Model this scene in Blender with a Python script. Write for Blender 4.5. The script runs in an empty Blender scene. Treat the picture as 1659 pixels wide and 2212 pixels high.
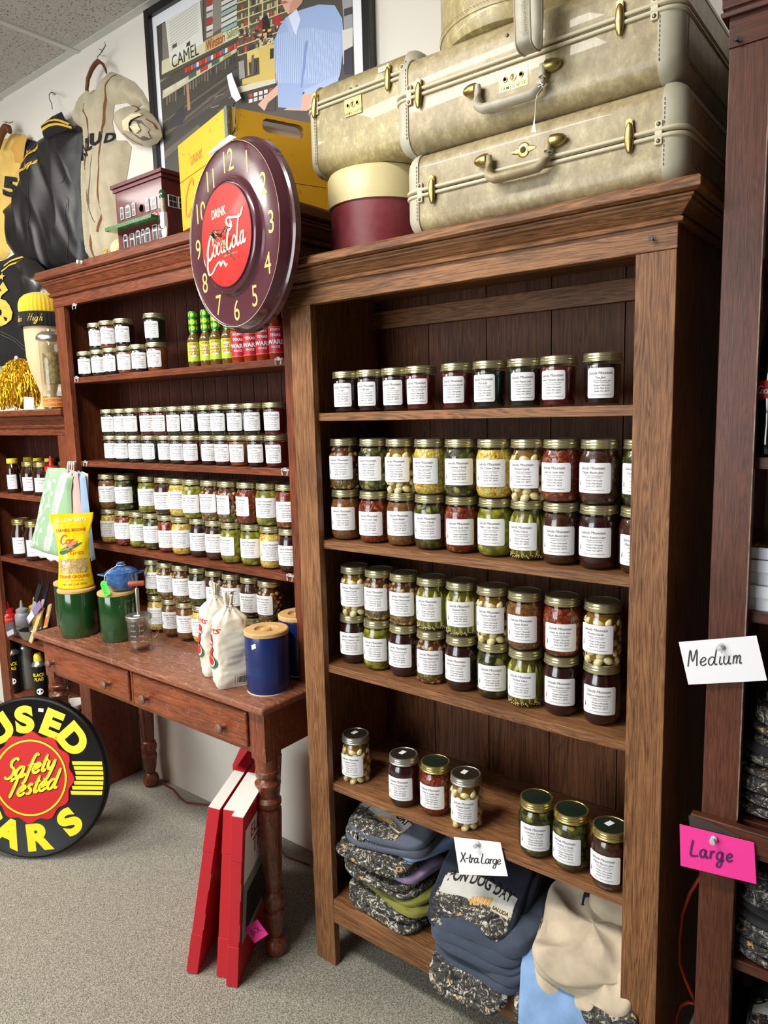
import bpy, math, random
import numpy as np
from mathutils import Vector, Matrix, noise
from mathutils.geometry import delaunay_2d_cdt, tessellate_polygon
C = bpy.context.scene.collection
PI = math.pi
random.seed(7)
# ---------------------------------------------------------------- camera
YAW, PIT, ROL, FPX = math.radians(38.1416), math.radians(7.8812), math.radians(-1.5084), 1557.82
CAMPOS = Vector((0, -1.25, 1.4385))
_f = Vector((-math.sin(YAW)*math.cos(PIT), math.cos(YAW)*math.cos(PIT), -math.sin(PIT)))
_r0 = Vector((math.cos(YAW), math.sin(YAW), 0)); _u0 = _r0.cross(_f)
_r = _r0*math.cos(ROL)+_u0*math.sin(ROL); _u = -_r0*math.sin(ROL)+_u0*math.cos(ROL)
cd = bpy.data.cameras.new('camera'); cam = bpy.data.objects.new('camera', cd); C.objects.link(cam)
cam.matrix_world = Matrix(((_r.x, _u.x, -_f.x, CAMPOS.x), (_r.y, _u.y, -_f.y, CAMPOS.y), (_r.z, _u.z, -_f.z, CAMPOS.z), (0, 0, 0, 1)))
cd.sensor_fit = 'HORIZONTAL'; cd.sensor_width = 36; cd.lens = 36*FPX/1659; cd.clip_start = .02
bpy.context.scene.camera = cam
# ---------------------------------------------------------------- light and exposure
wd = bpy.data.worlds.new('world'); bpy.context.scene.world = wd; wd.use_nodes = True
wd.node_tree.nodes['Background'].inputs[0].default_value = (.85, .93, 1, 1)
wd.node_tree.nodes['Background'].inputs[1].default_value = .3
vs = bpy.context.scene.view_settings
vs.view_transform = 'Standard'; vs.look = 'None'; vs.gamma = 1; vs.use_curve_mapping = False
vs.exposure = 0.5
def area(name, loc, rot, sx, sy, power, col=(1, 1, 1)):
    l = bpy.data.lights.new(name, 'AREA'); l.shape = 'RECTANGLE'; l.size = sx; l.size_y = sy; l.energy = power; l.color = col
    o = bpy.data.objects.new(name, l); C.objects.link(o); o.location = loc; o.rotation_euler = rot
    return o
area('ceiling_light_near', (-1.5, -1.3, 2.74), (0, 0, 0), 1.2, .3, 44, (1, .95, .88))
area('ceiling_light_far', (-3.4, -1.3, 2.74), (0, 0, 0), 1.2, .3, 44, (1, .95, .88))
area('shop_window_light', (-2.6, -3.9, 1.6), (PI/2, 0, math.radians(8)), 3.4, 2.0, 120, (.92, .97, 1))

def U(px, py, Y):            # the point seen at a pixel of the photograph, at depth Y of the room
    d = _r*((px-829.5)/FPX) + _u*(-(py-1106)/FPX) + _f
    return CAMPOS + d*((Y-CAMPOS.y)/d.y)
def UZ(px, py, Z):           # the same, on the level Z
    d = _r*((px-829.5)/FPX) + _u*(-(py-1106)/FPX) + _f
    return CAMPOS + d*((Z-CAMPOS.z)/d.z)
# ---------------------------------------------------------------- materials
def lin(c):
    return tuple(((v/255)/12.92 if v/255 <= .04045 else ((v/255+.055)/1.055)**2.4) for v in c)
MATS = {}
def nt(m):
    n = m.node_tree; return n, n.nodes, n.links
def mat(name, rgb=(200, 200, 200), rough=.5, metal=0, coat=0, spec=.5, bump=0, bscale=200, var=0, vscale=8, sheen=0, trans=0, emit=0, stretch=(1, 1, 1), detail=4, vcol=None, vlo=.4, vhi=.6):
    if name in MATS: return MATS[name]
    m = bpy.data.materials.new(name); m.use_nodes = True
    t, N, L = nt(m); b = N['Principled BSDF']
    c = lin(rgb)+(1,)
    b.inputs['Base Color'].default_value = c; b.inputs['Roughness'].default_value = rough; b.inputs['Metallic'].default_value = metal
    b.inputs['Coat Weight'].default_value = coat; b.inputs['Coat Roughness'].default_value = .08
    b.inputs['Specular IOR Level'].default_value = spec; b.inputs['Sheen Weight'].default_value = sheen
    b.inputs['Transmission Weight'].default_value = trans
    tc = N.new('ShaderNodeTexCoord'); mp = N.new('ShaderNodeMapping'); mp.inputs['Scale'].default_value = stretch
    L.new(tc.outputs['Object'], mp.inputs['Vector'])
    if bump:
        n = N.new('ShaderNodeTexNoise'); n.inputs['Scale'].default_value = bscale; n.inputs['Detail'].default_value = detail
        L.new(mp.outputs[0], n.inputs['Vector'])
        bp = N.new('ShaderNodeBump'); bp.inputs['Strength'].default_value = bump; bp.inputs['Distance'].default_value = .002
        L.new(n.outputs['Fac'], bp.inputs['Height']); L.new(bp.outputs[0], b.inputs['Normal'])
    if var:
        n = N.new('ShaderNodeTexNoise'); n.inputs['Scale'].default_value = vscale; n.inputs['Detail'].default_value = 6
        L.new(mp.outputs[0], n.inputs['Vector'])
        r = N.new('ShaderNodeValToRGB'); r.color_ramp.elements[0].position = vlo; r.color_ramp.elements[1].position = vhi
        c2 = (lin(vcol) if vcol else tuple(v*(1-var) for v in c[:3]))+(1,)
        if vcol: c2 = tuple(c[i]*(1-var)+c2[i]*var for i in range(3))+(1,)
        r.color_ramp.elements[0].color = c2; r.color_ramp.elements[1].color = c
        L.new(n.outputs['Fac'], r.inputs[0]); L.new(r.outputs[0], b.inputs['Base Color'])
    MATS[name] = m; return m
def ramp(N, stops):
    r = N.new('ShaderNodeValToRGB'); e = r.color_ramp.elements
    while len(e) < len(stops): e.new(.5)
    for i, (p, c) in enumerate(stops): e[i].position = p; e[i].color = lin(c)+(1,)
    return r
def wood(name, dark, light, axis='z', rough=.45, scale=1, coat=0, contrast=1, knots=False, scratch=0, bump=.15):
    """stained timber whose grain runs along one axis"""
    if name in MATS: return MATS[name]
    m = bpy.data.materials.new(name); m.use_nodes = True
    t, N, L = nt(m); b = N['Principled BSDF']
    tc = N.new('ShaderNodeTexCoord'); mp = N.new('ShaderNodeMapping')
    s = {'x': (1.1, 22, 22), 'y': (22, 1.1, 22), 'z': (22, 22, 1.1)}[axis]
    mp.inputs['Scale'].default_value = tuple(v*scale for v in s)
    oi = N.new('ShaderNodeObjectInfo'); ad = N.new('ShaderNodeVectorMath'); ad.operation = 'ADD'
    L.new(tc.outputs['Object'], ad.inputs[0]); 
    ml = N.new('ShaderNodeMath'); ml.operation = 'MULTIPLY'; ml.inputs[1].default_value = 7.3
    L.new(oi.outputs['Random'], ml.inputs[0]); L.new(ml.outputs[0], ad.inputs[1]); L.new(ad.outputs[0], mp.inputs['Vector'])
    n1 = N.new('ShaderNodeTexNoise'); n1.inputs['Scale'].default_value = 1.3; n1.inputs['Detail'].default_value = 3; n1.inputs['Distortion'].default_value = 1.2
    n2 = N.new('ShaderNodeTexNoise'); n2.inputs['Scale'].default_value = 18; n2.inputs['Detail'].default_value = 8; n2.inputs['Roughness'].default_value = .7
    L.new(mp.outputs[0], n1.inputs['Vector']); L.new(mp.outputs[0], n2.inputs['Vector'])
    w = N.new('ShaderNodeMath'); w.operation = 'MULTIPLY'; w.inputs[1].default_value = 95; L.new(n1.outputs['Fac'], w.inputs[0])
    sn = N.new('ShaderNodeMath'); sn.operation = 'SINE'; L.new(w.outputs[0], sn.inputs[0])
    mx = N.new('ShaderNodeMath'); mx.operation = 'MULTIPLY_ADD'; mx.inputs[1].default_value = .10*contrast; L.new(sn.outputs[0], mx.inputs[0]); L.new(n2.outputs['Fac'], mx.inputs[2])
    r = ramp(N, [(.28, dark), (.68, light)]); b.inputs['Specular IOR Level'].default_value = .5 if coat else .28
    L.new(mx.outputs[0], r.inputs[0]); col = r.outputs[0]
    n3 = N.new('ShaderNodeTexNoise'); n3.inputs['Scale'].default_value = 5; n3.inputs['Detail'].default_value = 3
    L.new(tc.outputs['Object'], n3.inputs['Vector'])
    r3 = N.new('ShaderNodeMapRange'); r3.inputs['From Min'].default_value = .3; r3.inputs['From Max'].default_value = .7; r3.inputs['To Min'].default_value = .72; r3.inputs['To Max'].default_value = 1.2
    L.new(n3.outputs['Fac'], r3.inputs[0])
    mm = N.new('ShaderNodeVectorMath'); mm.operation = 'SCALE'; L.new(col, mm.inputs[0]); L.new(r3.outputs[0], mm.inputs['Scale']); col = mm.outputs[0]
    if knots:
        v = N.new('ShaderNodeTexVoronoi'); v.inputs['Scale'].default_value = 3.1
        mk = N.new('ShaderNodeMapping'); mk.inputs['Scale'].default_value = {'x': (.6, 1, 1), 'y': (1, .6, 1), 'z': (1, 1, .6)}[axis]
        L.new(ad.outputs[0], mk.inputs['Vector']); L.new(mk.outputs[0], v.inputs['Vector'])
        kr = N.new('ShaderNodeMapRange'); kr.inputs['From Min'].default_value = .03; kr.inputs['From Max'].default_value = .07; kr.inputs['To Min'].default_value = .25; kr.inputs['To Max'].default_value = 1
        L.new(v.outputs['Distance'], kr.inputs[0])
        mk2 = N.new('ShaderNodeVectorMath'); mk2.operation = 'SCALE'; L.new(col, mk2.inputs[0]); L.new(kr.outputs[0], mk2.inputs['Scale']); col = mk2.outputs[0]
    if scratch:
        ns = N.new('ShaderNodeTexNoise'); ns.inputs['Scale'].default_value = 30; ns.inputs['Detail'].default_value = 8; ns.inputs['Roughness'].default_value = .8; ns.inputs['Distortion'].default_value = 2.5
        L.new(tc.outputs['Object'], ns.inputs['Vector'])
        sr = N.new('ShaderNodeMapRange'); sr.inputs['From Min'].default_value = .55; sr.inputs['From Max'].default_value = .68; sr.inputs['To Max'].default_value = scratch
        L.new(ns.outputs['Fac'], sr.inputs[0])
        ms = N.new('ShaderNodeMix'); ms.data_type = 'RGBA'; L.new(sr.outputs[0], ms.inputs[0]); L.new(col, ms.inputs[6]); ms.inputs[7].default_value = lin((205, 165, 135))+(1,)
        col = ms.outputs[2]
    L.new(col, b.inputs['Base Color'])
    b.inputs['Roughness'].default_value = rough; b.inputs['Coat Weight'].default_value = coat; b.inputs['Coat Roughness'].default_value = .25
    bp = N.new('ShaderNodeBump'); bp.inputs['Strength'].default_value = bump; bp.inputs['Distance'].default_value = .001
    L.new(mx.outputs[0], bp.inputs['Height']); L.new(bp.outputs[0], b.inputs['Normal'])
    MATS[name] = m; return m
def chunky(name, stops, scale=90, liquid=(60, 40, 10), rough=.25, coat=1):
    """preserved food seen through jar glass: cells of a few colours"""
    if name in MATS: return MATS[name]
    m = bpy.data.materials.new(name); m.use_nodes = True
    t, N, L = nt(m); b = N['Principled BSDF']
    tc = N.new('ShaderNodeTexCoord'); oi = N.new('ShaderNodeObjectInfo'); ad = N.new('ShaderNodeVectorMath'); ad.operation = 'ADD'
    L.new(tc.outputs['Object'], ad.inputs[0]); L.new(oi.outputs['Random'], ad.inputs[1])
    nz = N.new('ShaderNodeTexNoise'); nz.inputs['Scale'].default_value = scale*.7; L.new(ad.outputs[0], nz.inputs['Vector'])
    a2 = N.new('ShaderNodeVectorMath'); a2.operation = 'MULTIPLY_ADD'; a2.inputs[1].default_value = (.012, .012, .012); L.new(nz.outputs['Color'], a2.inputs[0]); L.new(ad.outputs[0], a2.inputs[2])
    v = N.new('ShaderNodeTexVoronoi'); v.inputs['Scale'].default_value = scale; L.new(a2.outputs[0], v.inputs['Vector'])
    sp = N.new('ShaderNodeSeparateColor'); L.new(v.outputs['Color'], sp.inputs[0])
    r = ramp(N, stops); L.new(sp.outputs[0], r.inputs[0])
    e = N.new('ShaderNodeMapRange'); e.inputs['From Min'].default_value = .35; e.inputs['From Max'].default_value = .75; L.new(v.outputs['Distance'], e.inputs[0])
    mx = N.new('ShaderNodeMix'); mx.data_type = 'RGBA'; L.new(e.outputs[0], mx.inputs[0]); L.new(r.outputs[0], mx.inputs[6]); mx.inputs[7].default_value = lin(liquid)+(1,)
    L.new(mx.outputs[2], b.inputs['Base Color']); b.inputs['Roughness'].default_value = rough; b.inputs['Coat Weight'].default_value = coat*.3
    bp = N.new('ShaderNodeBump'); bp.invert = True; bp.inputs['Strength'].default_value = .5 if scale < 200 else .06; bp.inputs['Distance'].default_value = .003
    L.new(v.outputs['Distance'], bp.inputs['Height']); L.new(bp.outputs[0], b.inputs['Normal'])
    MATS[name] = m; return m
def glassy(name, tint=(1, 1, 1), amount=1.0, rough=.03):
    m = bpy.data.materials.new(name); m.use_nodes = True
    t, N, L = nt(m); N.remove(N['Principled BSDF']); out = N['Material Output']
    tr = N.new('ShaderNodeBsdfTransparent'); tr.inputs[0].default_value = tint+(1,)
    g = N.new('ShaderNodeBsdfGlossy'); g.inputs['Roughness'].default_value = rough
    lw = N.new('ShaderNodeLayerWeight'); lw.inputs['Blend'].default_value = .5
    pw = N.new('ShaderNodeMath'); pw.operation = 'POWER'; pw.inputs[1].default_value = 4; L.new(lw.outputs['Facing'], pw.inputs[0])
    ml = N.new('ShaderNodeMath'); ml.operation = 'MULTIPLY_ADD'; ml.inputs[1].default_value = .6*amount; ml.inputs[2].default_value = .045*amount; L.new(pw.outputs[0], ml.inputs[0])
    mx = N.new('ShaderNodeMixShader'); L.new(ml.outputs[0], mx.inputs[0]); L.new(tr.outputs[0], mx.inputs[1]); L.new(g.outputs[0], mx.inputs[2]); L.new(mx.outputs[0], out.inputs['Surface'])
    MATS[name] = m; return m
# ---------------------------------------------------------------- mesh collector
class MB:
    def __init__(s): s.v = []; s.f = []; s.m = []
    def add(s, vs, fs, m=0, M=None):
        o = len(s.v)
        if M is not None: vs = [M @ Vector(v) for v in vs]
        s.v += [tuple(v) for v in vs]; s.f += [tuple(i+o for i in f) for f in fs]; s.m += [m]*len(fs)
        return s
    def box(s, x0, x1, y0, y1, z0, z1, m=0, M=None):
        v = [(x, y, z) for z in (z0, z1) for y in (y0, y1) for x in (x0, x1)]
        return s.add(v, [(0, 2, 3, 1), (4, 5, 7, 6), (0, 1, 5, 4), (2, 6, 7, 3), (0, 4, 6, 2), (1, 3, 7, 5)], m, M)
    def lathe(s, prof, n=32, m=0, M=None, sx=1, sy=1, cap0=True, cap1=True):
        v = []; f = []
        for r, z in prof:
            for i in range(n):
                a = 2*PI*i/n; v.append((r*math.cos(a)*sx, r*math.sin(a)*sy, z))
        for k in range(len(prof)-1):
            for i in range(n):
                j = (i+1) % n; f.append((k*n+i, k*n+j, (k+1)*n+j, (k+1)*n+i))
        if cap0 and prof[0][0] > 1e-5: f.append(tuple(reversed(range(n))))
        if cap1 and prof[-1][0] > 1e-5: f.append(tuple((len(prof)-1)*n+i for i in range(n)))
        return s.add(v, f, m, M)
    def tube(s, path, r=.002, n=8, m=0, M=None, closed=False, flat=1):
        path = [Vector(p) for p in path]; v = []; f = []; K = len(path); up = Vector((.13, .2, .97))
        for k, p in enumerate(path):
            a = path[(k-1) % K] if (k or closed) else p; b = path[(k+1) % K] if (k < K-1 or closed) else p
            t = (b-a); t = t.normalized() if t.length > 1e-9 else Vector((0, 0, 1))
            u = t.cross(up); u = u.normalized() if u.length > 1e-4 else Vector((1, 0, 0)); w = t.cross(u)
            rr = r[k] if isinstance(r, (list, tuple)) else r
            for i in range(n):
                q = 2*PI*i/n; v.append(p+u*math.cos(q)*rr+w*math.sin(q)*rr*flat)
        for k in range(K if closed else K-1):
            k2 = (k+1) % K
            for i in range(n):
                j = (i+1) % n; f.append((k*n+i, k*n+j, k2*n+j, k2*n+i))
        if not closed: f += [tuple(reversed(range(n))), tuple((K-1)*n+i for i in range(n))]
        return s.add(v, f, m, M)
    def prism(s, poly, d0, d1, m=0, M=None):        # poly in x,z ; extruded along y from d0 to d1
        n = len(poly); v = [(x, d0, z) for x, z in poly]+[(x, d1, z) for x, z in poly]
        tr = tessellate_polygon([[Vector((x, z, 0)) for x, z in poly]])
        f = [tuple(t) for t in tr]+[tuple(i+n for i in reversed(t)) for t in tr]+[(i, (i+1) % n, n+(i+1) % n, n+i) for i in range(n)]
        return s.add(v, f, m, M)
    def ell(s, c, r, m=0, M=None, nu=12, nv=8, e=1.0, disp=0, dsc=8, seed=0):
        """ellipsoid; e<1 squares it off, disp wrinkles it"""
        v = []; f = []; c = Vector(c)
        P = lambda t, k: math.copysign(abs(t)**k, t)
        for j in range(nv+1):
            b = -PI/2+PI*j/nv
            for i in range(nu):
                a = 2*PI*i/nu
                p = Vector((P(math.cos(b), e)*P(math.cos(a), e)*r[0], P(math.cos(b), e)*P(math.sin(a), e)*r[1], P(math.sin(b), e)*r[2]))
                if disp:
                    nn = noise.noise_vector((p+Vector((seed*3.1, seed*1.7, seed)))*dsc); p = p+nn*disp
                v.append(p+c)
        for j in range(nv):
            for i in range(nu):
                k = (i+1) % nu; f.append((j*nu+i, j*nu+k, (j+1)*nu+k, (j+1)*nu+i))
        return s.add(v, f, m, M)
    def poly(s, pts, m=0, M=None):                  # a flat polygon in 3-D
        tr = tessellate_polygon([[Vector(p) for p in pts]])
        return s.add(pts, [tuple(t) for t in tr], m, M)
    def build(s, name, mats, parent=None, loc=None, smooth=None, bev=0, segs=2, rz=0):
        me = bpy.data.meshes.new(name); me.from_pydata(s.v, [], s.f)
        if not isinstance(mats, (list, tuple)): mats = [mats]
        for m in mats: me.materials.append(m)
        me.polygons.foreach_set('material_index', s.m); me.validate(); me.update()
        o = bpy.data.objects.new(name, me); C.objects.link(o)
        if parent: o.parent = parent
        if loc is not None: o.location = loc
        o.rotation_euler.z = rz
        if smooth is not None:
            me.polygons.foreach_set('use_smooth', [True]*len(me.polygons))
            if smooth < 180:
                try: me.set_sharp_from_angle(angle=math.radians(smooth))
                except Exception: pass
        if bev:
            b = o.modifiers.new('bevel', 'BEVEL'); b.width = bev; b.segments = segs; b.limit_method = 'ANGLE'; b.angle_limit = math.radians(35)
        return o
def tag(o, label, cat, group=None, kind=None):
    o['label'] = label; o['category'] = cat
    if group: o['group'] = group
    if kind: o['kind'] = kind
    return o
def thing(name, label, cat, loc=(0, 0, 0), rz=0, group=None, rx=0, ry=0):
    o = bpy.data.objects.new(name, None); C.objects.link(o); o.location = loc; o.rotation_euler = (rx, ry, rz); o.empty_display_size = .05
    return tag(o, label, cat, group)
def struct(name, mb, m, label, cat, **k):
    o = mb.build(name, m, **k); return tag(o, label, cat, kind='structure')
def dup(root, loc, label, rz=0, group=None, sc=None):
    r = root.copy(); C.objects.link(r); r.location = loc; r.rotation_euler = (0, 0, rz)
    if sc: r.scale = sc
    r['label'] = label
    if group: r['group'] = group
    for ch in KIDS[root.name]:
        c = ch.copy(); C.objects.link(c); c.parent = r
        for g in KIDS.get(ch.name, []):
            d = g.copy(); C.objects.link(d); d.parent = c
    return r
KIDS = {}
def kids(root):
    for o in list(C.objects):
        if o.parent == root:
            KIDS.setdefault(root.name, []).append(o)
            for g in list(C.objects):
                if g.parent == o: KIDS.setdefault(o.name, []).append(g)
def frame(o, ux, uy):        # matrix taking (a,b,depth) with a along ux, b along uy and depth towards the viewer
    o = Vector(o); ux = Vector(ux).normalized(); uy = Vector(uy).normalized(); n = ux.cross(uy)
    return Matrix(((ux.x, uy.x, n.x, o.x), (ux.y, uy.y, n.y, o.y), (ux.z, uy.z, n.z, o.z), (0, 0, 0, 1)))
def rotz(a, loc=(0, 0, 0)): return Matrix.Translation(loc) @ Matrix.Rotation(a, 4, 'Z')
# ---------------------------------------------------------------- lettering
_TC = {}
def text2d(s, size=1, shear=0, bold=0, align='CENTER', spacing=1):
    res = 10 if size > .04 and size != 1 else 3
    k = (s, shear, bold, align, spacing, res)
    if k not in _TC:
        cu = bpy.data.curves.new('lettering', 'FONT'); cu.body = s; cu.size = 1; cu.shear = shear; cu.offset = bold; cu.align_x = align; cu.resolution_u = res; cu.space_character = spacing
        ob = bpy.data.objects.new('lettering', cu); me = ob.to_mesh()
        _TC[k] = ([(v.co.x, v.co.y) for v in me.vertices], [tuple(p.vertices) for p in me.polygons])
        ob.to_mesh_clear(); bpy.data.objects.remove(ob); bpy.data.curves.remove(cu)
    v, f = _TC[k]
    return [(x*size, y*size) for x, y in v], f
def put_text(mb, s, M, x, y, size, m=0, d=.0003, sxx=1, fn=None, **k):
    v, f = text2d(s, size, **k)
    if fn: mb.add([fn(x+a*sxx, y+b) for a, b in v], f, m)
    else: mb.add([(x+a*sxx, y+b, d) for a, b in v], f, m, M)
G = {  # handwriting: strokes of each letter, x-height 1, capitals 2, then the advance
'a': ([[(.78, .85), (.45, 1), (.1, .7), (.08, .25), (.35, 0), (.65, .3), (.78, .95)], [(.78, 1), (.74, .3), (.92, .02), (1.1, .2)]], 1.05),
'c': ([[(.75, .8), (.5, 1), (.12, .72), (.06, .3), (.35, 0), (.85, .25)]], .85),
'd': ([[(.78, .8), (.45, 1), (.1, .7), (.08, .25), (.35, 0), (.65, .3), (.82, .95)], [(.95, 2), (.82, .9), (.78, .25), (.95, .02), (1.1, .15)]], 1.1),
'e': ([[(.08, .42), (.45, .52), (.68, .78), (.45, 1), (.12, .72), (.06, .3), (.35, 0), (.8, .25)]], .85),
'f': ([[(.95, 1.75), (.75, 2), (.52, 1.6), (.36, .5), (.22, -.6), (-.05, -.85)], [(.1, .95), (.8, 1.02)]], .72),
'g': ([[(.78, .85), (.45, 1), (.1, .7), (.08, .25), (.35, 0), (.65, .3), (.78, .95)], [(.8, 1), (.74, -.2), (.5, -.85), (.1, -.75), (.3, -.3), (1.0, .1)]], 1.05),
'h': ([[(.3, 2), (.12, 0)], [(.16, .5), (.45, 1), (.7, .8), (.65, .2), (.8, 0), (.95, .15)]], .95),
'i': ([[(.22, 1), (.14, .3), (.28, 0), (.48, .2)], [(.32, 1.42), (.34, 1.5)]], .5),
'l': ([[(.35, 2), (.18, .8), (.16, .2), (.32, 0), (.5, .2)]], .52),
'm': ([[(.14, 1), (.08, 0)], [(.1, .55), (.36, 1), (.52, .8), (.46, 0)], [(.5, .55), (.76, 1), (.92, .8), (.86, .15), (1.0, 0), (1.12, .15)]], 1.22),
'n': ([[(.14, 1), (.08, 0)], [(.1, .5), (.42, 1), (.66, .8), (.6, .15), (.75, 0), (.9, .15)]], .95),
'o': ([[(.45, 1), (.12, .75), (.06, .3), (.35, 0), (.7, .3), (.72, .8), (.45, 1), (.7, .85), (.95, .9)]], .95),
'r': ([[(.14, 1), (.08, 0)], [(.1, .5), (.35, .95), (.62, .92)]], .68),
's': ([[(.62, .85), (.38, 1), (.18, .75), (.5, .4), (.42, .05), (.05, .1)]], .72),
't': ([[(.35, 1.7), (.2, .4), (.32, 0), (.55, .2)], [(.02, 1.05), (.6, 1.12)]], .6),
'u': ([[(.12, 1), (.08, .3), (.3, 0), (.62, .3), (.72, 1)], [(.72, 1), (.68, .2), (.82, 0), (.98, .15)]], 1.0),
'x': ([[(.1, 1), (.75, 0)], [(.72, 1), (.05, 0)]], .8),
'y': ([[(.12, 1), (.1, .4), (.32, .1), (.62, .4), (.75, 1)], [(.75, 1), (.62, 0), (.35, -.85), (.0, -.8)]], .9),
'C': ([[(1.25, 1.6), (1.0, 2), (.5, 1.8), (.12, 1), (.2, .2), (.65, 0), (1.15, .35)]], 1.2),
'F': ([[(.1, 1.75), (.5, 2), (1.3, 1.95)], [(.62, 1.95), (.45, .8), (.25, 0), (-.05, .1)], [(.3, 1.05), (.95, 1.1)]], 1.15),
'H': ([[(.3, 2), (.1, 0)], [(1.05, 2), (.85, 0)], [(.05, 1.0), (1.2, 1.1)]], 1.25),
'L': ([[(.3, 2), (.12, .8), (.1, .1), (.55, .02), (1.0, .12)]], 1.0),
'M': ([[(.1, 0), (.28, 2), (.62, .55), (1.05, 2), (1.15, 0)]], 1.35),
'S': ([[(1.1, 1.7), (.8, 2), (.4, 1.8), (.42, 1.3), (.85, .85), (.8, .25), (.4, 0), (-.02, .3)]], 1.1),
'T': ([[(.0, 1.7), (.3, 1.95), (1.3, 1.95)], [(.72, 1.95), (.5, .7), (.35, 0)]], 1.1),
'X': ([[(.1, 2), (1.0, 0)], [(1.0, 2), (.05, 0)]], 1.15),
'-': ([[(.1, .8), (.6, .85)]], .75), ' ': ([], .6), '.': ([[(.1, .0), (.14, .05)]], .3)}
def crom(p, k=4):
    p = [Vector((a[0], a[1])) for a in p]
    if len(p) < 3: return p
    q = [p[0]*2-p[1]]+p+[p[-1]*2-p[-2]]; out = []
    for i in range(1, len(q)-2):
        for j in range(k):
            t = j/k; a, b, c, d = q[i-1:i+3]
            out.append(.5*((2*b)+(c-a)*t+(2*a-5*b+4*c-d)*t*t+(-a+3*b-3*c+d)*t**3))
    return out+[p[-1]]
_lay = [0]
def stroke(mb, pts, w, M=None, m=0, d=.0004, fn=None, taper=True, pen=.35):
    """a pen stroke: flat ribbon, thicker down than across"""
    P_ = crom(pts); n = len(P_); v = []; f = []; _lay[0] = (_lay[0]+1) % 7; dd = d+_lay[0]*.00002
    for i, p in enumerate(P_):
        a = P_[max(i-1, 0)]; b = P_[min(i+1, n-1)]; t = (b-a); t = t.normalized() if t.length > 1e-9 else Vector((1, 0)); nn = Vector((-t.y, t.x))
        ww = w*(1-pen+pen*abs(t.y))*(.55 if (taper and i in (0, n-1)) else 1)/2
        v += [(p+nn*ww), (p-nn*ww)]
    f = [(2*i, 2*i+1, 2*i+3, 2*i+2) for i in range(n-1)]
    if fn: mb.add([fn(q.x, q.y) for q in v], f, m)
    else: mb.add([(q.x, q.y, dd) for q in v], f, m, M)
def write(mb, s, M, x, y, h, w, m=0, shear=.25, d=.0004, fn=None, track=1.0, slope=0, sx=1):
    """handwritten word; h is the capital height; returns the end x"""
    u = h/2; cx = x
    for ch in s:
        st, adv = G[ch]
        for line in st:
            stroke(mb, [(cx+(a+b*shear)*u*sx, y+b*u+slope*(cx-x+a*u*sx)) for a, b in line], w, M, m, d, fn)
        cx += adv*u*track*sx
    return cx
# ---------------------------------------------------------------- cloth
def indist(x, z, poly):
    ins = False; d = 9; n = len(poly)
    for i in range(n):
        x1, z1 = poly[i]; x2, z2 = poly[(i+1) % n]
        if (z1 > z) != (z2 > z) and x < (x2-x1)*(z-z1)/(z2-z1)+x1: ins = not ins
        dx, dz = x2-x1, z2-z1; L2 = dx*dx+dz*dz or 1e-9; t = max(0, min(1, ((x-x1)*dx+(z-z1)*dz)/L2))
        d = min(d, math.hypot(x-x1-t*dx, z-z1-t*dz))
    return ins, d
def hang(poly, Yb, T=.03, fold=.008, step=.009, sig=.025, seed=1, fz=3.0, fx=22, matfn=None):
    """a garment hanging against the wall: outline in x,z, back at depth Yb, belly T towards the viewer, with drapery folds"""
    dense = []
    n = len(poly)
    for i in range(n):
        a = Vector(poly[i]); b = Vector(poly[(i+1) % n]); k = max(1, int((b-a).length/step))
        dense += [tuple(a.lerp(b, j/k)) for j in range(k)]
    xs = [p[0] for p in dense]; zs = [p[1] for p in dense]
    pts = [Vector(p) for p in dense]; nb = len(pts)
    z = min(zs)
    row = 0
    while z < max(zs):
        x = min(xs)+(row % 2)*step/2
        while x < max(xs):
            ins, d = indist(x, z, dense)
            if ins and d > step*.6: pts.append(Vector((x, z)))
            x += step
        z += step*.87; row += 1
    V, E_, F, *_ = delaunay_2d_cdt(pts, [(i, (i+1) % nb) for i in range(nb)], [], 1, 1e-6)
    def dep(x, z):
        ins, d = indist(x, z, dense)
        if not ins: d = 0
        k = 1-math.exp(-d/sig)
        w = noise.noise(Vector((x*fx+seed*7, z*fz, seed)))+.5*noise.noise(Vector((x*fx*2.1+z*6, z*fz*2.5, seed+5)))
        r = 1-abs(w)*1.6
        return Yb-k*(T+fold*(r+.6*w))
    mb = MB(); out = [(p.x, dep(p.x, p.y), p.y) for p in V]; nn = len(out)
    out += [(p.x, Yb+.001, p.y) for p in V]
    for f in F:
        cx = sum(V[i].x for i in f)/len(f); cz = sum(V[i].y for i in f)/len(f)
        if not indist(cx, cz, dense)[0]: continue
        mb.f.append(tuple(f)); mb.m.append(matfn(cx, cz) if matfn else 0)
        mb.f.append(tuple(i+nn for i in reversed(f))); mb.m.append(0)
    mb.v = out
    return mb, dep
# ================================================================ THE ROOM
WALLY = .33; CEIL = 2.775
m_wall = mat('cream_wall_paint', (226, 220, 208), .8, bump=.08, bscale=60, var=.06, vscale=2)
m_ceil = bpy.data.materials.new('speckled_ceiling_tile'); m_ceil.use_nodes = True
t, N, L = nt(m_ceil); b = N['Principled BSDF']; b.inputs['Roughness'].default_value = .95
tc = N.new('ShaderNodeTexCoord'); mp = N.new('ShaderNodeMapping'); mp.inputs['Scale'].default_value = (1, 2.2, 1); L.new(tc.outputs['Object'], mp.inputs[0])
n = N.new('ShaderNodeTexNoise'); n.inputs['Scale'].default_value = 105; n.inputs['Detail'].default_value = 3; L.new(mp.outputs[0], n.inputs['Vector'])
r = ramp(N, [(.35, (104, 100, 94)), (.42, (186, 183, 176))]); L.new(n.outputs['Fac'], r.inputs[0]); L.new(r.outputs[0], b.inputs['Base Color'])
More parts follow.
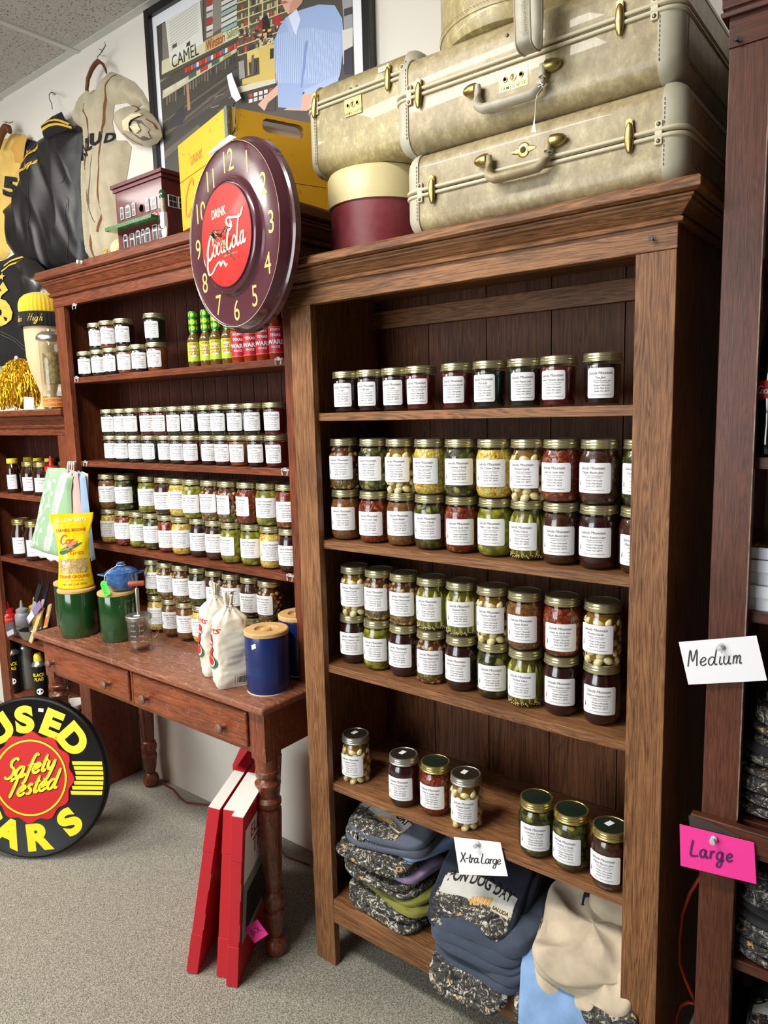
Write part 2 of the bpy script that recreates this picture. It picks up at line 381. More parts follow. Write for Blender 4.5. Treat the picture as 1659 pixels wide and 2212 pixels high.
m_tbar = mat('white_tee_bar', (200, 200, 196), .5)
m_carpet = bpy.data.materials.new('grey_green_loop_carpet'); m_carpet.use_nodes = True
t, N, L = nt(m_carpet); b = N['Principled BSDF']; b.inputs['Roughness'].default_value = .95; b.inputs['Sheen Weight'].default_value = .3
tc = N.new('ShaderNodeTexCoord')
v = N.new('ShaderNodeTexVoronoi'); v.inputs['Scale'].default_value = 420; L.new(tc.outputs['Object'], v.inputs['Vector'])
mpc = N.new('ShaderNodeMapping'); mpc.inputs['Scale'].default_value = (1, 2.2, 1); mpc.inputs['Rotation'].default_value = (0, 0, .5); L.new(tc.outputs['Object'], mpc.inputs[0])
n = N.new('ShaderNodeTexNoise'); n.inputs['Scale'].default_value = 190; n.inputs['Detail'].default_value = 2; L.new(mpc.outputs[0], n.inputs['Vector'])
n2 = N.new('ShaderNodeTexNoise'); n2.inputs['Scale'].default_value = 3; L.new(tc.outputs['Object'], n2.inputs['Vector'])
sp = N.new('ShaderNodeSeparateColor'); L.new(v.outputs['Color'], sp.inputs[0])
ad = N.new('ShaderNodeMath'); ad.operation = 'MULTIPLY_ADD'; ad.inputs[1].default_value = .35; L.new(sp.outputs[0], ad.inputs[0]); L.new(n.outputs['Fac'], ad.inputs[2])
r = ramp(N, [(.42, (84, 81, 71)), (.68, (140, 136, 121)), (.86, (178, 173, 156))]); L.new(ad.outputs[0], r.inputs[0])
L.new(r.outputs[0], b.inputs['Base Color'])
bp = N.new('ShaderNodeBump'); bp.inputs['Strength'].default_value = .9; bp.inputs['Distance'].default_value = .003; L.new(ad.outputs[0], bp.inputs['Height']); L.new(bp.outputs[0], b.inputs['Normal'])

struct('floor', MB().box(-5, 1.6, -4, WALLY+.1, -.05, 0), m_carpet, 'grey green loop pile carpet covering the shop floor', 'floor')
struct('wall_back', MB().box(-5, 1.6, WALLY, WALLY+.1, 0, CEIL), m_wall, 'cream painted wall behind the bookcases and hanging clothes', 'wall')
m_far = mat('dark_unseen_wall', (112, 98, 84), .9, var=.4, vscale=3)  # for the walls out of view, coloured dark to cut bounced fill light
struct('wall_left', MB().box(-5.1, -5, -4, WALLY+.1, 0, CEIL), m_far, 'plain brown side wall beyond the left edge', 'wall')
struct('wall_right', MB().box(1.6, 1.7, -4, WALLY+.1, 0, CEIL), m_far, 'plain brown side wall beyond the right edge', 'wall')
struct('wall_front', MB().box(-5, 1.6, -4.1, -4, 0, CEIL), m_far, 'plain brown wall opposite the bookcases', 'wall')
struct('ceiling', MB().box(-5, 1.6, -4, WALLY+.1, CEIL, CEIL+.05), m_ceil, 'speckled grey suspended tile ceiling', 'ceiling')
mb = MB()
gx = UZ(170, 111, CEIL).x
for k in range(-4, 8): mb.box(gx-.012+k*.61, gx+.012+k*.61, -4, WALLY, CEIL-.006, CEIL+.001)
for k in range(8): mb.box(-5, 1.6, WALLY-.40-k*.61*2, WALLY-.376-k*.61*2, CEIL-.0055, CEIL+.001)
struct('trim_1', mb, m_tbar, 'white metal tee bars between the ceiling tiles', 'ceiling grid')
struct('trim_2', MB().box(-5, 1.6, WALLY-.03, WALLY, CEIL-.002, CEIL+.001), m_tbar, 'white angle trim where ceiling meets wall', 'trim')

# ================================================================ BOOKCASES
WR = ((80, 50, 31), (154, 107, 68)); WL = ((78, 37, 22), (132, 72, 45)); WJ = ((58, 31, 22), (104, 60, 42))
rv = wood('oak_brown_upright_grain', *WR, 'z', .5, knots=True); rh = wood('oak_brown_level_grain', *WR, 'x', .5)
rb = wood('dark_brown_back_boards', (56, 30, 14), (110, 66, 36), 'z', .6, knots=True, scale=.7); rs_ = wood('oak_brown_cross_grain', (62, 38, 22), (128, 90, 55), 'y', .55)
lv = wood('red_brown_upright_grain', *WL, 'z', .42, knots=True); lh = wood('red_brown_level_grain', *WL, 'x', .42)
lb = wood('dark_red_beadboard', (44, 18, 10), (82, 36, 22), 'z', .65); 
jv = wood('mahogany_upright_grain', *WJ, 'z', .35, scale=1.3, contrast=.6); jh = wood('mahogany_level_grain', *WJ, 'x', .35, scale=1.3, contrast=.6)
m_screw = mat('dark_screw', (60, 60, 62), .35, 1)
m_plug = mat('pale_nail_scar', (200, 170, 130), .6)
def cornice_mb(x0, x1, yf, yb, zb, zt, o):
    """mitred moulding around front and both ends: slab on top, cove and beads below"""
    h = zt-zb
    prof = [(.004, 0), (.010, .0), (.012, .10*h), (.006, .16*h), (.010, .2*h), (o*.5, .42*h), (o*.62, .46*h), (o*.62, .52*h), (o*.72, .56*h), (o*.72, .62*h)]
    slab = [(o*.8, .64*h), (o, .69*h), (o, .92*h), (o*.93, h)]
    mb = MB()
    for pr, mi in ((prof, 0), (slab, 0)):
        ring = []
        for q, z in pr: ring.append([(x0-q, yb, zb+z), (x0-q, yf-q, zb+z), (x1+q, yf-q, zb+z), (x1+q, yb, zb+z)])
        v = [p for r_ in ring for p in r_]; f = []
        for k in range(len(ring)-1):
            for i in range(3): f.append((k*4+i, k*4+i+1, k*4+5+i, k*4+4+i))
        f.append(tuple(reversed(range(4)))); f.append(tuple((len(ring)-1)*4+i for i in range(4)))
        mb.add(v, f, mi)
    return mb
def planks(x0, x1, y, z0, z1, w, bead):
    mb = MB(); x = x0
    while x < x1-1e-4:
        e = min(x+w, x1)
        mb.box(x+.0012, e-.0012, y, y+.008, z0, z1)
        if bead: mb.tube([(x+.006, y+.002, z0), (x+.006, y+.002, z1)], .004, 6)
        x = e
    mb.box(x0, x1, y+.006, y+.012, z0, z1)
    return mb
def bookcase(name, label, x0, x1, yf, yb, z0, zhb, zht, zt, shelves, sw, mats, over, back_y, plank_w, bead, foot=None, shelf_in=.015, th=.019, side_in=.012, open_back=False):
    v, h, bk, sm = mats
    root = thing(name, label, 'bookcase', (x0, yf, z0))
    P = lambda mb, nm, m, **k: mb.build(nm, m, root, (-x0, -yf, -z0), **k)
    for a in (0, 1):
        xa, xb = (x0, x0+sw) if a == 0 else (x1-sw, x1)
        P(MB().box(xa, xb, yf, yf+.02, z0, zhb), 'stile', v, bev=.0015)
        xs = (x0+.002, x0+.002+.018) if a == 0 else (x1-.02, x1-.002)
        P(MB().box(xs[0], xs[1], yf+.0202, yb, z0+(.0 if foot is None else foot), zht-.0045), 'side_panel', v, bev=.001)
    P(MB().box(x0-.001, x1+.001, yf-.002, yf+.02, zhb, zht), 'header_rail', h, bev=.0012)
    P(cornice_mb(x0, x1, yf, yb, zht-.004, zt, over), 'cornice', h, bev=.001)
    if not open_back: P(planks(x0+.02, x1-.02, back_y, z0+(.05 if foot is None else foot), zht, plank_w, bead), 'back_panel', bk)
    for z in shelves:
        P(MB().box(x0+.0205, x1-.0205, yf+shelf_in, back_y-.001 if not open_back else yb, z-th, z), 'shelf', sm, bev=.001)
    return root, P
# near bookcase
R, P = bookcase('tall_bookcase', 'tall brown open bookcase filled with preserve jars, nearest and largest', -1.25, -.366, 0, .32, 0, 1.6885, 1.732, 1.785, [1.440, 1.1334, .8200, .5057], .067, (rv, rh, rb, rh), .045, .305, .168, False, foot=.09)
P(MB().box(-1.183, -.433, .001, .021, .126, .192), 'bottom_rail', rh, bev=.0015)
P(MB().box(-1.2295, -.3865, .0215, .304, .172, .191), 'bottom_shelf', rh, bev=.001)
P(MB().box(-1.2295, -.3865, .285, .304, 1.655, 1.70), 'back_cleat', rh, bev=.001)
def screw(P, p, nm='screw', s=1.0, par=None):
    mb = MB().lathe([(.0001, .0), (.0042*s, 0), (.0045*s, .0012), (.003*s, .0026), (.0015*s, .003), (.0015*s, .012)], 14, M=frame(p, (1, 0, 0), (0, 0, 1)) @ Matrix.Rotation(PI, 4, 'X') @ Matrix.Translation((0, 0, -.011)))
    return P(mb, nm, m_screw, smooth=40)
screw(P, (-.405, -.001, 1.708))
# hutch bookcase standing on the table
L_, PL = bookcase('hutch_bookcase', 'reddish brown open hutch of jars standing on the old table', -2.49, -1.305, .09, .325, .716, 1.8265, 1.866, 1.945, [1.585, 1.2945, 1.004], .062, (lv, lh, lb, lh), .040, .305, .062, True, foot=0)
PL(MB().box(-2.469, -1.326, .2, .3045, .7165, .724), 'base_board', lh)
m_clip = mat('clear_plastic_clip', (225, 225, 225), .15, trans=.4)
def clip(P, x, y, z, s=1):
    pts = [(x+s*.011*math.cos(a), y-.003, z+.011*math.sin(a)) for a in [PI*i/8 for i in range(9)]]
    mb = MB().tube(pts, .0018, 6).tube([(x+.011, y-.003, z), (x+.008, y-.004, z-.008)], .0018, 6).tube([(x-.011, y-.003, z), (x-.008, y-.004, z-.008)], .0018, 6).box(x-.014, x+.014, y-.0025, y, z+.003, z+.009)
    return P(mb, 'shelf_clip', m_clip, smooth=60)
for (px, py) in ((162, 663), (167, 820), (186, 1002), (603, 781), (617, 1020), (628, 1248)):
    q = U(px, py, .088 if py < 700 else .103); clip(PL, q.x, q.y, q.z)
mb = MB()
pinh = U(178, 575, .05)
mb.lathe([(.0, .0), (.006, .0), (.006, .003), (.003, .005), (.003, .010), (.006, .013), (.006, .016), (0, .017)], 12, M=Matrix.Translation((pinh.x, .049, 1.937)) @ Matrix.Rotation(PI/2, 4, 'X'))
PL(mb, 'push_pin', mat('white_plastic_pin', (235, 235, 235), .3), smooth=40)
# left bookcase
K_, PK = bookcase('left_bookcase', 'dark red low bookcase at left edge with honey jars', U(16, 1430, .128).x-.075, -2.541, .128, .325, 0, 1.385, 1.418, 1.482, [1.140, .862, .507, .235], .075, (lv, lh, lb, lh), .045, .305, .062, True, foot=0)
# right bookcase
J_, PJ = bookcase('right_bookcase', 'dark mahogany open bookcase cut off by the right edge', -.298, .62, -.001, .32, 0, 1.965, 2.01, 2.07, [1.657, 1.352, 1.100, .735, .470, .19], .057, (jv, jh, jv, jh), .02, .305, .1, False, shelf_in=.021, open_back=True)
PJ(MB().box(-.312, .634, -.018, -.0015, .700, .738).box(-.306, .628, -.012, -.0015, .688, .70), 'waist_moulding', jh, bev=.002)
screw(PJ, U(1592, 88, -.003))
PJ(MB().box(-.2424, -.2404, -.0018, .002, .742, 1.962), 'worn_edge', mat('pale_rubbed_edge', (150, 120, 104), .6, var=.5, vscale=40))

# ================================================================ TABLE
tw = wood('worn_red_brown_table_top', (92, 48, 32), (150, 96, 70), 'x', .4, coat=.2, scratch=.85, scale=.8)
tv = wood('worn_red_brown_table_leg', (74, 30, 14), (138, 68, 36), 'z', .35, coat=.4, scratch=.35, scale=.8)
th_ = wood('worn_red_brown_table_apron', (88, 34, 14), (150, 74, 36), 'x', .35, coat=.4, scratch=.3, scale=.8)
m_knob = mat('dull_wooden_knob', (128, 90, 72), .45, var=.3, vscale=60)
T0, T1, TF, TB, TZ = -2.465, -1.300, -.105, .325, .715
TBL = thing('old_table', 'worn red brown table with turned legs and two drawers', 'table', ((T0+T1)/2, .1, 0))
def PT(mb, nm, m, par=None, **k):
    o = mb.build(nm, m, par or TBL, (-(T0+T1)/2, -.1, 0) if par is None else None, **k); return o
PT(MB().box(T0, T1, TF, TB, TZ-.020, TZ), 'table_top', tw, bev=.007, segs=4)
ax0, ax1, af, ab, az = T0+.03, T1-.02, TF+.022, TB-.02, .572
PT(MB().box(ax0+.05, ax1-.05, af+.004, af+.022, az, TZ-.021), 'front_apron', th_, bev=.001)
PT(MB().box(ax0+.05, ax1-.05, ab-.02, ab, az, TZ-.021), 'back_apron', th_, bev=.001)
for x in (ax0, ax1): 
    s = 1 if x == ax0 else -1
    PT(MB().box(min(x+s*.004, x+s*.022), max(x+s*.004, x+s*.022), af+.05, ab-.05, az, TZ-.021), 'side_apron', th_, bev=.001)
lp = [(.0, 0), (.021, 0), (.030, .008), (.033, .026), (.028, .042), (.017, .052), (.020, .058), (.020, .064), (.024, .072), (.029, .115), (.031, .118), (.031, .128), (.026, .136), (.030, .146), (.033, .165), (.028, .182), (.022, .186), (.025, .2), (.034, .40), (.034, .415), (.029, .423), (.035, .432), (.035, .442), (.026, .452), (.028, .475), (.036, .486), (.036, .492), (.028, .50), (.026, .506), (.033, .515), (.034, .525), (.03, .53)]
for (x, y) in ((ax0+.027, af+.027), (ax1-.027, af+.027), (ax0+.027, ab-.027), (ax1-.027, ab-.027)):
    mb = MB().lathe([(r*.95, z) for r, z in lp], 28, M=Matrix.Translation((x, y, 0)))
    mb.box(x-.027, x+.027, y-.027, y+.027, .56, TZ-.0205)
    v = []; 
    for (s, z) in ((.026, .527), (.027, .561)):
        k = 8 if s == .026 else 8
        for i in range(16):
            a = 2*PI*(i+.5)/16
            if s == .026: v.append((x+.03*math.cos(a), y+.03*math.sin(a), z))
            else:
                c_, s_ = math.cos(a), math.sin(a); q = .027/max(abs(c_), abs(s_)); v.append((x+c_*q, y+s_*q, z))
    mb.add(v, [(i, (i+1) % 16, 16+(i+1) % 16, 16+i) for i in range(16)])
    PT(mb, 'leg', tv, smooth=35)
xm = -1.903
for (x0_, x1_, kxs) in ((ax0+.012, xm-.012, (-2.363, -2.021)), (xm+.012, ax1-.062, (-1.817, -1.47))):
    d = MB().box(x0_, x1_, af-.006, af+.0035, az+.014, TZ-.032)
    dr = PT(d, 'drawer', th_, bev=.004)
    for kx in kxs:
        kb = MB().lathe([(.0, .026), (.010, .026), (.0145, .021), (.0135, .016), (.007, .011), (.0065, .004), (.009, 0)], 18, M=Matrix.Translation((kx, af-.006, .622)) @ Matrix.Rotation(PI/2, 4, 'X'))
        kb.build('knob', m_knob, dr, smooth=50)
PT(MB().box(xm-.004, xm+.004, af-.001, af+.004, az+.01, TZ-.028), 'drawer_divider', th_, bev=.001)
# ================================================================ JARS
m_glass = glassy('clear_jar_glass', (1, 1, 1), 1.0)
m_lid = mat('pale_gold_lid', (196, 190, 152), .28, .85, bump=.05, bscale=300)
m_lidg = mat('brass_lid_band', (206, 188, 120), .25, .9)
m_lids = mat('silver_lid', (196, 196, 190), .3, .9)
m_liddk = mat('dark_green_lid_top', (30, 44, 34), .3, .2, coat=.5)
m_lidbk = mat('dark_bronze_lid_top', (52, 46, 36), .35, .4, coat=.4)
m_paper = mat('white_label_paper', (238, 238, 240), .55)
m_ink = mat('black_label_ink', (38, 38, 44), .6)
m_sticker = mat('white_price_sticker', (240, 240, 240), .5)
def jar_profile(kind):
    if kind == 'pint':
        return [(.0, .001), (.026, .0), (.031, .002), (.0350, .007), (.0385, .018), (.0388, .05), (.0385, .080), (.0372, .089), (.0345, .097), (.0322, .102), (.0318, .1065)], .1065, .1225, .0348
    return [(.0, .001), (.026, .0), (.0295, .002), (.0315, .008), (.0325, .03), (.0342, .070), (.0342, .074), (.0332, .0775)], .0775, .0915, .0346
def lid_mesh(z0, z1, r, top='lid'):
    h = z1-z0
    p = [(r*.95, z0-.0012), (r*1.02, z0-.001), (r*1.03, z0+.0012), (r*.985, z0+.0025), (r*.985, z0+h*.30), (r*1.005, z0+h*.36), (r*.985, z0+h*.44), (r*.985, z0+h*.62), (r*1.0, z0+h*.68), (r*.985, z0+h*.76), (r*.975, z0+h*.93), (r*.93, z1), (r*.89, z1), (r*.87, z1-.0009)]
    mb = MB().lathe(p, 40, 0, cap0=False, cap1=False)
    mb.lathe([(r*.87, z1-.0009), (r*.84, z1-.0012), (r*.80, z1-.0008), (0, z1-.0008)], 40, 1)
    v = []; f = []
    for i in range(72):     # fine vertical knurl round the band
        a = 2*PI*i/72; a2 = a+.03
        for (rr, aa) in ((r*.988, a), (r*.988, a2)):
            v += [(rr*math.cos(aa), rr*math.sin(aa), z0+h*.78), (rr*math.cos(aa), rr*math.sin(aa), z0+h*.93)]
        k = len(v)-4; f.append((k, k+2, k+3, k+1))
    mb.add(v, f, 0)
    return mb
CONT = {
 'salsa': ('tomato and garlic salsa', 'Death by Garlic Salsa', chunky('tomato_salsa', [(0, (92, 24, 8)), (.45, (134, 46, 18)), (.8, (112, 34, 12)), (.95, (170, 100, 52))], 130, (92, 20, 6))),
 'maple': ('brown maple bacon jam', 'Maple Bacon Jam', chunky('maple_bacon_jam', [(0, (54, 26, 13)), (.6, (66, 33, 16)), (1, (78, 42, 22))], 240, (44, 20, 12))),
 'rasp': ('dark raspberry jam', 'Jalapeno Raspberry Jam', chunky('dark_raspberry_jam', [(0, (40, 8, 12)), (.7, (46, 10, 14)), (1, (58, 18, 16))], 260, (34, 8, 12))),
 'apple': ('brown apple relish', 'Apple Relish', chunky('apple_relish', [(0, (96, 64, 30)), (.5, (138, 98, 52)), (.85, (118, 72, 34)), (.95, (134, 66, 36))], 220, (90, 58, 26))),
 'cowboy': ('dark green candied jalapenos', 'Cowboy Candy', chunky('candied_jalapeno', [(0, (40, 46, 14)), (.5, (70, 74, 24)), (.85, (96, 96, 38)), (.97, (170, 160, 80))], 75, (28, 30, 10))),
 'chow': ('yellow chow chow relish', 'Hot Chow Chow', chunky('chow_chow', [(0, (196, 176, 66)), (.45, (226, 208, 112)), (.8, (206, 190, 92)), (.93, (190, 70, 30))], 150, (176, 150, 50))),
 'pickle': ('green pickle slices', 'Million Dollar Pickles', chunky('pickle_slices', [(0, (122, 122, 28)), (.5, (158, 156, 46)), (.8, (104, 106, 22)), (1, (182, 178, 76))], 60, (84, 84, 14))),
 'garlic': ('whole pickled garlic cloves', 'Pickled Garlic', None),
 'okra': ('pickled okra pods', 'Pickled Okra', None),
 'mush': ('marinated mushrooms', 'Marinated Mushrooms', None),
 'jblack': ('near black jam', 'Toe Jam', mat('near_black_jam', (26, 12, 14), .2, coat=.5)),
 'jred': ('dark red jam', 'Smoky Mountain Special', mat('dark_red_jelly', (84, 14, 20), .2, coat=.5)),
 'jgreen': ('dark green jelly', 'Green Pepper Jelly', mat('dark_green_jelly', (18, 34, 22), .2, coat=.5)),
 'jmint': ('dark mint jelly', 'Mint Jelly', mat('dark_mint_jelly', (14, 30, 24), .2, coat=.5)),
 'jtraf': ('dark traffic jam', 'Traffic Jam', mat('dark_purple_jam', (44, 12, 22), .2, coat=.5)),
 'jpeach': ('amber peach jam', 'Peach Jam', mat('amber_peach_jam', (128, 66, 26), .2, coat=.5)),
}
m_clove = mat('garlic_clove', (226, 214, 160), .3, coat=.6, var=.25, vscale=50, vcol=(190, 160, 90)); m_brine = mat('amber_brine', (120, 88, 24), .15, coat=.5)
m_okra = mat('okra_pod', (158, 160, 62), .3, coat=.6, var=.5, vscale=40, vcol=(110, 120, 36)); m_brine2 = mat('green_brine', (96, 92, 30), .15, coat=.5)
m_seed = mat('mustard_seed', (206, 190, 140), .4); m_mush = mat('mushroom_cap', (168, 126, 84), .3, coat=.6, var=.5, vscale=40, vcol=(110, 70, 40)); m_pep = mat('red_pepper_bit', (186, 56, 26), .3, coat=.6)
m_brine3 = mat('brown_brine', (74, 50, 24), .15, coat=.5); m_rel = chunky('green_relish_bits', [(0, (90, 84, 30)), (.6, (120, 106, 44)), (1, (160, 70, 40))], 160, (60, 50, 20))
def contents_mesh(kind, size):
    prof, zt, _, _ = jar_profile(size); r0 = .0372 if size == 'pint' else .0325
    top = zt-.006
    base = [(0, .003)]+[(max(r-.0012, 0), max(z, .0035)) for r, z in prof[1:] if z < top]
    base += [(base[-1][0]-.0012, top), (0, top)]
    mb = MB(); rnd = random.Random(hash(kind) % 97 if False else sum(map(ord, kind)))
    if kind == 'garlic':
        mb.lathe([(r*.86, z) for r, z in base], 24, 0)
        z = .009; row = 0
        while z < top-.004:
            n = 8
            for i in range(n):
                a = 2*PI*(i+.5*(row % 2)+rnd.uniform(-.2, .2))/n; rr = .0285 if z < .085 else .0225
                M = rotz(a) @ Matrix.Translation((rr, 0, z+rnd.uniform(-.003, .003))) @ Matrix.Rotation(rnd.uniform(-1.2, 1.2), 4, 'X') @ Matrix.Rotation(rnd.uniform(-.3, .3), 4, 'Y')
                q = MB().ell((0, 0, 0), (.0078, .0118+rnd.random()*.002, .0082), 0, None, 10, 7)
                q.v = [(x-abs(y)*.25, y, zz*(1-max(0, y)*30)) for x, y, zz in q.v]
                mb.add(q.v, q.f, 1, M)
            z += .0125; row += 1
        return mb, [m_brine, m_clove]
    if kind == 'okra':
        mb.lathe([(r*.84, z) for r, z in base], 24, 0)
        for i in range(13):
            a = 2*PI*i/13+rnd.uniform(-.08, .08); lean = rnd.uniform(-.12, .12); rr = .0292
            pth = []; rad = []
            for k in range(8):
                t = k/7; zz = .010+t*(top-.016); q = a+lean*t
                r_ = rr-(max(0, zz-.085)*.34); pth.append((r_*math.cos(q), r_*math.sin(q), zz)); rad.append([.0035, .0066, .0074, .0072, .0066, .0056, .0042, .0022][k])
            if i % 2: rad.reverse()
            mb.tube(pth, rad, 7, 1)
        for _i in range(120):
            a = rnd.random()*2*PI; mb.ell((.0345*math.cos(a), .0345*math.sin(a), .006+rnd.random()*.008), (.0014,)*3, 2, None, 5, 3)
        return mb, [m_brine2, m_okra, m_seed]
    if kind == 'mush':
        mb.lathe([(r*.86, z) for r, z in base], 24, 0)
        z = .008; row = 0
        while z < top-.004:
            n = 9
            for i in range(n):
                a = 2*PI*(i+.5*(row % 2)+rnd.uniform(-.25, .25))/n; rr = rnd.uniform(.026, .029) if z < .085 else .022
                c = (rr*math.cos(a), rr*math.sin(a), z+rnd.uniform(-.002, .002)); s = rnd.uniform(.0072, .0108)
                k = 2 if (z > .05 and rnd.random() < .35) else 1
                if k == 2: s *= .75
                mb.ell(c, (s, s, s*.85), k if z > .02 or k == 2 else 1, rotz(0), 9, 6, 1, .0026, 110, i)
            z += .0125; row += 1
        mb.lathe([(0, .003), (.030, .003), (.0352, .010), (.0368, .018), (.0368, .024), (.033, .028)], 28, 3, cap1=True)
        return mb, [m_brine3, m_mush, m_pep, m_rel]
    mb.lathe(base, 32, 0)
    if kind == 'pickle':
        for i in range(26):
            a = rnd.random()*2*PI; z = rnd.uniform(.014, .086); M = rotz(a) @ Matrix.Translation((.0338, 0, z)) @ Matrix.Rotation(rnd.uniform(-.5, .5), 4, 'Y') @ Matrix.Rotation(rnd.uniform(0, 3), 4, 'X')
            mb.lathe([(0, .0026), (.008, .0024), (.0098, .0005), (.0098, -.0015), (0, -.002)], 14, 1, M @ Matrix.Rotation(PI/2, 4, 'Y'))
        return mb, [CONT[kind][2], mat('pickle_slice', (150, 148, 44), .3, coat=.6, var=.5, vscale=60, vcol=(96, 98, 20))]
    return mb, [CONT[kind][2]]
def label_mesh(R_, w, h, z0, title, size='pint', blue=False, variant=0):
    """white paper label wrapped on the glass, with its printed lines"""
    mb = MB(); cr = .004; N_ = 18
    def on(x, z, d=0): a = x/R_; return ((R_+d)*math.sin(a), -(R_+d)*math.cos(a), z)
    zt = z0+h
    cols = []
    for i in range(N_+1):
        x = -w/2+w*i/N_; e = min(x+w/2, w/2-x); c = cr-math.sqrt(max(0, cr*cr-(cr-e)**2)) if e < cr else 0
        cols.append((x, z0+c, zt-c))
    xs = sorted(set([c[0] for c in cols]+[-w/2+cr*.3, -w/2+cr*.6, w/2-cr*.3, w/2-cr*.6])); v = []; f = []
    for x in xs:
        e = min(x+w/2, w/2-x); c = cr-math.sqrt(max(0, cr*cr-(cr-e)**2)) if e < cr else 0
        v += [on(x, z0+c), on(x, zt-c)]
    for i in range(len(xs)-1): f.append((2*i, 2*i+2, 2*i+3, 2*i+1))
    mb.add(v, f, 0)
    fn = lambda x, z: on(x, z, .00022)
    S = h/.058
    lines = [('Saluda Mountain', .0078, .0455, 0), (title, .0066 if len(title) < 17 else .0055, .0375, 0)]
    body = ['Handmade in the Mountains of', 'Western North Carolina', "Morgan's Mercantile", '70 East Main Street', 'Saluda, N.C. 28773']
    if size == 'half': body[0] = 'Ingredients: Fruit, Pectin, Sugar'
    for i, s in enumerate(body): lines.append((s, .0030 if i < 2 else .0043, [.0325, .0290, .0230, .0175, .0120][i], 0))
    lines.append(('email us at morgansmercantile@gmail.com', .0026, .0055, 0))
    for i, (s, sz, zz, bo) in enumerate(lines):
        sc = sz*S*(.9 if w < .05 else 1)
        put_text(mb, s, None, (.002 if i > 1 else -.001), z0+zz*S, sc, 1, fn=fn, shear=.32, bold=bo, spacing=.95)
    if w > .055:
        x = -w/2+.006
        mb.add([fn(x-.0012, z0+.014*S), fn(x+.0012, z0+.014*S), fn(x+.0006, z0+.022*S), fn(x, z0+.026*S), fn(x-.0006, z0+.022*S)], [(0, 1, 2, 3, 4)], 1)
    if blue:
        e = .003
        for (a, b_) in (((-w/2+e, z0+e), (w/2-e, z0+e+.0005)), ((-w/2+e, zt-e-.0005), (w/2-e, zt-e))):
            for i in range(10):
                x1 = a[0]+(b_[0]-a[0])*i/10; x2 = a[0]+(b_[0]-a[0])*(i+1)/10
                mb.add([fn(x1, a[1]), fn(x2, a[1]), fn(x2, b_[1]), fn(x1, b_[1])], [(0, 1, 2, 3)], 2)
        for x in (-w/2+e, w/2-e-.0005): mb.add([fn(x, z0+e), fn(x+.0005, z0+e), fn(x+.0005, zt-e), fn(x, zt-e)], [(0, 1, 2, 3)], 2)
    return mb
m_blueink = mat('blue_label_border', (60, 90, 150), .6)
PROTO = {}; USED = set()
_gl = {}
def jar_proto(kind, size, lid='gold', lz=0, sticker=False, blue=False):
    k = (kind, size, lid, lz, sticker, blue)
    if k in PROTO: return PROTO[k]
    prof, zt, ztop, rl = jar_profile(size)
    root = thing('jar', 'jar', 'jar')
    if size not in _gl:
        g = MB().lathe(prof, 40, cap1=False).lathe([(rl*.88, zt), (rl*.88, zt+.003)], 40, cap0=False, cap1=False)
        _gl[size] = g.build('glass', m_glass, root, smooth=60)
    else:
        o = _gl[size].copy(); C.objects.link(o); o.parent = root
    c, ms = contents_mesh(kind, size); c.build('contents', ms, root, smooth=50)
    tops = {'gold': (m_lid, m_lid), 'green': (m_lidg, m_liddk), 'black': (m_lids, m_lidbk), 'brass': (m_lidg, m_lidg)}[lid]
    lo = lid_mesh(zt, ztop, rl).build('lid', list(tops), root, smooth=40)
    if sticker:
        MB().box(-.006, .006, -.0085, .0085, ztop-.0007, ztop-.0003, M=rotz(-.35, (-.004, .004, 0))).build('price_sticker', m_sticker, lo)
    if size == 'pint': lb_ = label_mesh(.0392, .068, .056, .026+lz, CONT[kind][1], size, blue)
    else: lb_ = label_mesh(.0344, .050, .052, .013+lz, CONT[kind][1], size)
    lb_.build('label', [m_paper, m_ink, m_blueink], root)
    kids(root); PROTO[k] = root; return root
ORD = ['first', 'second', 'third', 'fourth', 'fifth', 'sixth', 'seventh', 'eighth', 'ninth', 'tenth', 'eleventh', 'twelfth']
def jar(kind, size, x, y, z, label, group, lid='gold', lz=0, sticker=False, blue=False, turn=None, sc=None):
    p = jar_proto(kind, size, lid, lz, sticker, blue)
    to = math.atan2(CAMPOS.x-x, y-CAMPOS.y)      # 0 when the camera is straight in front
    rz = to*.72-.10+(turn if turn is not None else random.uniform(-.22, .12))
    if p.name not in USED:
        USED.add(p.name); p.location = (x, y, z); p.rotation_euler.z = rz; p['label'] = label; p['group'] = group
        if sc: p.scale = sc
        return p
    return dup(p, (x, y, z), label, rz, group, sc)
def jrow(xs, kinds, size, y, z, where, group, order='from the left', **k):
    for i, (x, kd) in enumerate(zip(xs, kinds)):
        sp = k.get('spec', {}).get(i, {})
        kk = {a: b for a, b in k.items() if a != 'spec'}; kk.update(sp)
        jar(kd, size, x, y+random.uniform(-.004, .006), z, '%s jar, %s from left, %s' % (CONT[kd][0], ORD[i], where), group, **kk)
PH = .1225
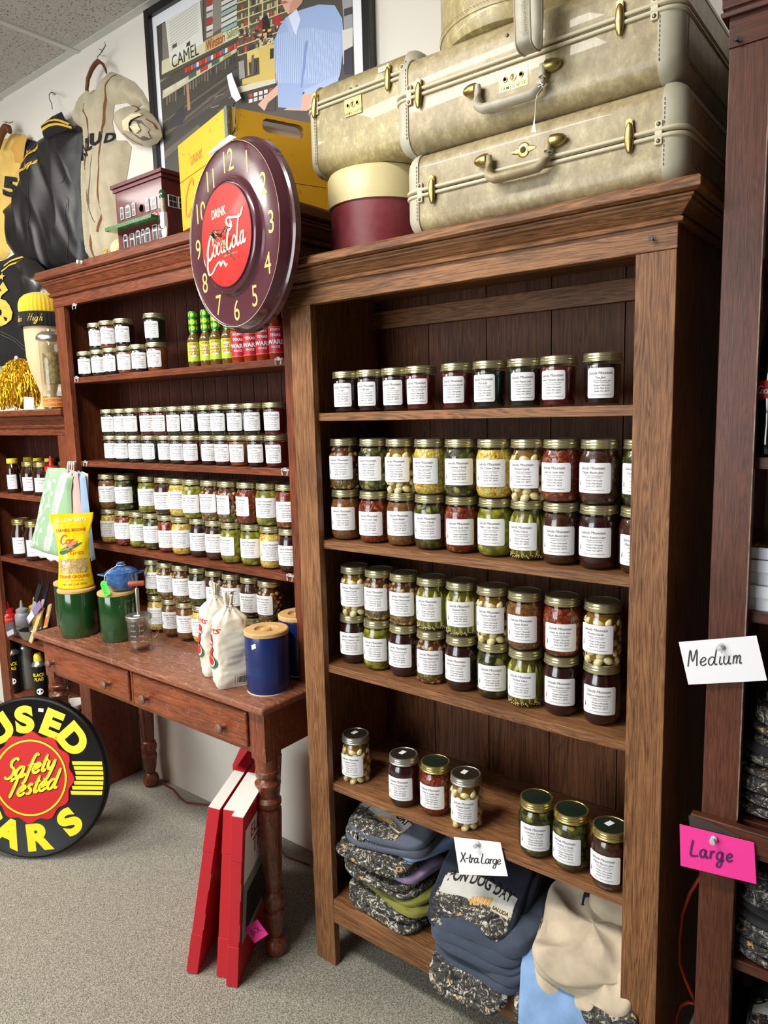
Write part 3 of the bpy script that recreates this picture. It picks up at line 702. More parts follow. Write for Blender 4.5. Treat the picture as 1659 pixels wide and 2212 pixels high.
# near bookcase
jrow([-1.128, -1.057, -.984, -.915, -.821, -.744, -.667, -.595, -.511], ['jblack', 'jtraf', 'jblack', 'jred', 'jred', 'jmint', 'jgreen', 'jred', 'jblack'], 'half', .06, 1.4402, 'top shelf of tall bookcase', 'jelly jars on the top shelf of the tall bookcase', sc=(1, 1, 1.035))
jrow([-1.155, -1.065, -.986, -.901, -.822, -.741, -.666, -.594, -.515, -.436], ['mush', 'cowboy', 'garlic', 'chow', 'cowboy', 'chow', 'garlic', 'salsa', 'maple', 'cowboy'], 'pint', .07, 1.1336+PH, 'upper row, second shelf, tall bookcase', 'pint jars on the second shelf of the tall bookcase', spec={7: dict(lz=-.004), 8: dict(lz=-.002), 9: dict(lz=-.002)})
jrow([-1.153, -1.065, -.985, -.903, -.823, -.742, -.668, -.593, -.516, -.437], ['apple', 'salsa', 'apple', 'cowboy', 'salsa', 'pickle', 'okra', 'maple', 'rasp', 'maple'], 'pint', .07, 1.1336, 'lower row, second shelf, tall bookcase', 'pint jars on the second shelf of the tall bookcase', spec={1: dict(lz=-.006), 4: dict(lz=-.006), 7: dict(lz=-.004), 6: dict(lz=-.003), 9: dict(lz=-.008)})
jrow([-1.145, -1.068, -.991, -.912, -.834, -.753, -.675, -.595, -.512], ['garlic', 'mush', 'mush', 'okra', 'okra', 'garlic', 'apple', 'salsa', 'garlic'], 'pint', .08, .8202+PH, 'upper row, third shelf, tall bookcase', 'pint jars on the third shelf of the tall bookcase', spec={6: dict(lz=-.005), 7: dict(lz=-.010)})
jrow([-1.149, -1.069, -.991, -.911, -.831, -.751, -.674, -.595, -.512], ['rasp', 'pickle', 'rasp', 'mush', 'rasp', 'cowboy', 'okra', 'rasp', 'rasp'], 'pint', .08, .8202, 'lower row, third shelf, tall bookcase', 'pint jars on the third shelf of the tall bookcase', spec={6: dict(lz=-.002), 5: dict(lz=-.004)})
for i, (x, y, kd, ld, st) in enumerate([(-1.149, .071, 'garlic', 'black', True), (-.983, .053, 'rasp', 'black', True), (-.900, .066, 'salsa', 'green', False), (-.812, .058, 'garlic', 'black', True), (-.638, .058, 'cowboy', 'green', False), (-.559, .056, 'cowboy', 'green', False), (-.474, .045, 'maple', 'green', True)]):
    jar(kd, 'pint', x, y, .5059, 'jar of %s, %s from left on fourth shelf of tall bookcase' % (CONT[kd][0], ORD[i]), 'spaced jars on the fourth shelf of the tall bookcase', lid=ld, sticker=st, lz=-.004)
# hutch
HH = .0895; hs = (1, 1, .975)
g1 = 'small jelly jars on the top shelf of the hutch'
jrow([-2.401, -2.322, -2.24, -2.162, -2.087, -1.999], ['jblack', 'jgreen', 'jblack', 'jpeach', 'jblack', 'jpeach'], 'half', .15, 1.5852, 'lower row, top shelf of hutch', g1, sc=hs)
jrow([-2.327, -2.248, -2.172, -2.003], ['jgreen', 'jpeach', 'jblack', 'jgreen'], 'half', .15, 1.5852+HH, 'upper row, top shelf of hutch', g1, sc=hs)
g2 = 'small jelly jars on the second shelf of the hutch'
x2 = [-2.284, -2.212, -2.141, -2.055, -1.983, -1.910, -1.840, -1.768, -1.697, -1.626, -1.555, -1.479]
jrow(x2, ['jgreen', 'jgreen', 'jtraf', 'jred', 'jred', 'jgreen', 'jblack', 'jgreen', 'jgreen', 'jblack', 'jblack', 'jred'], 'half', .15, 1.2947+HH, 'upper row, second shelf of hutch', g2, sc=hs)
jrow([x+.004 for x in x2], ['jgreen', 'jgreen', 'jgreen', 'jgreen', 'jgreen', 'jgreen', 'jred', 'jblack', 'jtraf', 'jpeach', 'jblack', 'jred'], 'half', .15, 1.2947, 'lower row, second shelf of hutch', g2, sc=hs)
g3 = 'pint jars on the third shelf of the hutch'
jrow([-2.328, -2.238, -2.096, -2.003, -1.923, -1.845, -1.761, -1.681, -1.600, -1.520, -1.441, -1.362], ['apple', 'cowboy', 'pickle', 'maple', 'chow', 'pickle', 'mush', 'mush', 'salsa', 'pickle', 'salsa', 'chow'], 'pint', .15, 1.0042+PH, 'upper row, third shelf of hutch', g3, spec={3: dict(lz=-.006), 5: dict(lz=-.006), 8: dict(turn=-.6), 7: dict(turn=-.6), 6: dict(turn=-.3), 10: dict(lz=-.006)})
jrow([-2.329, -2.240, -2.160, -2.080, -1.997, -1.915, -1.835, -1.755, -1.674, -1.593, -1.512, -1.430], ['chow', 'salsa', 'pickle', 'cowboy', 'salsa', 'chow', 'rasp', 'maple', 'pickle', 'pickle', 'chow', 'rasp'], 'pint', .15, 1.0042, 'lower row, third shelf of hutch', g3, spec={4: dict(lz=-.008), 6: dict(lz=-.003), 8: dict(turn=-.5), 11: dict(lz=-.004)})
g4 = 'pint jars at the foot of the hutch'
jrow([-2.095, -2.013, -1.932, -1.852, -1.771, -1.689, -1.605, -1.523], ['okra', 'mush', 'mush', 'cowboy', 'maple', 'mush', 'maple', 'mush'], 'pint', .15, .7242+PH, 'upper row, foot of hutch', g4, spec={4: dict(lz=-.008), 6: dict(lz=-.006), 7: dict(turn=-.4)})
jrow([-2.093, -2.007, -1.927, -1.848, -1.767, -1.685, -1.603, -1.521], ['chow', 'apple', 'apple', 'chow', 'chow', 'rasp', 'pickle', 'pickle'], 'pint', .15, .7242, 'lower row, foot of hutch', g4, spec={2: dict(blue=True)})
# ================================================================ ON TOP OF THE BOOKCASES
def UP(px, py, P0, n):        # the point seen at a pixel, on any plane
    d = _r*((px-829.5)/FPX) + _u*(-(py-1106)/FPX) + _f; P0 = Vector(P0); n = Vector(n)
    return CAMPOS + d*((P0-CAMPOS).dot(n)/d.dot(n))
m_brass = mat('old_brass', (176, 158, 104), .36, 1, bump=.2, bscale=120, var=.35, vscale=60, vcol=(110, 84, 36))
m_rivet = mat('dull_rivet', (120, 108, 86), .4, .8)
def marbled(name, a, b_, c_):
    m = bpy.data.materials.new(name); m.use_nodes = True; t, N, L = nt(m); b = N['Principled BSDF']
    tc = N.new('ShaderNodeTexCoord'); mp = N.new('ShaderNodeMapping'); mp.inputs['Scale'].default_value = (1, 1, .7); mp.inputs['Rotation'].default_value = (0, .5, 0); L.new(tc.outputs['Object'], mp.inputs[0])
    n1 = N.new('ShaderNodeTexNoise'); n1.inputs['Scale'].default_value = 45; n1.inputs['Detail'].default_value = 10; n1.inputs['Roughness'].default_value = .8; n1.inputs['Distortion'].default_value = .15; L.new(mp.outputs[0], n1.inputs[0])
    r1 = ramp(N, [(.40, a), (.52, b_), (.64, c_)]); L.new(n1.outputs['Fac'], r1.inputs[0])
    n2 = N.new('ShaderNodeTexNoise'); n2.inputs['Scale'].default_value = 3.5; n2.inputs['Detail'].default_value = 4; L.new(tc.outputs['Object'], n2.inputs[0])
    r2 = N.new('ShaderNodeMapRange'); r2.inputs['From Min'].default_value = .35; r2.inputs['From Max'].default_value = .6; r2.inputs['To Min'].default_value = .66; r2.inputs['To Max'].default_value = 1.05; L.new(n2.outputs['Fac'], r2.inputs[0])
    s = N.new('ShaderNodeVectorMath'); s.operation = 'SCALE'; L.new(r1.outputs[0], s.inputs[0]); L.new(r2.outputs[0], s.inputs['Scale']); L.new(s.outputs[0], b.inputs['Base Color'])
    b.inputs['Roughness'].default_value = .42; b.inputs['Coat Weight'].default_value = .15
    bp = N.new('ShaderNodeBump'); bp.inputs['Strength'].default_value = .25; bp.inputs['Distance'].default_value = .001; L.new(n1.outputs['Fac'], bp.inputs['Height']); L.new(bp.outputs[0], b.inputs['Normal'])
    return m
m_case = marbled('marbled_beige_vinyl', (152, 136, 102), (172, 156, 118), (194, 183, 142))
m_case2 = marbled('marbled_yellow_beige_vinyl', (158, 142, 98), (172, 157, 110), (208, 198, 144))
m_bind = mat('pale_grey_leather_binding', (186, 182, 162), .45, var=.3, vscale=14, vcol=(150, 138, 112), bump=.2, bscale=60)
m_stitch = mat('brown_stitching', (120, 96, 66), .7)
m_strip = mat('cream_closure_strip', (206, 196, 166), .4)
m_gap = mat('dark_seam', (70, 60, 44), .8)
def rr(y0, y1, z0, z1, rb_, rt, n=6):
    P = []
    for (cy, cz, r_, a0) in ((y1-rt, z1-rt, rt, 0), (y0+rt, z1-rt, rt, PI/2), (y0+rb_, z0+rb_, rb_, PI), (y1-rb_, z0+rb_, rb_, 1.5*PI)):
        for i in range(n+1):
            a = a0+PI/2*i/n; P.append((cy+r_*math.cos(a), cz+r_*math.sin(a)))
    return P
def sweep(mb, rings, m=0, cap=(True, True)):     # rings: [(x, [(y,z)...])]
    n = len(rings[0][1]); v = [(x, y, z) for x, P in rings for y, z in P]; f = []
    for k in range(len(rings)-1):
        for i in range(n):
            j = (i+1) % n; f.append((k*n+i, (k+1)*n+i, (k+1)*n+j, k*n+j))
    if cap[0]: f.append(tuple(range(n)))
    if cap[1]: f.append(tuple(reversed(range((len(rings)-1)*n, len(rings)*n))))
    return mb.add(v, f, m)
def shell_rings(x0, x1, y0, y1, z0, z1, R_, top, e=.028, off=0, xa=None, xb=None):
    """rounded case shell; top: 'both', 'lower' (flat on top) or 'upper' (flat below)"""
    out = []; K = 6
    ends = [(x0+e*(1-math.cos(PI/2*i/K))-off*math.cos(PI/2*i/K), e*(1-math.sin(PI/2*i/K))) for i in range(K+1)]
    xs = ends+[(x1+x0-x, i) for x, i in reversed(ends)]
    for x, i in xs:
        if xa is not None and x < xa-1e-6: continue
        if xb is not None and x > xb+1e-6: continue
        ib = i if top != 'upper' else 0; it = i if top != 'lower' else 0
        rb_ = max(R_-i*.6, .004) if top != 'upper' else .0008; rt = max(R_-i*.6, .004) if top != 'lower' else .0008
        out.append((x, rr(y0+i-off, y1-i+off, z0+ib-(off if top != 'upper' else 0), z1-it+(off if top != 'lower' else 0), rb_, rt)))
    return out
def around(x0, x1, y0, y1, z, r_, n=6):
    P = []
    for (cx, cy, a0) in ((x1-r_, y1-r_, 0), (x0+r_, y1-r_, PI/2), (x0+r_, y0+r_, PI), (x1-r_, y0+r_, 1.5*PI)):
        for i in range(n+1):
            a = a0+PI/2*i/n; P.append((cx+r_*math.cos(a), cy+r_*math.sin(a), z))
    return P
def suitcase(label, x0, x1, y0, y1, z0, z1, zs, body_m, cb=.034, latch=(), R_=.03, rivets=True):
    s = thing('suitcase', label, 'suitcase', (x0, y0, z0), group=None); P = lambda mb, nm, m, **k: mb.build(nm, m, s, (-x0, -y0, -z0), **k)
    P(sweep(MB(), shell_rings(x0, x1, y0, y1, z0, zs-.0008, R_, 'lower')), 'body', body_m, smooth=40)
    P(sweep(MB(), shell_rings(x0, x1, y0, y1, zs+.0008, z1, R_, 'upper')), 'lid', body_m, smooth=40)
    for side in (0, 1):
        for tp, za, zb_ in (('lower', z0, zs-.001), ('upper', zs+.001, z1)):
            rg = shell_rings(x0, x1, y0, y1, za, zb_, R_, tp, off=.0022)
            xe = x0+cb if side == 0 else x1-cb
            base = rg[len(rg)//2][1] if False else rr(y0-.0022, y1+.0022, za-(.0022 if tp == 'lower' else 0), zb_+(.0022 if tp == 'upper' else 0), R_ if tp == 'lower' else .0008, R_ if tp == 'upper' else .0008)
            ri = [q for q in rg if (q[0] < x0+.029 if side == 0 else q[0] > x1-.029)]
            inner = rr(y0, y1, za-(0 if tp == 'lower' else 0), zb_, R_ if tp == 'lower' else .0008, R_ if tp == 'upper' else .0008)
            if side == 0: ri = ri+[(xe-.0006, base), (xe, inner)]
            else: ri = [(xe, inner), (xe+.0006, base)]+ri
            # panel of the body colour let into the end
            P(sweep(MB(), ri), 'corner_binding', m_bind, smooth=40)
        xe = x0-.0024 if side == 0 else x1+.0024
        for za, zb_ in ((z0+.032, zs-.008), (zs+.008, z1-.032)):
            P(MB().box(min(xe, xe+.0006), max(xe, xe+.0006), y0+.035, y1-.035, za, zb_), 'end_panel', body_m, bev=.0002)
    st = MB()
    for xe in (x0+cb-.004, x1-cb+.004):
        for za, zb_ in ((z0+.025, zs-.012), (zs+.012, z1-.025)):
            z = za
            while z < zb_: st.box(xe-.0006, xe+.0006, y0-.0031, y0-.002, z, z+.0042); z += .0068
        for k in range(10):
            for (a0, cz, sg) in ((-PI/2, z0+.03, -1), (PI/2, z1-.03, 1)):
                a = PI-sg*(-PI/2*k/10) if False else 0
    for xx in (x0-.0028, x1+.0022):
        for zz in (z0+.027, z1-.027):
            y = y0+.04
            while y < y1-.04: st.box(xx, xx+.0008, y, y+.004, zz-.0005, zz+.0005); y += .0065
    P(st, 'stitching', m_stitch)
    tr = MB()
    for dz in (-.0052, .0052): tr.tube(around(x0-.0025, x1+.0025, y0-.0025, y1+.0025, zs+dz, .028), .0034, 8, 0, closed=True, flat=1)
    tr.v = [(x, y, z) for x, y, z in tr.v]
    P(tr, 'closure_strip', m_strip, smooth=60)
    if rivets:
        tb = MB()
        for xe in (x0+cb+.004, x1-cb-.004):
            tb.box(xe-.006, xe+.006, y0-.0052, y0-.0005, zs-.018, zs+.018)
        o = P(tb, 'corner_tab', m_strip, bev=.0015)
        rv_ = MB()
        for xe in (x0+cb+.004, x1-cb-.004):
            for dz in (-.0125, .0125): rv_.ell((xe, y0-.0055, zs+dz), (.0034, .0018, .0034), 0, None, 10, 6)
        P(rv_, 'rivets', m_rivet, smooth=80)
    for (lx, lz, tilt) in latch:
        mb = MB(); M = Matrix.Translation((lx, y0-.006, lz)) @ Matrix.Rotation(tilt, 4, 'Y')
        mb.ell((0, 0, -.002), (.0078, .0050, .025), 0, M, 16, 12).lathe([(0, .006), (.005, .006), (.006, .003), (.006, 0)], 14, 0, M @ Matrix.Translation((.0, 0, .021)) @ Matrix.Rotation(PI/2, 4, 'X') @ Matrix.Translation((0, 0, -.004)))
        mb.box(-.0055, .0055, -.001, .006, .012, .024, 0, M)
        P(mb, 'latch', m_brass, smooth=60)
    return s, P
def handle(P, y0, a, b_, down, mh, w=.0105):
    """brass ends at a and b_, grip hanging by `down`"""
    a = Vector(a); b_ = Vector(b_); ux = (b_-a).normalized()
    for q, sg in ((a, -1), (b_, 1)):
        M = frame((q.x, y0-.010, q.z), ux*sg, Vector((0, -1, 0)))
        M2 = Matrix.Translation((q.x, y0-.009, q.z)) @ ux.to_track_quat('Z', 'Y').to_matrix().to_4x4() @ Matrix.Scale(sg, 4, (0, 0, 1))
        P(MB().lathe([(.0, .021), (.004, .020), (.008, .015), (.0105, .006), (.011, -.004), (.0105, -.006), (0, -.006)], 18, 0, M2), 'handle_mount', m_brass, smooth=60)
    dn = Vector((0, 0, -1)); A = a+ux*.011; B = b_-ux*.011; f_ = Vector((0, y0-.013-a.y, 0))
    pts = [A+f_+ux*.0+dn*(-.004), A+f_+dn*down*.4, A+f_+ux*.003+dn*down*.8+Vector((0, -.006, 0)), A+f_+ux*.015+dn*down+Vector((0, -.008, 0)), (A+B)/2+f_+dn*down*1.02+Vector((0, -.009, 0)), B+f_-ux*.015+dn*down+Vector((0, -.008, 0)), B+f_-ux*.003+dn*down*.8+Vector((0, -.006, 0)), B+f_+dn*down*.4, B+f_+dn*(-.004)]
    out = []
    for i in range(len(pts)-1):
        for k in range(3): out.append(pts[i].lerp(pts[i+1], k/3))
    out.append(pts[-1])
    n = len(out); rad = [w*(.62+.38*math.sin(PI*i/(n-1))) for i in range(n)]
    P(MB().tube(out, rad, 12, 0, flat=.8), 'handle', mh, smooth=70)
m_grip = mat('pale_grip_leather', (188, 184, 168), .5, var=.35, vscale=40, vcol=(150, 132, 100))
m_grip2 = mat('tan_grip_leather', (172, 158, 124), .5, var=.5, vscale=40, vcol=(124, 104, 66))
# lower suitcase
Y1 = -.028
s1, P1 = suitcase('beige marbled suitcase lying directly on top of tall bookcase', -.885, -.352, Y1, .315, 1.786, 1.938, 1.861, m_case, latch=[(U(936, 392, Y1).x, 1.861, 0), (U(1362, 287, Y1).x, 1.866, 0)])
handle(P1, Y1, U(1052, 349, Y1), U(1203, 307, Y1), .040, m_grip2)
q = U(1131, 324, Y1); kh = MB().ell((0, 0, 0), (.0125, .002, .013), 0, Matrix.Translation((q.x, Y1-.0005, q.z)), 18, 8).ell((0, 0, 0), (.025, .0014, .006), 0, Matrix.Translation((q.x, Y1-.0005, q.z)), 14, 8)
kl = P1(kh, 'lock_plate', m_brass, smooth=60)
P1(MB().ell((q.x, Y1-.003, q.z), (.0055, .0012, .0055), 0, None, 14, 6), 'keyhole', m_gap)
# middle suitcase
s2, P2 = suitcase('beige marbled suitcase stacked on the lower one, paper tag on handle', -.905, -.362, Y1-.002, .315, 1.941, 2.118, 2.044, m_case, latch=[(U(909, 215, Y1).x, 2.040, .05), (U(1342, 68, Y1).x, 2.046, 0)], R_=.035)
handle(P2, Y1, U(1028, 198, Y1), U(1192, 146, Y1), .042, m_grip)
def lockplate(P, px, py, Y, w, h, text, ang=0):
    q = U(px, py, Y); M = frame((q.x, Y-.0012, q.z), (math.cos(ang), 0, math.sin(ang)), (-math.sin(ang), 0, math.cos(ang)))
    mb = MB().box(-w/2, w/2, -h/2, h/2, -.0015, .0015, 0, M); mb.box(-w*.46, w*.46, h*.40, h*.43, .0015, .0022, 0, M).box(-w*.46, w*.46, -h*.22, -h*.19, .0015, .0022, 0, M)
    for x, r_ in ((-w*.28, .0048), (0, .0065), (w*.28, .0048)): mb.lathe([(r_, 0), (r_, .0012), (r_*.7, .0016), (r_*.55, .0005), (0, .0005)], 16, 0, M @ Matrix.Translation((x, h*.1, .0015)))
    o = P(mb, 'lock_plate', m_brass, smooth=40)
    k = MB()
    for x, r_ in ((-w*.28, .0024), (w*.28, .0024)): k.lathe([(r_, .0028), (0, .0028)], 12, 0, M @ Matrix.Translation((x, h*.1, 0)))
    k.box(-.001, .001, h*.1-.004, h*.1+.003, .0025, .003, 0, M)
    put_text(k, text, M, 0, -h*.42, .0075, 0, d=.0018, spacing=1.3, bold=.01)
    P(k, 'keyhole', m_gap)
lockplate(P2, 1110, 172, Y1, .056, .033, 'SAMSONITE', 0)
P2(MB().ell((U(1097, 120, Y1).x, Y1-.003, 2.098-.012), (.003, .002, .003), 0, None, 10, 6), 'stud', m_rivet)
m_string = mat('white_string', (230, 228, 220), .8)
ha, hb = U(1157, 222, Y1-.03), U(1155, 262, Y1-.03)
P2(MB().tube([U(1165, 172, Y1-.03), U(1172, 188, Y1-.032), U(1160, 205, Y1-.034), ha, hb], .0008, 6).tube([U(1160, 178, Y1-.033), U(1174, 182, Y1-.034), U(1162, 188, Y1-.034)], .0009, 6), 'tag_string', m_string)
P2(MB().prism([(hb.x-.001, hb.z+.004), (hb.x+.003, hb.z-.018), (hb.x-.006, hb.z-.016)], hb.y-.0003, hb.y+.0003), 'price_tag', m_sticker)
# train case
Y3 = .055
s3, P3 = suitcase('tall boxy yellow beige vanity case resting on the round hat box', -1.222, -.909, Y3, .30, 1.985, 2.183, 2.133, m_case2, cb=.03, latch=[(U(683, 240, Y3).x, 2.135, .12), (U(841, 175, Y3).x, 2.135, .05)], R_=.035)
lockplate(P3, 764, 230, Y3, .048, .036, 'SAMSONITE', 0)
mb = MB()
for px, py in ((758, 192), (771, 187)):
    q = U(px, py, Y3); mb.ell((q.x, Y3-.001, q.z), (.0028, .002, .0028), 0, None, 10, 6)
P3(mb, 'stud', m_rivet)
q = U(825, 150, Y3); mb = MB().box(q.x-.009, q.x+.009, Y3-.0012, Y3-.0002, q.z-.005, q.z+.005); put_text(mb, '39.95', frame((q.x, Y3-.0013, q.z-.002), (1, 0, 0), (0, 0, 1)), 0, 0, .005, 1)
P3(mb, 'price_sticker', [m_sticker, m_ink])
# hat box
cxh, cyh = U(812, 480, .165).x+.012, .17
HB = thing('hat_box', 'round hat box, cream lid over burgundy drum, under the vanity case', 'box', (cxh, cyh, 1.786))
MB().lathe([(.116, 0), (.119, .002), (.119, .15), (.115, .15)], 56).build('drum', mat('burgundy_cloth_board', (116, 34, 44), .5, var=.45, vscale=14, vcol=(150, 78, 84)), HB, smooth=40)
MB().lathe([(.1195, .125), (.124, .125), (.1245, .129), (.1245, .188), (.120, .197), (0, .1975)], 56, cap0=False).build('lid', mat('cream_painted_lid', (226, 212, 160), .4, var=.12, vscale=30, vcol=(190, 170, 120)), HB, smooth=40)
# round case on the very top
q = U(977, 60, .14); RC = thing('round_case', 'round beige hat case with hanging strap, on top of the suitcases', 'suitcase', (q.x+.165, .145, 2.1212))
MB().lathe([(.148, 0), (.160, .004), (.165, .014), (.165, .030), (.167, .031), (.167, .036), (.165, .037), (.165, .19), (.158, .20), (0, .2)], 60).build('body', m_case2, RC, smooth=40)
mb = MB()
for i in range(150):
    a = 2*PI*i/150; mb.box(.1672, .1678, -.0018, .0018, .0395, .0403, 0, rotz(a))
mb.build('stitching', m_stitch, RC)
a, b_ = U(1127, -60, Y1-.035), U(1127, 108, Y1-.045); o = RC.location
pp = []
for i in range(17):
    t = i/16; th = PI*t
    pp.append(Vector((a.x+.0+.012*math.cos(th)+.004, a.y-.004-.004*math.sin(th), a.z-(a.z-b_.z)*math.sin(th)**.45)))
w_ = .0135; v = []; f = []
sp_ = [(-.0, -.014), (-.006, 0), (0, .014), (.006, .0)]
c0 = U(1142, 60, Y1-.06)
# strap: a flat band hanging in a narrow loop, its broad side turned to the right
lw = MB(); W2 = .013
loop = []
for i in range(25):
    th = PI*i/24; loop.append((c0.y+.020*math.cos(th), (U(1142, 112, Y1-.06).z+.012)-.012*math.sin(th)))
ztop = U(1142, -50, Y1-.06).z
loop = [(c0.y+.020, ztop), (c0.y+.024, ztop-.05)]+loop+[(c0.y-.024, ztop-.05), (c0.y-.020, ztop)]
for (yy, zz) in loop: v += [(c0.x-W2, yy, zz), (c0.x-W2*.8, yy-.0018, zz), (c0.x+W2*.8, yy-.0018, zz), (c0.x+W2, yy, zz), (c0.x+W2*.8, yy+.0018, zz), (c0.x-W2*.8, yy+.0018, zz)]
for k in range(len(loop)-1):
    for i in range(6): f.append((k*6+i, k*6+(i+1) % 6, (k+1)*6+(i+1) % 6, (k+1)*6+i))
lw.add(v, f); lw.tube([(c0.x-W2, yy, zz) for yy, zz in loop], .002, 6).tube([(c0.x+W2, yy, zz) for yy, zz in loop], .002, 6)
lw.tube([(c0.x, c0.y, ztop), (c0.x+.02, .0, ztop+.01), (RC.location.x, -.02, 2.30)], .004, 6)
put_text(lw, 'Samsonite', frame((c0.x+.002, c0.y-.0275, U(1142, 112, Y1-.06).z+.018), (0, 0, 1), (-1, 0, 0)), .0, -.004, .012, 1, align='LEFT')
st_ = lw.build('strap', [mat('grey_beige_strap', (178, 172, 150), .45, var=.2, vscale=30), mat('embossed_strap', (150, 144, 122), .5)], RC, (-o[0], -o[1], -o[2]), smooth=50)

# ---------------------------------------------------------------- yellow crate
m_yel = mat('worn_yellow_paint', (226, 170, 30), .45, bump=.15, bscale=40, var=.7, vscale=60, vcol=(160, 104, 20), vlo=.30, vhi=.36)
m_rawy = mat('raw_crate_edge', (150, 110, 50), .8, var=.5, vscale=90, vcol=(70, 60, 50))
m_strap = mat('grey_metal_strapping', (120, 130, 124), .45, .6, var=.4, vscale=80, vcol=(90, 110, 110))
CR = thing('soda_crate', 'yellow wooden soda crate with hand slot, behind the round clock', 'crate', (-1.402, -.028, 1.9455))
dl = Vector((math.cos(math.radians(165)), math.sin(math.radians(165)), 0)); dr_ = Vector((math.cos(math.radians(70)), math.sin(math.radians(70)), 0)); HC = .222; WL_, WR_ = .308, .272
def cr(mb, nm, m, **k): return mb.build(nm, m, CR, **k)
def slab(mb, o, ux, w, h0, h1, th, inward, m=0, holes=None):
    o = Vector(o); v = []
    for dd in (Vector((0, 0, 0)), inward*th):
        for (a, z) in ((0, h0), (w, h0), (w, h1), (0, h1)): v.append(o+ux*a+Vector((0, 0, z))+dd)
    return mb.add(v, [(0, 1, 2, 3), (7, 6, 5, 4), (0, 4, 5, 1), (1, 5, 6, 2), (2, 6, 7, 3), (3, 7, 4, 0)], m)
cr(slab(slab(MB(), (0, 0, 0), dl, WL_, 0, .125, .012, dr_), (0, 0, 0), dl, WL_, .1265, HC, .012, dr_), 'side_board', m_yel, bev=.001)
cr(slab(MB(), dr_*(WR_-.012), dl, WL_, 0, HC, .012, dr_), 'side_board', m_yel, bev=.001)
cr(slab(MB(), dr_*.012+dl*(WL_-.02), dr_, WR_-.024, 0, HC, .018, dl), 'end_board', m_yel, bev=.001)
cr(slab(MB(), dr_*.012, dr_, WR_-.024, 0, .070, .018, dl), 'end_board', m_yel, bev=.001)
# end board with the slot
nrm = dl
sc_ = [UP(px, py, CR.location, dl)-CR.location for px, py in ((572, 280), (640, 283))]
sl = [(p.dot(dr_), p.z) for p in sc_]; s0, s1_, sz = sl[0][0]+.006, sl[1][0]-.002, (sl[0][1]+sl[1][1])/2
rim = [(.012, .0715), (WR_-.012, .0715), (WR_-.012, HC), (.012, HC)]
R0 = .0165; hole = []
for i in range(9): a_ = PI/2+PI*i/8; hole.append((s0+R0*math.cos(a_), sz+R0*math.sin(a_)))
for i in range(9): a_ = -PI/2+PI*i/8; hole.append((s1_+R0*math.cos(a_), sz+R0*math.sin(a_)))
tr = tessellate_polygon([[Vector((x, z, 0)) for x, z in rim], [Vector((x, z, 0)) for x, z in hole]])
allp = rim+hole; n_ = len(allp); mb = MB()
v = [dr_*x+Vector((0, 0, z)) for x, z in allp]+[dr_*x+Vector((0, 0, z))+dl*.018 for x, z in allp]
f = [tuple(t_) for t_ in tr]+[tuple(i+n_ for i in reversed(t_)) for t_ in tr]+[(i, (i+1) % 4, n_+(i+1) % 4, n_+i) for i in range(4)]
mb.add(v, f, 0); h_ = len(hole); mb.add(v, [(4+i, n_+4+i, n_+4+(i+1) % h_, 4+(i+1) % h_) for i in range(h_)], 1)
cr(mb, 'end_board', [m_yel, m_rawy])
mb = MB(); slab(mb, dr_*.014+dl*.02, dr_, .24, .004, .012, .265, dl); cr(mb, 'bottom_board', m_rawy)
mb = MB(); slab(mb, -dl*.0012-dr_*.0012, dr_, .012, .09, HC+.001, .002, dl); slab(mb, -dr_*.0016, dl, .014, 0, HC+.001, .002, dr_); cr(mb, 'corner_strap', m_strap, bev=.0004)
mb = MB()
for i in range(14):
    slab(mb, dr_*(.0005+.001*(i % 5))-dl*(.0014+.0004*(i % 3)), dr_, .0015, .10+.01*i*.4, .19+.012*(i % 3), .0008, dl)
cr(mb, 'splintered_corner', m_rawy)
mb = MB()
pn = UP(505, 228, CR.location, dl)-CR.location
mb.ell(pn-dl*.004, (.004, .004, .0045), 0, None, 10, 6).tube([pn-dl*.004, pn-dl*.006+Vector((0, 0, -.02)), pn-dl*.004+Vector((0, 0, -.05)), pn-dr_*.012+Vector((0, 0, -.075))], .0009, 6)
for px, py in ((695, 455), (705, 450)):
    w1 = UP(px, py, CR.location, dl)-CR.location
    mb.tube([w1-dl*.004, w1-dl*.004+Vector((0, 0, -.03))], .0012, 6).tube([w1-dl*.004, w1-dl*.004+Vector((0, 0, .002))], .0035, 8)
cr(mb, 'nail', m_screw)
cr(MB().box(-.13, -.03, .06, .20, .02, .19, M=Matrix.Identity(4)), 'paper_lining', mat('pinkish_paper', (240, 214, 196), .8)) if False else None
mb = MB(); slab(mb, dr_*.03+dl*.021, dr_, .21, .014, .205, .24, dl)
pk = mb.build('paper_bag', mat('pinkish_paper', (240, 214, 196), .8, bump=.3, bscale=30), None, CR.location, bev=.004); tag(pk, 'pinkish paper bundle seen through the crate hand slot', 'paper')
mb = MB(); F_ = frame(Vector((0, 0, 0))-dr_*.0006, -dl, (0, 0, 1))
for s_, px, py, sz_, kw in (('DRINK', 438, 342, .032, dict(shear=0)),):
    q_ = UP(px, py, CR.location, dr_)-CR.location; put_text(mb, s_, F_, -q_.dot(dl)-.002, q_.z-.010, sz_, 0, d=.0003, sxx=.8)
q_ = UP(405, 470, CR.location, dr_)-CR.location; write(mb, 'C', F_, -.288, .03, .085, .009, 0)
cr(mb, 'faded_lettering', mat('faded_orange_print', (206, 132, 26), .5))

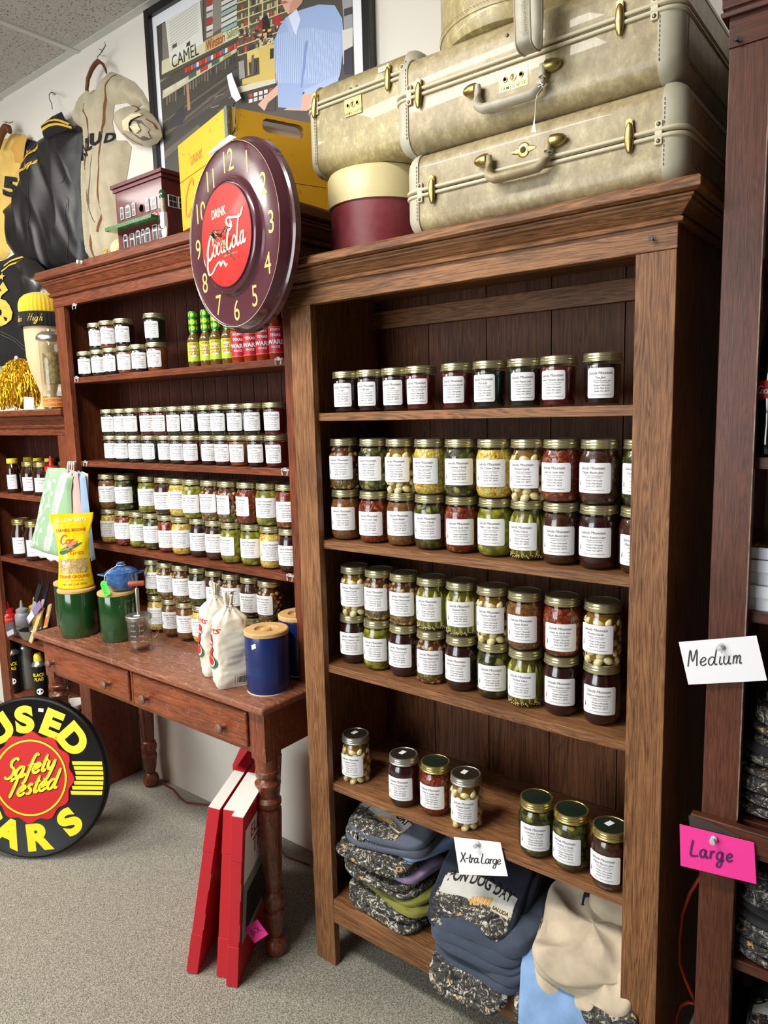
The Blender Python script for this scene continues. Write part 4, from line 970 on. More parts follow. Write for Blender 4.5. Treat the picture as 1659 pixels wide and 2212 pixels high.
# ---------------------------------------------------------------- clock
m_mar = mat('glossy_maroon_enamel', (78, 34, 46), .22, coat=.7, var=.12, vscale=9, vcol=(96, 56, 62)); m_red = mat('red_enamel_disc', (200, 40, 36), .5, coat=.04, spec=.3, var=.15, vscale=20, vcol=(190, 60, 50))
m_gold = mat('dull_gold_paint', (206, 176, 104), .45); m_cream = mat('cream_enamel_lettering', (240, 226, 190), .4); m_hand = mat('tarnished_clock_hand', (96, 84, 66), .35, .8)
na, nb_ = math.radians(-10.6), math.radians(-.7)
nv_ = Vector((math.sin(na)*math.cos(nb_), -math.cos(na)*math.cos(nb_), math.sin(nb_))); hv_ = Vector((math.cos(na), math.sin(na), 0)); vv_ = nv_.cross(hv_)
CK = thing('wall_clock', 'large round maroon clock with red centre disc and gold numerals', 'clock', (-1.352, -.0775, 1.8535))
FM = frame((0, 0, 0), hv_, vv_)
MB().lathe([(.2175, -.045), (.2185, -.044), (.2185, -.030), (.212, -.027), (.2115, -.016), (.2075, -.010), (.2065, -.002), (.205, .0005), (.2035, -.001), (.2, -.002), (.140, -.002), (.133, -.001), (.130, .002), (.128, .009), (.124, .013), (.119, .014), (.117, .012), (.1145, .012), (.1145, .0155), (.113, .016)], 96, 0, FM, cap0=True, cap1=False).build('case', m_mar, CK, smooth=35)
MB().lathe([(.113, .016), (.108, .017), (0, .0175)], 72, 0, FM, cap0=False).build('centre_disc', m_red, CK, smooth=40)
mb = MB()
for k in range(12):
    a_ = math.radians(30*(k+1)); rr_ = .167; s_ = str(k+1)
    mb = MB(); put_text(mb, s_, FM, rr_*math.sin(a_), rr_*math.cos(a_)-.023, .068, 0, d=-.0016, sxx=.86); mb.build('numeral', m_gold, CK)
mb = MB().lathe([(.2040, .0012), (.2048, .0014)], 96, 0, FM, cap0=False, cap1=False); mb.build('rim_line', m_cream, CK)
mb = MB()
put_text(mb, 'DRINK', FM, -.022, .046, .028, 0, d=.0180, bold=.02, sxx=.78)
def logo(mb, M, W_, d, m=0):
    """the two-word script with its trailing swash, W_ wide, centred"""
    s = W_/10.0
    def S(p, w): stroke(mb, [((x-5+y*.12)*s, (y-1.5)*s) for x, y in p], w*s*1.02, M, m, d, pen=.5)
    # first capital and its tail
    S([(1.9, 2.5), (1.6, 3.0), (1.0, 2.8), (.3, 1.6), (.1, .5), (.5, -.1), (1.1, .1), (1.6, .7)], .5)
    S([(.15, .3), (.0, -1.0), (.4, -2.0), (1.3, -1.9), (2.3, -1.2), (3.2, -.9), (3.5, -1.5), (4.1, -1.0), (4.9, -1.9)], .40)
    S([(1.5, 2.6), (1.7, 2.0), (1.5, 1.6)], .3)
    for x in (1.7, 3.75):          # o a
        S([(x+.5, 1.6), (x+.1, 1.2), (x, .5), (x+.3, .05), (x+.7, .4), (x+.8, 1.1), (x+.5, 1.6)], .28)
    S([(3.4, 1.2), (3.1, 1.6), (2.75, 1.0), (2.75, .3), (3.05, .05), (3.5, .5)], .28)
    S([(4.6, 1.6), (4.5, .5), (4.7, .05), (5.1, .5)], .34)
    S([(4.85, 1.0), (5.3, 1.1)], .26)
    # second capital with the long crossing stroke
    S([(6.5, 2.6), (6.3, 3.2), (5.9, 2.8), (5.3, 1.6), (5.2, .5), (5.6, -.1), (6.1, .3), (6.4, .8)], .48)
    S([(5.6, 3.1), (5.2, 3.7), (5.6, 4.1), (6.4, 3.9), (7.4, 3.7), (8.6, 3.5), (9.3, 4.4)], .42)
    S([(6.1, 3.7), (6.5, 3.2), (6.35, 2.6), (6.0, 2.4)], .26)
    S([(7.1, 1.6), (6.7, 1.2), (6.6, .5), (6.9, .05), (7.3, .4), (7.4, 1.1), (7.1, 1.6)], .34)
    S([(8.3, 3.9), (8.0, 2.6), (7.75, 1.2), (7.75, .3), (8.05, .05), (8.4, .5)], .34)
    S([(9.3, 1.3), (9.0, 1.6), (8.6, 1.1), (8.55, .4), (8.85, .05), (9.2, .6), (9.35, 1.5)], .32)
    S([(9.4, 1.6), (9.3, .5), (9.5, .05), (9.9, .5)], .34)
logo(mb, FM @ Matrix.Translation((.002, -.010, 0)) @ Matrix.Rotation(.06, 4, 'Z') @ Matrix.Scale(.95, 4, (0, 1, 0)), .182, .0183)
put_text(mb, 'TRADE MARK REG. U.S. PAT. OFF.', FM, .022, -.046, .0042, 0, d=.0180)
mb.lathe([(.003, 0), (0, 0)], 12, 0, FM @ Matrix.Translation((.004, -.064, .0182)))
mb.build('lettering', m_cream, CK)
mb = MB(); HM = FM @ Matrix.Translation((-.004, .0, 0))
mb.lathe([(.004, .024), (.004, .050), (.002, .052), (0, .052)], 12, 0, HM)
mb.lathe([(.009, .040), (.011, .042), (.009, .044), (0, .045)], 16, 0, HM)
def hand(ang, ln, d):
    M = HM @ Matrix.Rotation(ang, 4, 'Z')
    T = lambda p, r_: mb.tube([(x, y, d) for x, y in p], r_, 6, 0, M)
    T([(0, .006), (ln*.30, .0065), (ln*.6, .0015)], .0012); T([(0, -.006), (ln*.30, -.0065), (ln*.6, -.0015)], .0012); T([(ln*.55, 0), (ln*.68, 0)], .0013)
    T([(ln*.66, 0), (ln*.74, .007), (ln*.83, 0), (ln*.74, -.007), (ln*.66, 0)], .0013); T([(ln*.70, 0), (ln*.74, .003), (ln*.79, 0), (ln*.74, -.003), (ln*.70, 0)], .0008); T([(ln*.83, 0), (ln, 0)], .0012)
hand(math.radians(-38), .115, .046); hand(math.radians(2), .070, .042)
mb.build('hands', m_hand, CK, smooth=60)
rp = CK.location
q1, q2, q3, q4 = U(449, 331, -.14), U(496, 291, -.10), U(510, 296, -.10), U(455, 334, -.135)
pt = MB(); pt.add([q1, q2, q3, q4]+[q+Vector((0, .001, -.0006)) for q in (q1, q2, q3, q4)], [(0, 1, 2, 3), (7, 6, 5, 4), (0, 4, 5, 1), (1, 5, 6, 2), (2, 6, 7, 3), (3, 7, 4, 0)])
pt.tube([q2.lerp(q3, .5), Vector((-1.37, -.085, 2.062)), Vector((-1.372, -.07, 2.066))], .0006, 5)
pt.build('price_tag', m_sticker, CK, (-rp[0], -rp[1], -rp[2]))
wr = MB().tube([CR.location+pn-dl*.008, U(507, 262, -.05), U(512, 290, -.07), Vector((-1.372, -.062, 2.067))], .0009, 6)
wr.build('hanging_wire', mat('blue_green_wire', (96, 150, 150), .5), CK, (-rp[0], -rp[1], -rp[2]))

# ---------------------------------------------------------------- wooden model building
m_brick = mat('glossy_oxblood_paint', (90, 28, 32), .42, coat=.18, spec=.35, bump=.5, bscale=70); m_whp = mat('white_gloss_trim', (236, 236, 234), .35, coat=.3); m_drk = mat('dark_model_glass', (40, 42, 46), .25); m_grn = mat('green_gloss_awning', (44, 108, 48), .35, coat=.4, bump=.3, bscale=90)
HX0, HX1, HY, HY2, HZ0, HZ1 = -2.092, -1.842, .10, .29, 1.9455, 2.152
HO = thing('model_building', 'dark red wooden model shop with white windows and green awning', 'birdhouse', (HX0, HY, HZ0))
def PH_(mb, nm, m, par=None, **k): return mb.build(nm, m, HO, (-HX0, -HY, -HZ0), **k)
def hc(cx, cy, Y=HY): return U(220+cx/8.295, 340+cy/8.295, Y)
PH_(MB().box(HX0+.006, HX1-.006, HY, HY2, HZ0+.004, HZ1-.02), 'walls', m_brick, bev=.001)
PH_(MB().box(HX0-.001, HX1+.001, HY-.004, HY2+.004, HZ1-.022, HZ1-.011).box(HX0-.007, HX1+.007, HY-.009, HY2+.006, HZ1-.011, HZ1), 'parapet', m_brick, bev=.001)
PH_(MB().box(HX0-.002, HX1+.006, HY-.03, HY2, HZ0, HZ0+.004), 'base', m_whp)
def win(c, w, h, n, arch=True, side=False, trans_=0):
    w *= 1.22; h *= 1.12
    """framed window centred at c"""
    M = frame(c, (0, 1, 0) if side else (1, 0, 0), (0, 0, 1))
    mb = MB(); pts = [(-w/2, -h/2), (w/2, -h/2), (w/2, h/2-(w*.28 if arch else 0))]
    if arch: pts += [(w/2*math.cos(PI*i/8), h/2-w*.28+w*.28*math.sin(PI*i/8)) for i in range(1, 8)]
    pts += [(-w/2, h/2-(w*.28 if arch else 0))]
    k = len(pts); mb.add([(x, y, .003) for x, y in pts]+[(x, y, 0) for x, y in pts], [tuple(range(k))]+[(i, k+i, k+(i+1) % k, (i+1) % k) for i in range(k)], 0, M)
    e = .0016; x0 = -w/2+e; ww = (w-2*e-(n-1)*.001)/n; top = h/2-(w*.3 if arch else e)
    rows = [(-h/2+e, -h/2+e+(top+h/2-e)*(.47 if not trans_ else .68)), (-h/2+e+(top+h/2-e)*(.53 if not trans_ else .76), top)]
    for i in range(n):
        for (a_, b2) in rows: mb.add([(x0+i*(ww+.001), a_, .0034), (x0+i*(ww+.001)+ww, a_, .0034), (x0+i*(ww+.001)+ww, b2, .0034), (x0+i*(ww+.001), b2, .0034)], [(0, 1, 2, 3)], 1, M)
    PH_(mb, 'window', [m_whp, m_drk])
for cx, cy, w, n in ((372, 1005, .0125, 1), (480, 970, .020, 2), (582, 932, .0125, 1), (822, 852, .0125, 1), (938, 815, .020, 2), (1050, 780, .0125, 1)):
    c = hc(cx, cy); c.y = HY; win(c, w, .033, n)
for cx, cy, w, h, n in ((442, 1540, .0155, .047, 1), (665, 1470, .0165, .047, 1), (755, 1440, .0125, .044, 1), (838, 1390, .0165, .037, 1), (1068, 1320, .0165, .037, 1)):
    c = hc(cx, cy); c.y = HY; win(c, w, h, n, trans_=1)
for cx, cy in ((560, 1530), (965, 1380)):
    c = hc(cx, cy); c.y = HY; win(c, .017, .048, 1, False, trans_=1)
for cx, cy in ((1262, 790), (1440, 830)):
    c = UP(220+cx/8.295, 340+cy/8.295, (HX1-.006, 0, 0), (1, 0, 0)); c.x = HX1-.0059; win(c, .024, .030, 2, False, True)
c = hc(715, 912); PH_(MB().lathe([(.0105, .0), (.0125, 0), (.0125, .0016), (.0105, .0016)], 24, 0, frame((c.x, HY, c.z), (1, 0, 0), (0, 0, 1)), cap0=False, cap1=False).lathe([(.0108, .0006), (0, .0006)], 24, 1, frame((c.x, HY, c.z), (1, 0, 0), (0, 0, 1))), 'entry_hole', [m_brick, mat('dark_hole', (14, 8, 8), .9)])
za = hc(700, 1190).z; PH_(MB().prism([(HX0-.006, za-.006), (HX1-.016, za-.006), (HX1-.016, za+.004), (HX0-.006, za+.004)], HY-.036, HY-.0005), 'awning', m_grn, bev=.001)
mb = MB().box(HX0+.012, HX1-.018, HY-.006, HY-.0005, za+.004, za+.016)
for xa in (HX0+.012, HX1-.046): mb.box(xa, xa+.026, HY-.0068, HY-.005, za+.0045, za+.0165, 1)
put_text(mb, "M.A. PACE'S GENERAL STORE", frame((HX0+.112, HY-.0062, za+.0075), (1, 0, 0), (0, 0, 1)), 0, 0, .0085, 2, d=.0003)
for xa in (HX0+.025, HX1-.033): write(mb, 'Coca', frame((xa-.010, HY-.0069, za+.008), (1, 0, 0), (0, 0, 1)), 0, 0, .008, .0012, 0)
PH_(mb, 'shop_sign', [m_whp, m_red, mat('grey_ink', (150, 150, 150), .6)])
# pump standing at the corner
q = U(365, 515, .085); GP = thing('toy_gas_pump', 'small white toy gas pump with green globe before the model shop', 'toy', (q.x, .072, HZ0))
MB().ell((0, 0, .022), (.012, .007, .022), 0, None, 16, 10).box(-.008, .008, -.006, .006, 0, .004).box(-.009, .009, -.0068, .006, .028, .074).ell((-.013, 0, .040), (.004, .004, .006), 0, None, 8, 6).build('body', m_whp, GP, bev=.001, smooth=40)
MB().lathe([(.0078, .074), (.0078, .112)], 18).build('cylinder', mat('speckled_grey_tube', (170, 164, 140), .4, .3, var=.5, vscale=300), GP, smooth=40)
MB().lathe([(.0088, .112), (.0095, .116), (.0095, .128), (.006, .134), (0, .135)], 20).build('globe', mat('green_globe_paint', (28, 84, 36), .2, coat=.6), GP, smooth=50)
MB().tube([(-.009, -.004, .07), (-.014, -.006, .064), (-.013, -.008, .045), (-.006, -.009, .03), (.004, -.009, .028)], .0012, 6).build('hose', m_screw, GP, smooth=60)
# ball and flowers
q = U(263, 533, .16); BL = thing('baseball', 'old yellowed baseball with red stitches left of the model shop', 'ball', (q.x, .16, 1.9455+.0365))
MB().ell((0, 0, 0), (.0365,)*3, 0, None, 32, 20).build('cover', mat('yellowed_leather', (226, 206, 150), .5, bump=.1, bscale=90), BL, smooth=180)
mb = MB()
for i in range(60):
    a_ = 2*PI*i/60; x = math.cos(a_)+.0; p = Vector((math.cos(a_)*.9+math.cos(3*a_)*.30*0, math.sin(a_)*.9, .55*math.cos(2*a_))).normalized()*.0368
    a2 = a_+.1; p2 = Vector((math.cos(a2)*.9, math.sin(a2)*.9, .55*math.cos(2*a2))).normalized()*.0368
    t_ = (p2-p).normalized(); s_ = p.normalized().cross(t_)
    mb.tube([p-s_*.004-t_*.002, p, p+s_*.004-t_*.002], .0005, 4)
mb.build('stitches', mat('dull_red_thread', (140, 60, 44), .7), BL)
q = U(226, 552, .13); FL = thing('flower_spray', 'tiny black and yellow artificial flower spray beside the baseball', 'flowers', (q.x, .13, 1.9455))
rnd = random.Random(4); lf = MB(); pe = MB()
for i in range(60):
    p = Vector((rnd.uniform(-.05, .03), rnd.uniform(-.012, .012), rnd.uniform(.0, .022))); lf.ell(p, (.006, .002, .003), 0, Matrix.Rotation(0, 4, 'Z'), 6, 4)
for i in range(26):
    p = Vector((rnd.uniform(-.002, .022), rnd.uniform(-.01, .01), rnd.uniform(.014, .045))); pe.ell(p, (.0052, .002, .0035), 0, None, 6, 4)
lf.tube([(-.01, 0, 0), (.01, 0, .03)], .001, 5); lf.build('leaves', mat('black_leaf', (24, 26, 22), .5), FL); pe.build('petals', mat('yellow_petal', (206, 172, 60), .5), FL)
# ================================================================ ON THE TABLE
m_bamboo = wood('pale_bamboo', (196, 150, 92), (226, 186, 128), 'x', .45, scale=1.5, contrast=.5, bump=.05)
def canister(col, label, x, y, z, r_, h, knob=False, sticker=False, ribs=False, grp=None):
    c = thing('canister', label, 'canister', (x, y, z), .85, group=grp)
    m = mat({'g': 'glossy_dark_green_glaze', 'b': 'satin_cobalt_blue_enamel'}[col], {'g': (26, 66, 30), 'b': (16, 38, 96)}[col], {'g': .12, 'b': .35}[col], coat={'g': .8, 'b': .2}[col])
    pr = [(0, .0), (r_*.93, 0), (r_*.97, .002), (r_, .008)]
    if ribs: pr += [p for k in range(9) for p in ((r_, h*.32+k*.0035), (r_*1.006, h*.32+k*.0035+.0017))]
    pr += [(r_, h-.003), (r_*.985, h), (r_*.95, h)]
    MB().lathe(pr, 56).build('body', m, c, smooth=40)
    if ribs: MB().lathe([(r_*.985, 0), (r_*.99, .002), (r_*.97, .0022)], 48, cap1=False).build('base_rim', m_cream, c)
    if knob:
        l = [(r_*.96, h+.0005), (r_*1.02, h+.001), (r_*1.02, h+.010), (r_*.98, h+.0125), (r_*.55, h+.0125), (r_*.53, h+.0105), (r_*.5, h+.006), (r_*.25, h+.005), (0, h+.005)]
        lid = MB().lathe(l, 48).build('lid', m_bamboo, c, smooth=35)
        MB().lathe([(r_*.24, h+.005), (r_*.24, h+.012), (r_*.21, h+.0135), (0, h+.0135)], 28, sx=1.0, sy=.55).build('knob', m_bamboo, lid, smooth=40)
    else:
        MB().lathe([(r_*.95, h+.0005), (r_*1.02, h+.001), (r_*1.03, h+.004), (r_*1.02, h+.009), (r_*.97, h+.011), (0, h+.011)], 48).build('lid', m_bamboo, c, smooth=35)
    if sticker:
        mb = MB(); M = Matrix.Rotation(-.62, 4, 'Z'); R_ = r_+.0006
        mb.add([M @ Vector((R_*math.sin(a), -R_*math.cos(a), z_)) for a, z_ in ((-.12, h-.030), (.10, h-.024), (.08, h-.012), (-.14, h-.018))], [(0, 1, 2, 3)])
        mb.build('price_sticker', m_sticker, c)
    return c
canister('g', 'dark green canister with bamboo lid, at back left behind the other two', -2.418, .028, TZ+.0002, .058, .152, grp=None)
canister('g', 'dark green canister with bamboo lid, under the yellow grits bag', -2.302, -.018, TZ+.0002, .060, .152)
canister('g', 'dark green canister with bamboo lid, under the blue lidded pot', -2.145, .033, TZ+.0002, .058, .152)
canister('b', 'cobalt blue canister with bamboo lid, at front right table corner', -1.392, .005, TZ+.0002, .0575, .154, True, True, True)
canister('b', 'cobalt blue canister with bamboo lid, tucked behind against hutch side', -1.398, .135, TZ+.0100, .0575, .154, True, False, True)
# grits bag
m_yb = mat('yellow_plastic_pouch', (240, 210, 20), .3, coat=.4); m_or = mat('orange_red_print', (206, 72, 24), .5); m_dg = mat('dark_green_print', (40, 100, 50), .5); m_pk = mat('pink_print', (236, 130, 120), .5); m_wp = mat('white_print', (236, 232, 214), .5)
GB = thing('grits_bag', 'yellow pouch of corn grits standing on a green canister', 'bag', (-2.298, -.020, TZ+.1640), .92)
def pouch(u, v):
    """u across -1..1, v up 0..1 -> front surface point"""
    w = .058-.010*math.sin(PI*min(1, v*1.1))*.9+.012*max(0, v-.72)/.28
    th = .030*(1-v**1.5)*max(0, 1-abs(u)**2.6)+.0012
    n = noise.noise(Vector((u*2.2, v*5, 3)))*.0045*(.3+v)+noise.noise(Vector((u*6, v*14, 8)))*.0016
    return Vector((u*w+.004*v, -th-n*.8*(1 if v < .97 else .3), .004*(u*u)*(1-v)+v*.252))
mb = MB(); nu, nv = 26, 40; v = []; f = []
for j in range(nv+1):
    for i in range(nu+1): v.append(pouch(-1+2*i/nu, j/nv))
for j in range(nv+1):
    for i in range(nu+1): p = pouch(-1+2*i/nu, j/nv); v.append(Vector((p.x, -p.y*.9, p.z)))
o_ = (nu+1)*(nv+1)
for j in range(nv):
    for i in range(nu):
        a_ = j*(nu+1)+i; f.append((a_, a_+1, a_+nu+2, a_+nu+1)); f.append((o_+a_, o_+a_+nu+1, o_+a_+nu+2, o_+a_+1))
for j in range(nv):
    a_ = j*(nu+1); f.append((a_, a_+nu+1, o_+a_+nu+1, o_+a_)); a_ += nu; f.append((a_, o_+a_, o_+a_+nu+1, a_+nu+1))
for i in range(nu): f.append((i, o_+i, o_+i+1, i+1))
mb.add(v, f).build('pouch', m_yb, GB, smooth=180)
def onp(x, z, d=.0006): 
    vv = z/.252; w = .058-.010*math.sin(PI*min(1, vv*1.1))*.9+.012*max(0, vv-.72)/.28
    p = pouch(max(-1, min(1, (x-.004*vv)/w)), max(0, min(1, vv))); return (x, p.y-d-.0006, z)
mb = MB()
put_text(mb, 'YELLOW GRITS', None, 0, .226, .0145, 3, fn=onp, bold=.02); put_text(mb, 'DANIEL BOONE', None, 0, .193, .0135, 0, fn=onp, bold=.015, sxx=.95)
write(mb, 'Cor', None, -.036, .152, .030, .0042, 0, .1, fn=onp); put_text(mb, 'Grits', None, .012, .116, .021, 0, fn=onp, shear=.3)
put_text(mb, 'STONE GROUND', None, 0, .038, .0135, 0, fn=onp, bold=.02, sxx=.9); put_text(mb, 'FROM SELECTED CORN', None, 0, .028, .0055, 0, fn=onp); put_text(mb, 'NET WT. 2 LB. (907g)', None, 0, .014, .0085, 1, fn=onp)
def blob(cx, cz, a, b_, ang, m, d=.0009):
    pts = []
    for k in range(20):
        t_ = 2*PI*k/20; x = a*math.cos(t_); y = b_*math.sin(t_)*(1-.35*math.cos(t_)); pts.append(onp(cx+x*math.cos(ang)-y*math.sin(ang), cz+x*math.sin(ang)+y*math.cos(ang), d))
    mb.add([onp(cx, cz, d)]+pts, [(0, i+1, (i+1) % 20+1) for i in range(20)], m)
blob(-.012, .137, .034, .009, .55, 1); blob(-.002, .147, .026, .0075, .62, 2, .0013); blob(-.020, .128, .020, .006, .35, 1, .0016); blob(.012, .146, .022, .004, .45, 1, .0018)
mb.build('printing', [m_or, m_dg, m_pk, m_wp], GB)
mb = MB(); nn_ = 10; v = []; f = []
for j in range(nn_+1):
    for i in range(nn_+1): v.append(onp(-.044+.088*i/nn_, .054+.048*j/nn_, .0007))
for j in range(nn_):
    for i in range(nn_): a_ = j*(nn_+1)+i; f.append((a_, a_+1, a_+nn_+2, a_+nn_+1))
gw = mb.add(v, f).build('window', chunky('corn_grits', [(0, (176, 140, 70)), (.5, (214, 188, 120)), (1, (236, 222, 170))], 420, (150, 110, 50)), GB)
MB().add([onp(x, z, .0014) for x, z in ((-.034, .083), (-.024, .084), (-.025, .094), (-.035, .093))], [(0, 1, 2, 3)]).build('price_sticker', m_sticker, gw)
# blue pot
m_pot = mat('speckled_blue_glaze', (44, 88, 150), .15, coat=.8, var=.35, vscale=60, vcol=(90, 130, 180))
PT_ = thing('lidded_pot', 'small blue glazed lidded pot on a green canister', 'pot', (-2.128, .048, TZ+.1640), 1.0)
MB().lathe([(0, 0), (.031, 0), (.033, .003), (.042, .010), (.050, .024), (.052, .040), (.050, .050), (.053, .056), (.0535, .059), (.051, .060)], 44).build('body', m_pot, PT_, smooth=50)
ld = MB().lathe([(.050, .0605), (.0515, .062), (.045, .068), (.030, .075), (.012, .079), (.008, .081), (.010, .085), (.0135, .089), (.012, .0925), (0, .094)], 40, cap0=True).build('lid', m_pot, PT_, smooth=50)
for sg in (-1, 1):
    MB().add([(sg*.046, -.022, .056), (sg*.076, -.006, .060), (sg*.076, .006, .060), (sg*.046, .022, .056), (sg*.046, -.022, .050), (sg*.073, -.005, .055), (sg*.073, .005, .055), (sg*.046, .022, .050)], [(0, 1, 2, 3), (7, 6, 5, 4), (0, 4, 5, 1), (1, 5, 6, 2), (2, 6, 7, 3)]).build('handle', m_pot, PT_, bev=.002, smooth=60)
MB().tube([(.012, -.004, .083), (-.012, -.006, .083), (-.03, -.03, .078), (-.05, -.045, .062), (-.052, -.050, .048)], .0011, 6).tube([(.014*math.cos(t_*.5), .014*math.sin(t_*.5), .084) for t_ in range(13)], .0011, 6).build('tag_string', m_string, PT_, smooth=60)
mb = MB(); M = frame((-.052, -.052, .020), (.75, -.66, 0), (.1, .1, 1)) @ Matrix.Rotation(.45, 4, 'Z')
mb.add([(-.013, -.024, 0), (.013, -.024, 0), (.013, .020, 0), (.006, .027, 0), (-.006, .027, 0), (-.013, .020, 0)], [(0, 1, 2, 3, 4, 5)], 0, M)
for k in range(4): write(mb, 'nanu', M, -.010, .010-k*.008, .006, .0006, 1)
mb.build('price_tag', [mat('neon_green_card', (70, 236, 60), .5), m_dg], PT_)
# towels
def towel(name_label, pts, col, stripe, Y, T=.010, lace=False, seed=3, pattern=True):
    P = [U(x, y, Y) for x, y in pts]; pl = [(p.x, p.z) for p in P]
    mbh, dep = hang(pl, Y, T, .006, .007, .012, seed, 2, 30)
    o = thing('tea_towel', name_label, 'towel', (pl[0][0], Y, pl[0][1]), group='tea towels hanging from the hutch upright'); off = (-pl[0][0], -Y, -pl[0][1])
    mbh.build('cloth', col, o, off, smooth=180)
    return o, off, dep
m_tg = mat('sage_green_cotton', (146, 182, 142), .9, bump=.3, bscale=600, sheen=.2); m_tw = mat('white_cotton_print', (222, 232, 212), .9)
m_tp = mat('dusty_pink_cotton', (214, 170, 164), .9, bump=.3, bscale=600); m_tb = mat('pale_blue_cotton', (146, 172, 204), .9, bump=.3, bscale=600); m_tc = mat('cream_cotton', (222, 212, 190), .9, bump=.3, bscale=600); m_lace = mat('white_cotton_lace', (232, 232, 226), .9)
towel('cream tea towel, rearmost of the four hanging on the hutch upright', [(176, 1018), (190, 1024), (192, 1120), (178, 1125)], m_tc, None, .070, .006, seed=8)
towel('pale blue tea towel hanging between the pink and cream ones', [(168, 1016), (184, 1026), (194, 1110), (206, 1208), (197, 1212), (182, 1130), (170, 1110)], m_tb, None, .060, .008, seed=6)
towel('dusty pink tea towel hanging behind the green one', [(148, 1013), (168, 1020), (177, 1110), (176, 1140), (160, 1140), (152, 1080)], m_tp, None, .048, .008, seed=5)
tg_, off, dep = towel('sage green tea towel with white leaf pattern and lace edge', [(103, 1010), (140, 1011), (158, 1030), (154, 1060), (155, 1110), (137, 1195), (131, 1203), (100, 1196), (66, 1183), (82, 1120), (98, 1040)], m_tg, None, .036, .012, seed=3)
def ont(px, py, d=.0005): p = U(px, py, .026); return (p.x, dep(p.x, p.z)-d, p.z)
mb = MB()
def tl(pts, w):
    P_ = crom(pts, 5); v = []
    for i, p in enumerate(P_):
        a_ = P_[max(i-1, 0)]; b2 = P_[min(i+1, len(P_)-1)]; t_ = (b2-a_).normalized(); nn = Vector((-t_.y, t_.x))*w/2; v += [ont(*(p+nn)), ont(*(p-nn))]
    mb.add(v, [(2*i, 2*i+1, 2*i+3, 2*i+2) for i in range(len(P_)-1)])
tl([(108, 1014), (113, 1026), (105, 1040), (106, 1055), (97, 1068), (99, 1082), (90, 1096), (92, 1110), (83, 1124), (85, 1138), (76, 1152), (76, 1168), (70, 1180)], 4.5)
tl([(117, 1014), (121, 1028), (115, 1042), (115, 1058), (108, 1072), (108, 1088), (101, 1100), (100, 1116), (93, 1130), (93, 1146), (86, 1158), (86, 1180)], 1.2)
rnd = random.Random(2)
for k in range(44):
    t_ = k/43; x = 142-t_*38; y = 1024+t_*166
    for sg in (-1, 1): tl([(x, y), (x+sg*4.5, y-2.5), (x+sg*7, y-6)], 2.6)
for k in range(6): x, y = 122-k*8, 1038+k*27; tl([(x-2, y), (x+2, y-3), (x+3, y+3), (x-2, y+1)], 3)
mb.build('printed_pattern', m_tw, tg_, off)
lc = [(p[0], p[1]) for p in ((66, 1183), (100, 1196), (131, 1203), (134, 1212), (126, 1216), (118, 1210), (108, 1213), (98, 1205), (86, 1206), (76, 1196), (64, 1192))]
P = [U(x, y, .03) for x, y in lc]; mbh, _d = hang([(p.x, p.z) for p in P], .032, .006, .006, .006, .008, 9, 40, 40); mbh.build('lace_edge', m_lace, tg_, off, smooth=180)
for i, px in enumerate((146, 150, 155, 159)):
    a_ = U(px, 1012, .05); b2 = U(px+1, 997, .066); Yc = (.030, .045, .058, .068)[i]
    ho = MB().tube([U(px-1+i*.5, 1022, Yc), U(px, 1008, Yc+.008), U(px+1, 998, .078), U(px+4, 997, .083), U(px+4, 1003, .0865)], .0022, 8)
    tag(ho.build('towel_hook', m_whp, smooth=60), 'white plastic hook holding the %s tea towel' % ('green', 'pink', 'blue', 'cream')[i], 'hook', 'towel hooks on the hutch upright')
# measuring jug with plunger
m_cg = glassy('thick_clear_glass', (.985, .995, .985), 1.8); m_zinc = mat('scuffed_zinc_lid', (176, 172, 162), .35, .9, var=.3, vscale=30)
JG = thing('measuring_jug', 'clear glass measuring jug with metal lid and wooden plunger handle', 'jug', (-1.972, .000, TZ+.0002), .85)
MB().lathe([(0, .0), (.0335, 0), (.035, .003), (.0355, .02), (.0368, .10), (.0372, .108), (.0355, .108), (.034, .10), (.0325, .012), (0, .009)], 40, cap1=False).build('glass', m_cg, JG, smooth=50)
MB().tube([(.034, 0, .092), (.046, 0, .094), (.055, 0, .084), (.056, 0, .060), (.050, 0, .042), (.040, 0, .036), (.034, 0, .040)], [.006, .006, .0065, .0055, .0055, .006, .006], 12).build('handle', m_cg, JG, smooth=60)
ld = MB().lathe([(.0375, .100), (.0395, .101), (.0395, .112), (.037, .1145), (.006, .1155), (0, .1155)], 40, cap0=False).build('lid', m_zinc, JG, smooth=40)
MB().box(-.012, .006, -.022, -.010, .1152, .1158).build('price_sticker', m_sticker, ld)
pl = MB().lathe([(.0055, .115), (.0058, .155), (.0062, .196), (.005, .200), (.0018, .202), (.0018, .210)], 16).lathe([(.0012, .02), (.0012, .115)], 8).build('plunger', m_zinc, JG, smooth=50)
MB().lathe([(0, -.024), (.007, -.0235), (.0085, -.02), (.0085, .02), (.007, .0235), (0, .024)], 18, 0, Matrix.Translation((0, 0, .214)) @ Matrix.Rotation(PI/2, 4, 'Y')).build('grip', mat('worn_red_wooden_grip', (172, 76, 48), .5, var=.4, vscale=60, vcol=(120, 60, 40)), pl, smooth=40)
MB().lathe([(0, .013), (.024, .0135), (.026, .018), (.020, .021), (0, .023)], 26).build('paddle', mat('dark_wooden_paddle', (130, 76, 50), .5), JG, smooth=40)
mb = MB(); Rg = .0362
fn_ = lambda x, z: (Rg*math.sin(x/Rg), -Rg*math.cos(x/Rg), z)
